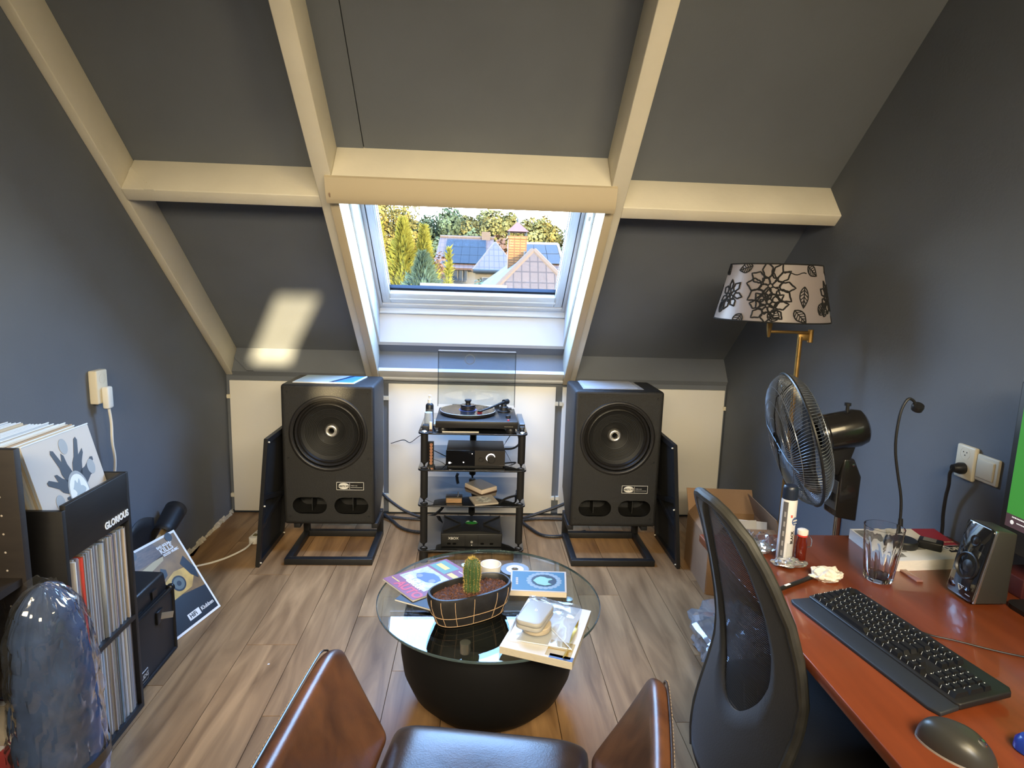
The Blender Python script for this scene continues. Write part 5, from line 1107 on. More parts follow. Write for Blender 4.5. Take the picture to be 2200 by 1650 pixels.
obj('wire_bail', MB().tube(spline([(1.000, 1.735, DZ + .085), (1.012, 1.732, DZ + .070), (1.013, 1.731, DZ + .048), (1.003, 1.733, DZ + .042)], 5), .0016, 6), CHROME, bt, world=True)
sc2 = thing('spray_can', 'white and grey deodorant spray can with a navy cap', 'spray can', (.938, 1.742, DZ))
SCX, SCY = .938, 1.742; SILC = mat('can_white', (.74, .74, .75), .3, metal=.2)
obj('can_body', MB().lathe([(.0205, DZ), (.0225, DZ + .003), (.0225, DZ + .188), (.021, DZ + .194)], 28, (SCX, SCY, 0)), SILC, sc2, world=True, smooth=True)
obj('cap', MB().lathe([(.0215, DZ + .192), (.0215, DZ + .222), (.020, DZ + .230), (.017, DZ + .233), (0, DZ + .232)], 28, (SCX, SCY, 0), cap=False), mat('navy_cap', (.012, .018, .035), .35), sc2, world=True, smooth=True)
def can_patch(a0, a1, z0, z1, m, nm='can_print', off=.0003, n=10):
    mb = MB().grid(lambda u, v: (SCX + (.0225 + off) * math.cos(math.radians(a0 + (a1 - a0) * u)), SCY + (.0225 + off) * math.sin(math.radians(a0 + (a1 - a0) * u)), DZ + z0 + (z1 - z0) * v), n, 2)
    return obj(nm, mb, m, sc2, world=True, smooth=True)
can_patch(200, 238, .004, .186, mat('can_dark_print', (.10, .10, .11), .4)); can_patch(255, 330, .004, .06, mat('can_grey_print', (.45, .45, .46), .35))
for k in range(5): can_patch(215, 228, .02 + .03 * k, .036 + .03 * k, mat('can_dim_print', (.30, .30, .32), .4), off=.0006)
ng = obj('round_logo', MB().grid(lambda u, v: (SCX + .0230 * math.cos(math.radians(300 + 26 * v * math.cos(2 * PI * u))), SCY + .0230 * math.sin(math.radians(300 + 26 * v * math.cos(2 * PI * u))), DZ + .128 + .0125 * v * math.sin(2 * PI * u)), 24, 4, True), INK['blue'], sc2, world=True)
text('lettering', 'NIVEA', .0072, INKW, sc2, frame((SCX + .0237 * math.cos(math.radians(300)), SCY + .0237 * math.sin(math.radians(300)), DZ + .130), (math.cos(math.radians(30)), math.sin(math.radians(30)), 0), (0, 0, 1)), world=True, depth=.0002, align='CENTER', bold=.0002)
marks(.014, .0035, 10, INKW, sc2, frame((SCX + .0238 * math.cos(math.radians(300)) - .006, SCY + .0238 * math.sin(math.radians(300)) - .0035, DZ + .122), (math.cos(math.radians(30)), math.sin(math.radians(30)), 0), (0, 0, 1)), world=True)
text('lettering', 'BLACK', .013, INK['black'], sc2, frame((SCX + .0233 * math.cos(math.radians(288)), SCY + .0233 * math.sin(math.radians(288)), DZ + .058), (0, 0, 1), (-math.cos(math.radians(18)), -math.sin(math.radians(18)), 0)), world=True, depth=.0002, bold=.0004)
can_patch(262, 276, .140, .148, mat('can_red_dot', (.6, .12, .08), .4), off=.0006)
def crumple(name, label, cat, c, sx_, sy_, sz_, m, seed, n=14, rough=6):
    def f(u, v):
        a, b_ = 2 * PI * u, PI * v; d = Vector((math.sin(b_) * math.cos(a), math.sin(b_) * math.sin(a), math.cos(b_))); k = 1 + .38 * noise.noise(d * 2.2 + Vector((seed, 0, 0))) + .28 * abs(noise.noise(d * rough + Vector((0, seed, 0))))
        return (c[0] + d.x * sx_ * k, c[1] + d.y * sy_ * k, max(c[2] + .0005, c[2] + (d.z + .75) * sz_ * k * .6))
    return tag(obj(name, MB().grid(f, n * 2, n, True), m, smooth=True, autosmooth=25), label, cat)
crumple('crumpled_tissue', 'crumpled white tissue ball at the keyboard end', 'tissue', (.998, 1.612, DZ), .040, .030, .030, mat('tissue_white', (.72, .68, .60), .8), 3, 22, 3.5)
FOIL = mat('silver_foil', (.62, .63, .66), .22, metal=.8)
crumple('foil_wrapper', 'crumpled silver foil wrapper in front of the spray can', 'wrapper', (.935, 1.700, DZ), .045, .026, .018, FOIL, 8, 16, 9)
crumple('foil_wrapper', 'crumpled shiny wrapper by the chair back on the desk', 'wrapper', (.890, 1.800, DZ), .030, .034, .024, FOIL, 14, 14, 9)
wrp = thing('plastic_wrapper', 'sheet of clear crinkled wrapper behind the spray can', 'wrapper', (.93, 1.83, DZ))
obj('film_sheet', MB().grid(lambda u, v: (.875 + .10 * u, 1.755 + .14 * v, DZ + .004 + .028 * (.5 + noise.noise((u * 4, v * 4, 5))) + .01 * noise.noise((u * 12, v * 12, 2))), 22, 22), FILM, wrp, world=True, smooth=True, autosmooth=20)
crumple('black_keyring', 'black crumpled ribbon lying behind the foil wrapper', 'ribbon', (.885, 1.875, DZ), .030, .018, .010, BLACK, 4, 10, 8)
pn_ = thing('black_pen', 'black pen with a white clip mark beside the tissue ball', 'pen', (.89, 1.575, DZ))
obj('barrel', MB().tube([(.815, 1.535, DZ + .006), (.83, 1.543, DZ + .0065), (.955, 1.612, DZ + .0065), (.965, 1.618, DZ + .006)], [.003, .006, .006, .004], 10), BLACK, pn_, world=True, smooth=True)
obj('clip_mark', MB().at(frame((.857, 1.556, DZ + .0125), (.125, .069, 0), (-.069, .125, 0))).box((-.012, -.004, 0), (.010, .003, .0008)), WHITEP, pn_, world=True)
tag(obj('pink_plastic_strip', MB().at(frame((1.262, 1.635, DZ), (.002, -.07, 0), (.07, .002, 0))).box((-.038, -.010, 0), (.038, .010, .005)), mat('pink_acrylic', (.55, .28, .24), .1, trans=.5), bevel=.001), 'short pink translucent strip lying between glass and book', 'plastic strip')
# book with things on it
dbk = thing('thick_book', 'thick white and red art book lying at the far desk edge', 'book', (1.36, 1.75, DZ))
c4 = [(1.200, 1.618), (1.415, 1.642), (1.535, 1.895), (1.222, 1.885)]
c4 = [(1.226, 1.664), (1.500, 1.686), (1.535, 1.912), (1.240, 1.905)]
obj('pages', sheet4(c4, .030, DZ), mat('book_edge_white', (.72, .70, .66), .7, var=.06, vscale=60, stretch=(1, 1, 10)), dbk, world=True); z_ = DZ + .030
obj('cover', sheet4(c4, .002, z_), PAPER, dbk, world=True); z_ += .002
obj('cover_print', sheet4(patch(c4, .72, .42, 1.0, 1.0), .0003, z_), mat('cover_red', (.30, .02, .03), .4), dbk, world=True)
obj('cover_print', sheet4(patch(c4, .80, .20, 1.0, .41), .0003, z_), INK['black'], dbk, world=True)
for a in ((.02, .62, .24, .95), (.08, .10, .22, .22), (.12, .24, .30, .34), (.34, .30, .55, .45)): obj('cover_picture', sheet4(patch(c4, *a), .0003, z_), mat('cover_photo_grey', (.22, .21, .19), .4, var=.6, vscale=40), dbk, world=True)
text('lettering', 'DEKA', .030, INKW, dbk, frame((*lerp2(c4, .82, .30), z_ + .0006), (Vector(c4[1]) - Vector(c4[0])).to_3d(), (Vector(c4[3]) - Vector(c4[0])).to_3d()), world=True, depth=.0002, bold=.0004)
marks(.05, .010, 9, INK['tan'], dbk, frame((*lerp2(c4, .80, .52), z_ + .0004), (Vector(c4[1]) - Vector(c4[0])).to_3d(), (Vector(c4[3]) - Vector(c4[0])).to_3d()), world=True)
gn = thing('gooseneck_lamp', 'slim black gooseneck lamp standing on the thick book', 'lamp', (1.335, 1.775, z_))
obj('lamp_base', MB().lathe([(.040, z_), (.041, z_ + .003), (.041, z_ + .018), (.038, z_ + .022), (0, z_ + .023)], 32, (1.330, 1.775, 0), cap=False), BLACK, gn, world=True, smooth=True)
pts_ = [(1.344, 1.810, z_ + .015), (1.340, 1.812, .790), (1.331, 1.81, .870), (1.307, 1.81, .960), (1.293, 1.81, 1.020), (1.288, 1.81, 1.080), (1.293, 1.81, 1.150), (1.309, 1.81, 1.186), (1.326, 1.81, 1.184), (1.336, 1.81, 1.172)]
obj('neck_sleeve', MB().tube([pts_[0], (1.340, 1.812, .805)], [.0085, .0065], 12), BLACK, gn, world=True)
obj('gooseneck', MB().tube(spline(pts_, 6), .0042, 8), BLACKM, gn, world=True, smooth=True)
obj('lamp_head', MB().at(frame((1.342, 1.808, 1.162), (1, -.2, 0), (.4, 1, .6))).lathe([(.007, -.012), (.016, -.008), (.0175, .004), (.016, .010), (0, .011)], 24, (0, 0, 0)), BLACK, gn, world=True, smooth=True)
ad = thing('charger_plug', 'black charger plug lying on the thick book', 'charger', (1.41, 1.76, z_))
AF = frame((1.408, 1.757, z_), (.055, -.050, 0), (.05, .055, 0))
obj('plug_body', MB().at(AF).box((-.034, -.022, 0), (.030, .022, .026)), BLACK, ad, world=True, bevel=.004)
obj('plug_label', MB().at(AF).box((-.022, -.016, .026), (.012, .016, .0264)), mat('label_grey', (.20, .20, .20), .5), ad, world=True)
for s in (-.009, .009): obj('prong', MB().at(AF).cyl((.030, s, .012), .0022, .018, 8, 'x'), CHROME, ad, world=True)
cable('charger_lead', [(1.385, 1.775, z_ + .012), (1.37, 1.80, z_ + .010), (1.36, 1.83, z_ + .004), (1.38, 1.87, z_ + .003)], .0022, 'thin lead of the charger plug curling over the thick book', BLACK)
# desktop loudspeaker
ds = thing('desktop_speaker', 'small glossy black desktop speaker by the monitor', 'speaker', (1.355, 1.512, DZ))
def dsp(x, y, z): return (x + (z - DZ) * .17, y, z)
hx = MB().hexa([dsp(1.312, 1.466, DZ + .004), dsp(1.405, 1.466, DZ + .004), dsp(1.405, 1.556, DZ + .004), dsp(1.312, 1.556, DZ + .004)], [dsp(1.312, 1.470, DZ + .208), dsp(1.375, 1.470, DZ + .198), dsp(1.375, 1.552, DZ + .198), dsp(1.312, 1.552, DZ + .208)])
obj('cabinet', hx, mat('speaker_grey', (.035, .033, .030), .45), ds, world=True, bevel=.004)
SF = frame((1.3115, 1.511, DZ + .004), (0, -1, 0), (.17, 0, 1))
obj('front_panel', MB().at(SF).prism(rrect(.092, .206, .012, 5, 0, .104), .006, 'z', 0), mat('gloss_black', (.008, .008, .009), .06, coat=1), ds, world=True, bevel=.003)
obj('silver_edge', MB().at(SF).prism([(.0445, .002), (.049, .004), (.049, .204), (.0445, .206)], .005, 'z', -.003), SILV, ds, world=True)
obj('woofer', MB().at(SF).lathe([(.036, .006), (.037, .010), (.034, .011), (.031, .006), (.022, .004), (.014, .007), (0, .009)], 36, (0, .088, 0), cap=False), RUB, ds, world=True, smooth=True)
obj('tweeter', MB().at(SF).lathe([(.014, .006), (.0145, .008), (.011, .006), (.006, .010), (0, .0115)], 28, (0, .160, 0), cap=False), RUB, ds, world=True, smooth=True)
obj('logo', MB().at(SF).tube([(0, .018, .0065), (.010, .032, .0065), (-.010, .032, .0065)], .0010, 5, closed=True).at(SF).tube([(-.006, .026, .0065), (0, .032, .0065), (.006, .026, .0065)], .0008, 5), SILV, ds, world=True)
obj('volume_mark', MB().at(SF).box((.020, .016, .006), (.036, .018, .0068)), SILV, ds, world=True)
# monitor at the frame edge
mo = thing('monitor', 'black framed monitor showing a green picture at the right edge', 'monitor', (1.52, 1.33, DZ))
MX = 1.500
SCR = mat('green_screen', (.02, .1, .02), .3, emit=(.06, .30, .05), estr=.8)
obj('bezel', MB().box((MX, 1.020, .800), (MX + .035, 1.632, 1.275)), mat('monitor_bezel', (.030, .033, .036), .45), mo, world=True, bevel=.004)
obj('screen', MB().box((MX - .0008, 1.045, .868), (MX, 1.612, 1.255)), SCR, mo, world=True)
obj('caption_bar', MB().box((MX - .0012, 1.045, .868), (MX - .0008, 1.612, .905)), mat('caption_dark', (.05, .03, .035), .3, emit=(.10, .06, .07), estr=.6), mo, world=True)
CAPT = mat('caption_white', (.8, .8, .8), .4, emit=(1, 1, 1), estr=.6)
obj('avatar_dot', MB().lathe([(.006, 0), (0, -.0004)], 20, (MX - .0014, 1.590, .884), 'x', cap=False), CAPT, mo, world=True)
marks(.05, .005, 11, CAPT, mo, frame((MX - .0014, 1.592, .899), (0, -1, 0), (0, 0, 1)), world=True); marks(.04, .004, 12, CAPT, mo, frame((MX - .0014, 1.575, .886), (0, -1, 0), (0, 0, 1)), world=True)
obj('stand_neck', MB().box((MX + .03, 1.28, DZ + .01), (MX + .06, 1.38, .90)), BLACK, mo, world=True); obj('stand_foot', MB().prism(rrect(.17, .30, .03, 4, MX - .01, 1.33), .012, 'z', DZ), BLACK, mo, world=True)
tag(obj('dark_box', MB().box((1.475, 1.50, DZ), (1.58, 1.60, DZ + .055)), mat('maroon_dark', (.06, .012, .012), .5), bevel=.003), 'dark maroon box behind the desktop speaker', 'box')
# right wall socket, switch, plug lead
sr = thing('wall_socket', 'cream wall socket with a black plug above the desk', 'socket', (XR, 1.892, .968))
obj('face_plate', MB().box((XR - .016, 1.853, .913), (XR, 1.932, 1.024)), CREAMP, sr, world=True, bevel=.006, bseg=3)
obj('socket_hole', MB().lathe([(.020, -.0165), (.019, -.012), (0, -.012)], 24, (XR, 1.893, .997), 'x', cap=False), mat('socket_bowl', (.62, .58, .48), .5), sr, world=True)
for dy, dz in ((-.007, .003), (.007, .003), (0, -.007)): obj('pin_hole', MB().lathe([(.0022, -.0168), (0, -.0168)], 8, (XR, 1.893 + dy, .999 + dz), 'x', cap=False), HOLE, sr, world=True)
obj('plug', MB().lathe([(.019, -.016), (.019, -.030), (.015, -.040), (.012, -.052), (0, -.053)], 20, (XR, 1.893, .948), 'x', cap=False), BLACK, sr, world=True, smooth=True)
sw = thing('light_switch', 'cream square light switch beside the black plug', 'light switch', (XR, 1.808, .968))
obj('face_plate', MB().box((XR - .010, 1.765, .925), (XR, 1.852, 1.010)), CREAMP, sw, world=True, bevel=.004)
obj('rocker', MB().box((XR - .015, 1.779, .937), (XR - .009, 1.842, .997)), CREAMP, sw, world=True, bevel=.002)
cable('black_lead', [(XR - .048, 1.895, .946), (XR - .048, 1.905, .925), (XR - .038, 1.915, .885), (XR - .03, 1.930, .835), (XR - .025, 1.936, .77), (XR - .02, 1.936, .70), (XR - .02, 1.94, .5)], .0055, 'black lead hanging from the plug down behind the desk', BLACK)

# ------------------------------------------------------------------ floor lamp and pedestal fan
lp = thing('floor_lamp', 'brass swing arm floor lamp with a black flower pattern shade', 'floor lamp', (1.385, 2.63, 0))
obj('base', MB().lathe([(.13, 0), (.13, .012), (.11, .022), (.02, .034)], 32, (1.385, 2.63, 0)), BRASS, lp, world=True, smooth=True)
obj('pole', MB().cyl((1.385, 2.63, .03), .0105, 1.275, 16), BRASS, lp, world=True, smooth=True)
obj('swing_arm', MB().box((1.376, 2.622, 1.290), (1.438, 2.638, 1.318)).box((1.24, 2.624, 1.318), (1.438, 2.636, 1.330)), BRASS, lp, world=True, bevel=.003)
obj('arm_joint', MB().cyl((1.430, 2.63, 1.282), .0115, .055, 16), BRASS, lp, world=True)
obj('socket_stem', MB().lathe([(.005, 1.300), (.007, 1.310), (.009, 1.325), (.012, 1.345), (.012, 1.40), (.018, 1.41), (.018, 1.46)], 16, (1.246, 2.63, 0)), BRASS, lp, world=True, smooth=True)
SHC = (1.248, 2.63); SR0, SR1, SZ0, SZ1 = .231, .179, 1.374, 1.603
def shade_mat():
    m = bpy.data.materials.new('lilac_satin_shade'); m.use_nodes = True; n = m.node_tree; b = n.nodes['Principled BSDF']; _mats['lilac_satin_shade'] = m
    b.inputs['Base Color'].default_value = (.30, .27, .28, 1); b.inputs['Roughness'].default_value = .38; b.inputs['Sheen Weight'].default_value = .3
    tr = n.nodes.new('ShaderNodeBsdfTranslucent'); tr.inputs[0].default_value = (.50, .43, .40, 1); mx_ = n.nodes.new('ShaderNodeMixShader'); mx_.inputs[0].default_value = .35
    o = n.nodes['Material Output']; n.links.new(b.outputs[0], mx_.inputs[1]); n.links.new(tr.outputs[0], mx_.inputs[2]); n.links.new(mx_.outputs[0], o.inputs[0])
    tc = n.nodes.new('ShaderNodeTexCoord'); mp = n.nodes.new('ShaderNodeMapping'); mp.inputs['Scale'].default_value = (1, 1, .12); t = n.nodes.new('ShaderNodeTexNoise'); t.inputs['Scale'].default_value = 90
    bp = n.nodes.new('ShaderNodeBump'); bp.inputs['Strength'].default_value = .25; bp.inputs['Distance'].default_value = .002
    n.links.new(tc.outputs['Object'], mp.inputs[0]); n.links.new(mp.outputs[0], t.inputs['Vector']); n.links.new(t.outputs['Fac'], bp.inputs['Height']); n.links.new(bp.outputs[0], b.inputs['Normal'])
    return m
def shade_p(a, h, off=0.0):
    """a: angle in degrees, h: 0 bottom .. 1 top"""
    r = SR0 + (SR1 - SR0) * h + off; return (SHC[0] + r * math.cos(math.radians(a)), SHC[1] + r * math.sin(math.radians(a)), SZ0 + (SZ1 - SZ0) * h)
sh = obj('lamp_shade', MB().grid(lambda u, v: shade_p(360 * u, v), 72, 8, True), shade_mat(), lp, world=True, smooth=True, autosmooth=80)
FLO = mat('black_flock', (.008, .008, .009), .9)
obj('shade_rim', MB().tube([shade_p(5 * i, 0) for i in range(72)], .003, 6, closed=True), FLO, sh, world=True); obj('shade_rim', MB().tube([shade_p(5 * i, 1) for i in range(72)], .003, 6, closed=True), FLO, sh, world=True)
DEG = 180 / PI / .205; HM = 1 / .235
def curve_on(ca, ch, pts, w_=.0022):
    """pts in metres round a centre on the unrolled shade"""
    return MB().tube([shade_p(ca + x * DEG, min(1, max(0, ch + y * HM)), .001) for x, y in pts], w_, 5)
def petal(cx, cy, ang, L_, W_, wav=.15):
    c_, s_ = math.cos(ang), math.sin(ang); out = []
    for i in range(13):
        t = i / 12; w_ = W_ * math.sin(PI * min(1, t * 1.05)) ** .7 * (1 + wav * math.sin(t * 17)); l = L_ * (1 - (1 - t) ** 2) if t < .5 else L_ * (1 - t ** 2 * .0) * (1.0 - (t - .5) ** 2 * .0)
    left = [(L_ * t, W_ * (math.sin(PI * t ** .8)) * (1 + wav * math.sin(t * 14))) for t in [k / 9 for k in range(10)]]
    right = [(x, -y) for x, y in left[::-1]]
    return [(cx + c_ * x - s_ * y, cy + s_ * x + c_ * y) for x, y in left + right[1:]]
def flower(ca, ch, R_, seed, n_out=9):
    random.seed(seed); mb = MB()
    def put(P, w_): mb.tube([shade_p(ca + x * DEG, min(1, max(0, ch + y * HM)), .001) for x, y in P], w_, 5)
    for k in range(n_out): put(petal(.35 * R_ * math.cos(2 * PI * k / n_out), .35 * R_ * math.sin(2 * PI * k / n_out), 2 * PI * k / n_out + random.uniform(-.2, .2), R_ * random.uniform(.6, .75), R_ * random.uniform(.17, .26)), .0034)
    for k in range(6): put(petal(.08 * R_ * math.cos(k), .08 * R_ * math.sin(k), 2 * PI * k / 6 + .4, R_ * random.uniform(.35, .5), R_ * .14), .0030)
    obj('flower_outline', mb, FLO, sh, world=True)
def leaf(ca, ch, ang, L_, W_):
    mb = MB(); P = petal(0, 0, ang, L_, W_, .03); mb.tube([shade_p(ca + x * DEG, min(1, max(0, ch + y * HM)), .001) for x, y in P], .0026, 5)
    for k in range(5):
        t = .15 + .16 * k; x0 = L_ * t
        for s in (-1, 1):
            a = (x0, 0); b_ = (x0 + L_ * .16, s * W_ * math.sin(PI * min(.95, t + .15) ** .8) * .9); c_, s_ = math.cos(ang), math.sin(ang)
            mb.tube([shade_p(ca + (c_ * p[0] - s_ * p[1]) * DEG, min(1, max(0, ch + (s_ * p[0] + c_ * p[1]) * HM)), .001) for p in (a, b_)], .002, 5)
    c_, s_ = math.cos(ang), math.sin(ang); mb.tube([shade_p(ca + c_ * L_ * t * DEG, min(1, max(0, ch + s_ * L_ * t * HM)), .001) for t in (0, .3, .6, 1)], .0022, 5)
    obj('leaf_outline', mb, FLO, sh, world=True)
AC = 245
for da, seed in ((0, 3), (125, 6), (-120, 9)):
    flower(AC + da - 4, .62, .095, seed, 10); flower(AC + da - 5, .28, .07, seed + 20, 8); flower(AC + da - 52, .45, .062, seed + 40, 7)
    for la, lh, an, L_, W_ in ((-30, .12, 4.2, .06, .02), (22, .22, 5.4, .065, .02), (34, .62, 4.6, .085, .018), (-28, .96, 3.4, .07, .02), (40, .97, 5.6, .06, .022), (0, .02, 1.3, .05, .02), (52, .15, 1.0, .06, .02), (-66, .12, 1.2, .06, .018)): leaf(AC + da + la, lh, an, L_, W_)
    obj('stem_outline', MB().tube([shade_p(AC + da + 10 + 3 * k, .84 + .02 * math.sin(k), .001) for k in range(10)], .0022, 5), FLO, sh, world=True)
obj('bulb', MB().lathe([(.013, 1.46), (.016, 1.47), (.026, 1.50), (.028, 1.52), (.020, 1.545), (0, 1.553)], 20, (1.246, 2.63, 0), cap=False), mat('warm_bulb', (.8, .7, .5), .4, emit=(1, .65, .28), estr=7), lp, world=True, smooth=True)

fn = thing('pedestal_fan', 'black pedestal fan with a round wire cage beside the desk', 'fan', (1.305, 2.105, 0))
FC = Vector((1.142, 2.105, .985)); FA = Vector((-.935, .19, -.27)).normalized()      # blowing direction
fu = Vector((0, 0, 1)); fu = (fu - FA * fu.dot(FA)).normalized(); fs_ = FA.cross(fu).normalized(); FR = .235
def fp(a, r, d): return FC + (fs_ * math.cos(a) + fu * math.sin(a)) * r + FA * d
WIRE = mat('cage_wire', (.17, .19, .22), .3, metal=.5)
def dome(r, front): return (.072 * (1 - (r / FR) ** 5) ** .6 if front else -.064 * (1 - (r / FR) ** 5) ** .6)
for front, nm in ((True, 'front_guard'), (False, 'rear_guard')):
    mb = MB(); N_ = 130
    for k in range(N_):
        a0 = 2 * PI * k / N_; mb.tube([fp(a0 + (.55 if front else -.5) * (1 - t) ** 1.2, .045 + (FR - .045) * t, dome(.045 + (FR - .045) * t, front)) for t in (0, .15, .3, .45, .6, .72, .82, .9, .95, .98, 1)], .0009, 3, cap=False)
    g_ = obj(nm, mb, WIRE, fn, world=True); tag(g_, kind='stuff')
    for r in (.09, .15, .20): obj('guard_ring', MB().tube([fp(2 * PI * i / 48, r, dome(r, front)) for i in range(48)], .0013, 4, closed=True), WIRE, fn, world=True)
obj('rim_ring', MB().tube([fp(2 * PI * i / 64, FR + .002, 0) for i in range(64)], .005, 6, closed=True), BLACK, fn, world=True, smooth=True)
for t0 in (0.35, .35 + PI / 2): obj('guard_strut', MB().tube([fp(t0 + (PI if s < 0 else 0), abs(s) * FR, dome(abs(s) * FR, True) + .002) for s in (-1, -.8, -.5, -.2, .2, .5, .8, 1)], .0026, 5), BLACK, fn, world=True)
obj('front_badge', MB().at(frame(FC + FA * .071, fs_, fu)).lathe([(.040, -.004), (.036, .004), (0, .006)], 24, (0, 0, 0), cap=False), BLACK, fn, world=True, smooth=True)
FBL = mat('fan_blade', (.02, .02, .022), .3)
for k in range(3):
    a0 = 2 * PI * k / 3 + .4
    obj('blade', MB().grid(lambda u, v: tuple(fp(a0 + (u - .5) * (1.25 + .25 * v) + .35 * v, .035 + .165 * v, .022 * (u - .5) * 2 * (1 - .3 * v))), 9, 7), FBL, fn, world=True, smooth=True, solid=.002)
obj('hub', MB().at(frame(FC, fs_, fu)).lathe([(.032, -.02), (.032, .012), (.022, .024), (0, .028)], 24, (0, 0, 0)), BLACK, fn, world=True, smooth=True)
MF = frame(FC - FA * .066, fs_, fu)       # local z = fs x fu = blowing direction or its opposite
zsg = 1 if (fs_.cross(fu)).dot(FA) < 0 else -1
GLB = mat('fan_motor_black', (.012, .011, .011), .22, coat=.3)
obj('motor_housing', MB().at(MF).lathe([(.050, 0), (.072, zsg * .006), (.074, zsg * .020), (.066, zsg * .028), (.066, zsg * .125), (.058, zsg * .150), (.045, zsg * .158), (0, zsg * .160)], 32, (0, 0, 0), cap=False), GLB, fn, world=True, smooth=True)
mc = FC - FA * .155
obj('oscillation_knob', MB().cyl(mc + Vector((0, 0, .060)), .006, .028, 12).cyl(mc + Vector((0, 0, .086)), .011, .009, 16), BLACK, fn, world=True)
obj('neck', MB().hexa([Vector((1.262, 2.08, .86)), Vector((1.312, 2.08, .86)), Vector((1.312, 2.13, .86)), Vector((1.262, 2.13, .86))], [mc + Vector((-.05, -.03, -.045)), mc + Vector((.035, -.03, -.035)), mc + Vector((.035, .03, -.035)), mc + Vector((-.05, .03, -.045))]), BLACK, fn, world=True, bevel=.005)
cbx = obj('control_box', MB().prism([(1.285, .71), (1.362, .695), (1.362, .86), (1.330, .925), (1.292, .925), (1.285, .86)], .085, 'y', 2.062), GLB, fn, world=True, bevel=.006)
obj('control_panel', MB().box((1.2825, 2.068, .735), (1.2852, 2.140, .84)), mat('panel_grey', (.07, .07, .072), .4), cbx, world=True)
for k in range(4): obj('button', MB().box((1.279, 2.074 + .017 * k, .765), (1.2826, 2.086 + .017 * k, .795)), BLACK, cbx, world=True)
obj('bolt', MB().lathe([(.006, 0), (.005, -.004), (0, -.005)], 12, (1.325, 2.061, .905), 'y', cap=False), CHROME, cbx, world=True)
obj('pole', MB().cyl((1.322, 2.105, .03), .014, .68, 16), CHROME, fn, world=True, smooth=True)
obj('cross_base', MB().at(Matrix.Translation((1.322, 2.105, 0)) @ Matrix.Rotation(.6, 4, 'Z')).box((-.25, -.022, 0), (.25, .022, .03)).box((-.022, -.25, 0), (.022, .25, .0299)), BLACK, fn, world=True, bevel=.004)

# ------------------------------------------------------------------ office chair with mesh back
oc = thing('office_chair', 'black office chair with a leaf shaped mesh back at the desk', 'office chair', (.93, 1.46, 0))
OY, OA = 1.440, .082; od = Vector((math.cos(OA), math.sin(OA), 0)); ow = Vector((-math.sin(OA), math.cos(OA), 0))
prof_ = [(.20, .640, .150), (.25, .638, .176), (.31, .644, .190), (.37, .657, .196), (.44, .675, .200), (.51, .690, .203), (.58, .690, .207), (.67, .676, .205), (.77, .652, .193), (.87, .622, .163), (.94, .596, .129), (.985, .576, .080), (.998, .570, .035)]
def oprof(v):
    t = v * (len(prof_) - 1); i = min(int(t), len(prof_) - 2); f = t - i; a, b_ = prof_[i], prof_[i + 1]; return [a[k] + (b_[k] - a[k]) * f for k in range(3)]
def oback(u, v, off=0.0):
    z, x, hw = oprof(v); s = (u - .5) * 2; return Vector((x, OY, z)) + ow * (hw * s) + od * (.04 * (hw * s) ** 2 / .04 + off)
def mesh_mat():
    m = bpy.data.materials.new('chair_mesh'); m.use_nodes = True; n = m.node_tree; b = n.nodes['Principled BSDF']; _mats['chair_mesh'] = m
    b.inputs['Base Color'].default_value = (.014, .013, .012, 1); b.inputs['Roughness'].default_value = .6
    tc = n.nodes.new('ShaderNodeTexCoord'); w_ = n.nodes.new('ShaderNodeTexWave'); w_.inputs['Scale'].default_value = 55; w_.bands_direction = 'Z'; w_.inputs['Distortion'].default_value = .0
    n.links.new(tc.outputs['Object'], w_.inputs['Vector']); cp = n.nodes.new('ShaderNodeMath'); cp.operation = 'GREATER_THAN'; cp.inputs[1].default_value = .955; n.links.new(w_.outputs['Fac'], cp.inputs[0])
    tr = n.nodes.new('ShaderNodeBsdfTransparent'); mx_ = n.nodes.new('ShaderNodeMixShader'); o = n.nodes['Material Output']
    n.links.new(cp.outputs[0], mx_.inputs[0]); n.links.new(b.outputs[0], mx_.inputs[1]); n.links.new(tr.outputs[0], mx_.inputs[2]); n.links.new(mx_.outputs[0], o.inputs[0]); return m
UPH = mat('chair_upholstery', (.009, .010, .014), .8, sheen=.1, bump=.2, bscale=300)
RIMM = mat('lit_chair_rim', (.030, .029, .025), .5, var=.3, vscale=20)  # rim lighter than the shell, its catch of light put into the colour
def loop_uv(k, n, f):
    """k-th point on a loop that is the opening at f=0 and the outline at f=1"""
    a = 2 * PI * k / n; c_, s_ = math.cos(a), math.sin(a); inn = (.5 + .33 * c_, .63 + .30 * s_)
    m_ = max(abs(c_) / .5, abs(s_) / .5 if s_ > 0 else abs(s_) / .5); out = (.5 + c_ / m_, .5 + s_ / m_)
    return inn[0] + (out[0] - inn[0]) * f, inn[1] + (out[1] - inn[1]) * f
NL = 64
bm_ = MB().add([tuple(oback(*loop_uv(k, NL, f / 6))) for f in range(7) for k in range(NL)], [(f * NL + k, f * NL + (k + 1) % NL, (f + 1) * NL + (k + 1) % NL, (f + 1) * NL + k) for f in range(6) for k in range(NL)])
obj('back_shell', bm_, UPH, oc, world=True, smooth=True, autosmooth=180, solid=.016)
mp_ = MB().add([tuple(oback(.5 + (u_ - .5) * r_ / 6, .63 + (v_ - .63) * r_ / 6, .004)) for r_ in range(7) for u_, v_ in [loop_uv(k, NL, .02) for k in range(NL)]], [(f * NL + k, f * NL + (k + 1) % NL, (f + 1) * NL + (k + 1) % NL, (f + 1) * NL + k) for f in range(6) for k in range(NL)])
obj('mesh_panel', mp_, mesh_mat(), oc, world=True, smooth=True)
edge = [oback(0, v / 30) for v in range(31)] + [oback(u / 8, 1) for u in range(1, 8)] + [oback(1, v / 30) for v in range(30, -1, -1)]
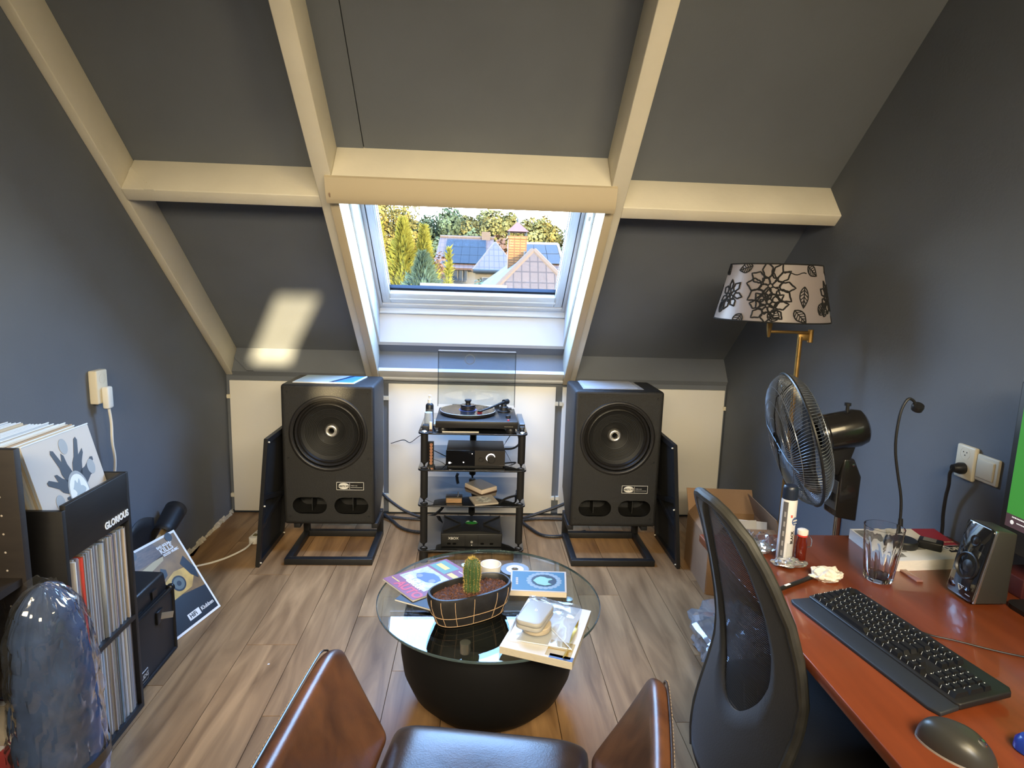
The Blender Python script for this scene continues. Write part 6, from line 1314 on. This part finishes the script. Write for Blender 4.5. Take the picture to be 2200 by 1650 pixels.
obj('back_rim', MB().tube(edge, .013, 10), RIMM, oc, world=True, smooth=True)
def seatc(u, v):
    x, y = (u - .5) * 2, (v - .5) * 2; r = (1 - abs(x) ** 5) * (1 - abs(y) ** 5); p = Vector((.955, 1.455, 0)) + od * (x * .235) + ow * (y * .235); return (p.x, p.y, .395 + .06 * r ** .3)
obj('seat', MB().grid(seatc, 15, 15), UPH, oc, world=True, sub=1)
obj('seat_pan', MB().at(frame((.955, 1.455, .36), od, ow)).prism(rrect(.42, .42, .08, 5), .045, 'z', 0), BLACK, oc, world=True)
obj('back_bracket', MB().tube(spline([(.86, 1.445, .36), (.78, 1.44, .36), (.735, 1.437, .42), (.722, 1.437, .50)], 6), .018, 10), BLACK, oc, world=True, smooth=True)
obj('gas_column', MB().cyl((.955, 1.455, .07), .026, .29, 16), BLACKM, oc, world=True)
for k in range(5):
    a = 2 * PI * k / 5 + .3; e_ = Vector((.955 + .28 * math.cos(a), 1.455 + .28 * math.sin(a), .06))
    lgx = obj('base_leg', MB().tube([(.955, 1.455, .09), tuple(e_)], [.026, .016], 8), BLACK, oc, world=True); obj('castor', MB().cyl((e_.x, e_.y - .012, .027), .026, .024, 14, 'y'), BLACK, lgx, world=True)

# ------------------------------------------------------------------ cardboard box, papers, plastic on the floor
cbq = thing('cardboard_box', 'open brown cardboard box with a white label under the fan', 'cardboard box', (1.34, 3.05, 0))
q0, q1 = Vector((1.184, 3.250, 0)), Vector((1.156, 2.852, 0)); e1 = Vector((.36, -.025, 0))
HB = .275
for a, b_ in ((q0, q1), (q1, q1 + e1), (q1 + e1, q0 + e1), (q0 + e1, q0)):
    nrm = (b_ - a).cross(Vector((0, 0, 1))).normalized() * .004
    obj('box_wall', MB().hexa([a, b_, b_ + nrm, a + nrm], [p + Vector((0, 0, HB)) for p in (a, b_, b_ + nrm, a + nrm)]), CARD, cbq, world=True)
obj('box_floor', MB().prism([tuple(p.xy) for p in (q0, q1, q1 + e1, q0 + e1)], .004, 'z', .001), CARD, cbq, world=True)
def flap(a, b_, out, ln, up_):
    d = out.normalized() * ln; z = Vector((0, 0, HB)); zz = Vector((0, 0, HB + up_)); nrm = (b_ - a).cross(d + Vector((0, 0, up_))).normalized() * .004
    return obj('flap', MB().hexa([a + z, b_ + z, b_ + d * .96 + zz, a + d + zz], [p + nrm for p in (a + z, b_ + z, b_ + d * .96 + zz, a + d + zz)]), CARD, cbq, world=True)
flap(q0, q1, Vector((1, 0, 0)), .10, .11); flap(q1 + e1, q0 + e1, Vector((-1, 0, 0)), .05, .12); flap(q0, q0 + e1, Vector((0, 1, 0)), .06, .12); flap(q1, q1 + e1, Vector((0, 1, 0)), .10, .03)
nx = Vector((-1, .07, 0)).normalized(); BFm = frame(q1 + nx * .0008 + Vector((0, 0, 0)), q0 - q1, (0, 0, 1)) ; BFm2 = frame(q0 + nx * .0012, q1 - q0, (0, 0, 1))
lbq = obj('shipping_label', MB().at(BFm2).box((.245, .055, 0), (.385, .115, .0008)), PAPER, cbq, world=True)
for k in range(4): obj('label_print', MB().at(BFm2).box((.255, .064 + .012 * k, .0008), (.30 + .02 * (k % 3), .068 + .012 * k, .0012)), INK['grey'], lbq, world=True)
pr_ = MB().at(BFm2)
for a in ((.19, .150, .28, .153), (.19, .208, .28, .211), (.19, .150, .193, .211), (.277, .150, .28, .211), (.205, .16, .212, .20), (.23, .16, .237, .20), (.25, .165, .27, .17), (.04, .10, .09, .102), (.04, .16, .09, .162)): pr_.box((a[0], a[1], 0), (a[2], a[3], .0006))
obj('box_print', pr_, mat('cardboard_ink', (.14, .08, .05), .8), cbq, world=True)
for k, (lab, ox, oz, rot) in enumerate((('white letter sticking out of the cardboard box in front', .0, 0, .15), ('white folded letter standing behind the front one in the box', .045, -.01, -.2))):
    FPp = frame((1.30 + ox, 2.93 + .05 * k, .14 + oz), (1, -.1 + rot, 0), (.15, .3, 1))
    pp_ = thing('letter', lab, 'paper', (1.30 + ox, 2.93, .14)); obj('sheet', MB().at(FPp).box((0, 0, 0), (.15, .20, .001)), PAPER, pp_, world=True); obj('crease', MB().at(FPp).box((0, .10, .001), (.15, .1012, .0014)), mat('crease_grey', (.55, .55, .55), .7), pp_, world=True)
plb = thing('bubble_wrap', 'crumpled clear plastic bag lying on the floor behind the chair', 'plastic bag', (1.02, 2.38, 0))
def plf(u, v):
    a, b_ = 2 * PI * u, PI * v; d = Vector((math.sin(b_) * math.cos(a), math.sin(b_) * math.sin(a), math.cos(b_))); k = 1 + .5 * noise.noise(d * 2 + Vector((3, 1, 0))) + .35 * abs(noise.noise(d * 6))
    return (1.085 + d.x * .15 * k + d.y * .06, 2.34 + d.y * .24 * k, max(.001, .06 + d.z * .10 * k))
obj('film_body', MB().grid(plf, 44, 26, True), thin_glass('floor_film', (.90, .93, .95), 3.5, .12, .12), plb, world=True, smooth=True, autosmooth=16)
# ------------------------------------------------------------------ outside the skylight: trees, roofs, a chimney
CAMP = Vector((0, 0, CAM_H))
def far(x, y, z, k): return CAMP + (Vector((x, y, z)) - CAMP) * k
GZ = -5.2
tag(obj('ground_outside', MB().box((-60, 6.5, GZ - .2), (60, 110, GZ)), mat('garden_ground', (.022, .024, .012), .9, var=.4, vscale=.4)), 'garden ground far below the window', kind='structure')
def leafm(name, c): return mat(name, c, .9, var=.45, vscale=.9, spec=.0)
def tree(label, base, top, rx, m, n=1400, leaf=.3, seed=1, shape='round', ry=None, cat='tree', group='trees beyond the roofs', name='leafy_tree'):
    random.seed(seed); t = thing(name, label, cat, (base[0], base[1], GZ), group=group); mb = MB(); h = top - GZ; ry = ry or rx
    low = GZ + h * (.25 if shape == 'round' else .05)
    blobs = [(random.uniform(-.75, .75) * rx, random.uniform(-.55, .55) * ry, low + (top - low) * random.uniform(.3, .86), random.uniform(.32, .52)) for _ in range(12)] + [(0, 0, low + (top - low) * .80, .34)]
    for i in range(n):
        d = Vector((random.gauss(0, 1), random.gauss(0, 1), random.gauss(0, 1))).normalized()
        if shape == 'round':
            bx_, by_, bz_, br = random.choice(blobs); r = br * random.uniform(.72, 1.0); p = Vector((base[0] + bx_ + d.x * rx * r, base[1] + by_ + d.y * ry * r, min(top, bz_ + d.z * (top - low) * .42 * r)))
        else:
            v = random.random() ** .8; a = random.uniform(0, 2 * PI); lob = 1 + .30 * math.sin(v * 31 + a * 2) + .40 * math.sin(a * 3 + v * 14) + .25 * math.sin(a * 7 - v * 23); r = rx * (1 - v) ** .8 * random.uniform(.55, 1) * lob; p = Vector((base[0] + r * math.cos(a), base[1] + r * math.sin(a), low + (top - low) * v)); d = Vector((math.cos(a), math.sin(a), random.uniform(-.2, .9))).normalized()
        a_ = d.orthogonal().normalized(); a_ = (a_ + Vector((random.uniform(-.6, .6), random.uniform(-.6, .6), random.uniform(-.6, .6)))).normalized(); b_ = d.cross(a_).normalized(); s = leaf * random.uniform(.6, 1.2)
        if shape != 'round': a_ = (d + Vector((0, 0, .5))).normalized(); mb.add([p - b_ * s * .3, p + b_ * s * .3, p + a_ * s * 1.5], [(0, 1, 2)])
        else: mb.add([p - a_ * s * .5 - b_ * s * .4, p + a_ * s * .5 - b_ * s * .4, p + a_ * s * .4 + b_ * s * .5, p - a_ * s * .4 + b_ * s * .5], [(0, 1, 2, 3)])
    tag(obj('foliage', mb, m, t, world=True), kind='stuff')
    obj('trunk', MB().tube([(base[0], base[1], GZ), (base[0] + .1, base[1], GZ + h * .4), (base[0], base[1], top - h * .12)], [h * .025, h * .018, h * .004], 8), mat('bark', (.02, .015, .011), .9), t, world=True)
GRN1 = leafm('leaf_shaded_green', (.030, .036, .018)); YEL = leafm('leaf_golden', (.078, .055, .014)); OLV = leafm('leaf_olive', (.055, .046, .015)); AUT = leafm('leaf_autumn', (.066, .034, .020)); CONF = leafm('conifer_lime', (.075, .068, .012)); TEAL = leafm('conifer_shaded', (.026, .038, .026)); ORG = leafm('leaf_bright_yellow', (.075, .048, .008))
SKYL = [(-6.6, 5.75, 2.3, OLV, 'olive tree at the left end of the skyline'), (-4.9, 5.55, 2.2, YEL, 'golden topped tree behind the conifer'), (-3.3, 5.22, 2.2, GRN1, 'dark green tree above the conifer tip'), (-1.9, 5.22, 2.0, GRN1, 'dark green tree above the solar panel roof'), (-.8, 5.15, 1.9, OLV, 'olive tree between the dark trees and the autumn bush'), (.4, 5.18, 1.8, YEL, 'golden tree above the hipped roof'), (1.5, 5.02, 1.6, OLV, 'olive tree left of the chimney cap'), (2.9, 5.08, 1.7, OLV, 'olive tree right of the chimney cap'), (4.2, 5.45, 1.9, YEL, 'tall golden tree right of the chimney'), (5.9, 5.0, 2.0, GRN1, 'bluish green tree at the right end of the skyline')]
for i, (x, z, rx, m, lab) in enumerate(SKYL):
    P = far(x, 40, z, 1.5); tree(lab, (P.x, P.y + (i % 3) * 1.5), P.z + 1.1, rx * 1.6, m, 9000, .21, 30 + i)
P = far(-3.0, 44, 4.3, 1.5); tree('dark hedge tree filling the gap behind the conifer', (P.x - 2.5, P.y), P.z, 4.5, GRN1, 6000, .26, 61); P = far(2.2, 44, 4.4, 1.5); tree('olive hedge tree filling the gap behind the chimney', (P.x, P.y), P.z, 5.0, OLV, 6000, .26, 62)
P = far(1.2, 30, 3.55, 1.5); tree('reddish autumn bush between the two roofs', (P.x, P.y), P.z, 1.5, AUT, 1500, .22, 63); P = far(-1.9, 28, 2.85, 1.3); tree('reddish shrub left of the solar panel roof', (P.x, P.y), P.z, 1.0, AUT, 900, .16, 64)
P = far(2.0, 30, 3.2, 1.5); tree('bright yellow shrub behind the chimney', (P.x, P.y), P.z, .8, ORG, 500, .2, 65)
P = far(-1.66, 14, 2.72, 1.15); tree('tall lime green conifer at the left of the view', (P.x, P.y), P.z, 1.55, CONF, 12000, .10, 70, 'cone', name='conifer', group='conifers below the window')
P = far(-1.33, 14, 2.60, 1.15); tree('second lime conifer tip right of the tall one', (P.x + .12, P.y + .3), P.z, 1.15, CONF, 8000, .10, 71, 'cone', name='conifer', group='conifers below the window')
P = far(-2.15, 14, 2.6, 1.15); tree('conifer cut off by the left sash', (P.x, P.y), P.z, .6, CONF, 4000, .10, 72, 'cone', name='conifer', group='conifers below the window')
P = far(-1.05, 12, 1.93, 1.0); tree('teal conifer painted as the shaded foot of the lime conifers', (P.x, P.y), P.z, 2.0, TEAL, 14000, .09, 73, 'cone', name='conifer', group='conifers below the window')  # shade on the lime conifers, put into a teal tree of its own
P = far(-.62, 13.2, 2.10, 1.05); tree('lime conifer branch in front of the solar panels', (P.x, P.y), P.z, .28, CONF, 1600, .09, 74, 'cone', name='conifer', group='conifers below the window')
P = far(-.02, 17, 1.62, 1.0); tree('small pale shrub below the hipped roof', (P.x, P.y), P.z, .6, TEAL, 2500, .07, 75, name='shrub', group=None)

def tiles(name, c1, c2, cs, vs_):
    m = bpy.data.materials.new(name); m.use_nodes = True; n = m.node_tree; b = n.nodes['Principled BSDF']; _mats[name] = m
    tc = n.nodes.new('ShaderNodeTexCoord'); br = n.nodes.new('ShaderNodeTexBrick'); mp = n.nodes.new('ShaderNodeMapping'); mp.inputs['Rotation'].default_value = (math.radians(90), 0, 0)
    n.links.new(tc.outputs['Object'], mp.inputs[0]); n.links.new(mp.outputs[0], br.inputs['Vector']); br.offset = 0
    br.inputs['Color1'].default_value = (*c1, 1); br.inputs['Color2'].default_value = (*c2, 1); br.inputs['Mortar'].default_value = (*[c * .45 for c in c1], 1)
    br.inputs['Scale'].default_value = 1.0; br.inputs['Mortar Size'].default_value = .018; br.inputs['Brick Width'].default_value = cs; br.inputs['Row Height'].default_value = vs_
    n.links.new(br.outputs[0], b.inputs['Base Color']); b.inputs['Roughness'].default_value = .8; b.inputs['Specular IOR Level'].default_value = .2; return m
TILG = tiles('grey_roof_tiles', (.030, .020, .015), (.025, .017, .013), .22, .28); TILR = tiles('brown_roof_tiles', (.036, .020, .013), (.031, .017, .012), .26, .30); BRI = tiles('orange_bricks', (.098, .040, .009), (.082, .034, .009), .17, .075)
RID = mat('ridge_tiles', (.040, .027, .018), .8, spec=.1); HWALL = mat('pale_house_wall', (.034, .028, .020), .8, spec=.1); HWHT = mat('house_white', (.045, .041, .036), .7, spec=.1); HDK = mat('house_dark_window', (.006, .008, .010), .5, spec=.1); SOL = mat('solar_panel', (.0035, .0055, .008), .7, spec=.08); SOLF = mat('solar_frame', (.013, .014, .016), .7, spec=.1)
def quad(name, pts, m, parent, t=.06):
    pts = [Vector(p) for p in pts]; nrm = (pts[1] - pts[0]).cross(pts[2] - pts[0]).normalized() * t; n = len(pts)
    return obj(name, MB().add(pts + [p + nrm for p in pts], [tuple(range(n)), tuple(range(n, 2 * n))[::-1]] + [(i, (i + 1) % n, n + (i + 1) % n, n + i) for i in range(n)]), m, parent, world=True)
# house with solar panels, far left
k = 1.5; h1 = thing('house', 'house with dark solar panels on a brown tiled roof', 'house', far(-.6, 26, 0, k))
A_, B2, C_, D_ = far(-1.70, 28, 3.28, k), far(.62, 28, 3.28, k), far(.62, 25.2, 1.93, k), far(-1.80, 25.2, 1.93, k)
quad('roof_slope', [A_, B2, C_, D_], TILR, h1, .12); obj('ridge', MB().tube([A_, B2], .12, 8), RID, h1, world=True)
def onr(u, v, off=.08):
    p = D_.lerp(C_, u).lerp(A_.lerp(B2, u), v); nn_ = (C_ - D_).cross(A_ - D_).normalized(); nn_ = nn_ if nn_.y < 0 else -nn_; return p + nn_ * off
for i in range(5):
    for j in range(3):
        u0, v0 = .15 + .142 * i, .10 + .26 * j; quad('solar_panel', [onr(u0, v0), onr(u0 + .139, v0), onr(u0 + .139, v0 + .252), onr(u0, v0 + .252)], SOL, h1, .03)
obj('chimney_stub', MB().cbox(far(.28, 28, 3.34, k), (.55, .55, .6)), RID, h1, world=True)
wl_ = quad('wall', [far(-1.6, 25.6, 1.93, k), far(.5, 25.6, 1.93, k), far(.5, 25.6, -2.0, k), far(-1.6, 25.6, -2.0, k)], HWHT, h1, .2)
for x0, x1 in ((-1.07, -.82), (-.80, -.62), (-.58, -.44)):
    f_ = quad('window', [far(x0, 25.4, 1.86, k), far(x1, 25.4, 1.86, k), far(x1, 25.4, 1.42, k), far(x0, 25.4, 1.42, k)], HWHT, h1, .05); quad('pane', [far(x0 + .03, 25.3, 1.83, k), far(x1 - .03, 25.3, 1.83, k), far(x1 - .03, 25.3, 1.45, k), far(x0 + .03, 25.3, 1.45, k)], HDK, f_, .02)
# middle hipped roof
k = 1.5; h2 = thing('house', 'house with a pointed hipped roof left of the chimney', 'house', far(.45, 19, 0, k))
ap = far(.50, 20.5, 2.66, k); e0, e1_ = far(-.16, 18.6, 1.75, k), far(1.15, 18.6, 1.75, k); e2, e3 = far(1.15, 22.4, 1.75, k), far(-.16, 22.4, 1.75, k)
quad('roof_slope', [e0, e1_, ap], TILG, h2, .08); quad('roof_slope', [e1_, e2, ap], TILG, h2, .08); quad('roof_slope', [e3, e0, ap], TILG, h2, .08)
for a in (e0, e1_): obj('hip_ridge', MB().tube([a, ap], .09, 8), RID, h2, world=True)
obj('gutter', MB().tube([e0, e1_], .09, 8), HDK, h2, world=True); quad('wall', [far(-.1, 18.8, 1.72, k), far(1.1, 18.8, 1.72, k), far(1.1, 18.8, -1.6, k), far(-.1, 18.8, -1.6, k)], HWALL, h2, .2)
f_ = quad('window', [far(.10, 18.65, 1.58, k), far(.36, 18.65, 1.58, k), far(.36, 18.65, 1.2, k), far(.10, 18.65, 1.2, k)], HWHT, h2, .05); quad('pane', [far(.13, 18.6, 1.56, k), far(.33, 18.6, 1.56, k), far(.33, 18.6, 1.22, k), far(.13, 18.6, 1.22, k)], HDK, f_, .02)
# right roof with panels
k = 1.5; h3 = thing('house', 'house roof with large grey panels right of the chimney', 'house', far(2.2, 23, 0, k))
A_, B2, C_, D_ = far(1.5, 24, 2.86, k), far(2.93, 24, 2.88, k), far(3.0, 22.2, 1.95, k), far(1.4, 22.2, 1.93, k)
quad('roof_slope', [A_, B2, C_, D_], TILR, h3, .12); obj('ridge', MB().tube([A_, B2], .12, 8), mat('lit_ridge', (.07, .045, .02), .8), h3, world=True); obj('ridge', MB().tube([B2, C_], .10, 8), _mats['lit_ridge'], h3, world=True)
for i in range(3):
    for j in range(2):
        u0, v0 = .06 + .30 * i, .14 + .40 * j; quad('solar_panel', [onr(u0, v0), onr(u0 + .29, v0), onr(u0 + .29, v0 + .38), onr(u0, v0 + .38)], SOLF, h3, .03)
quad('wall', [far(1.5, 22.6, 1.93, k), far(2.9, 22.6, 1.93, k), far(2.9, 22.6, -2, k), far(1.5, 22.6, -2, k)], HWALL, h3, .2)
# nearest roof with the brick chimney
k = 1.7; h4 = thing('house', 'nearest grey tiled roof with a tall brick chimney', 'house', far(.8, 10.5, 0, k))
ap = far(.868, 10.25, 1.980, k); bl, br_ = far(.10, 9.75, 1.19, k), far(1.62, 9.75, 1.22, k); bk_l = far(-.05, 12.2, 1.30, k); apb = far(.868, 13.0, 1.98, k)
quad('roof_slope', [bl, br_, ap], TILG, h4, .08); quad('roof_slope', [bk_l, bl, ap, apb], mat('smooth_slate', (.022, .021, .022), .7, spec=.1), h4, .08)
for a in (bl, br_): obj('verge_tiles', MB().tube([a, ap], .11, 8), RID, h4, world=True)
quad('wall', [bl + Vector((.1, .2, 0)), br_ + Vector((0, .2, 0)), far(1.6, 9.9, -1.6, k), far(.12, 9.9, -1.6, k)], HWALL, h4, .2)
cx0, cx1 = far(.495, 11, 0, k).x, far(.812, 11, 0, k).x; cy_ = 11 * k; zc0, zc1 = far(0, 11, 1.2, k).z, far(0, 11, 2.215, k).z
ch = obj('chimney', MB().box((cx0, cy_, zc0), (cx1, cy_ + .55, zc1)), BRI, h4, world=True)
obj('chimney_band', MB().box((cx0 - .03, cy_ - .03, zc1), (cx1 + .03, cy_ + .58, zc1 + .08)), BRI, ch, world=True)
zz0, zz1, zz2 = far(0, 11, 2.335, k).z, far(0, 11, 2.515, k).z, far(0, 11, 2.605, k).z
for px_ in (cx0 + .02, cx1 - .02):
    for py_ in (cy_ + .02, cy_ + .53): obj('cap_post', MB().cyl((px_, py_, zc1 + .07), .018, zz0 - zc1 - .06, 8), HDK, ch, world=True)
cm = ((cx0 + cx1) / 2, cy_ + .275)
obj('chimney_cap', MB().add([(cx0 - .05, cy_ - .05, zz0), (cx1 + .05, cy_ - .05, zz0), (cx1 + .05, cy_ + .6, zz0), (cx0 - .05, cy_ + .6, zz0), (cm[0], cm[1], zz1)], [(3, 2, 1, 0), (0, 1, 4), (1, 2, 4), (2, 3, 4), (3, 0, 4)]), mat('copper_cap', (.055, .026, .020), .6, spec=.1), ch, world=True)
obj('cap_finial', MB().tube([(cm[0], cm[1], zz1 - .03), (cm[0], cm[1], zz2)], [.025, .006], 6), HDK, ch, world=True)
obj('vent_pipe', MB().cyl(far(.775, 10.9, 1.80, k), .035, .35, 8), HWHT, h4, world=True)
k = 1.0; fl_ = thing('flat_roof', 'pale flat roof edge at the bottom of the view', 'roof', far(-.2, 9, 1.3, k))
obj('roof_deck', MB().box((-.75, 8.6, 1.20), (.35, 10.2, 1.40)), mat('pale_roofing', (.024, .021, .017), .8, spec=.1), fl_, world=True); obj('fascia', MB().box((-.78, 8.55, 1.36), (.38, 8.6, 1.44)), HWHT, fl_, world=True); obj('roof_post', MB().box((-.3, 9.3, GZ), (-.1, 9.5, 1.2)), HWALL, fl_, world=True)
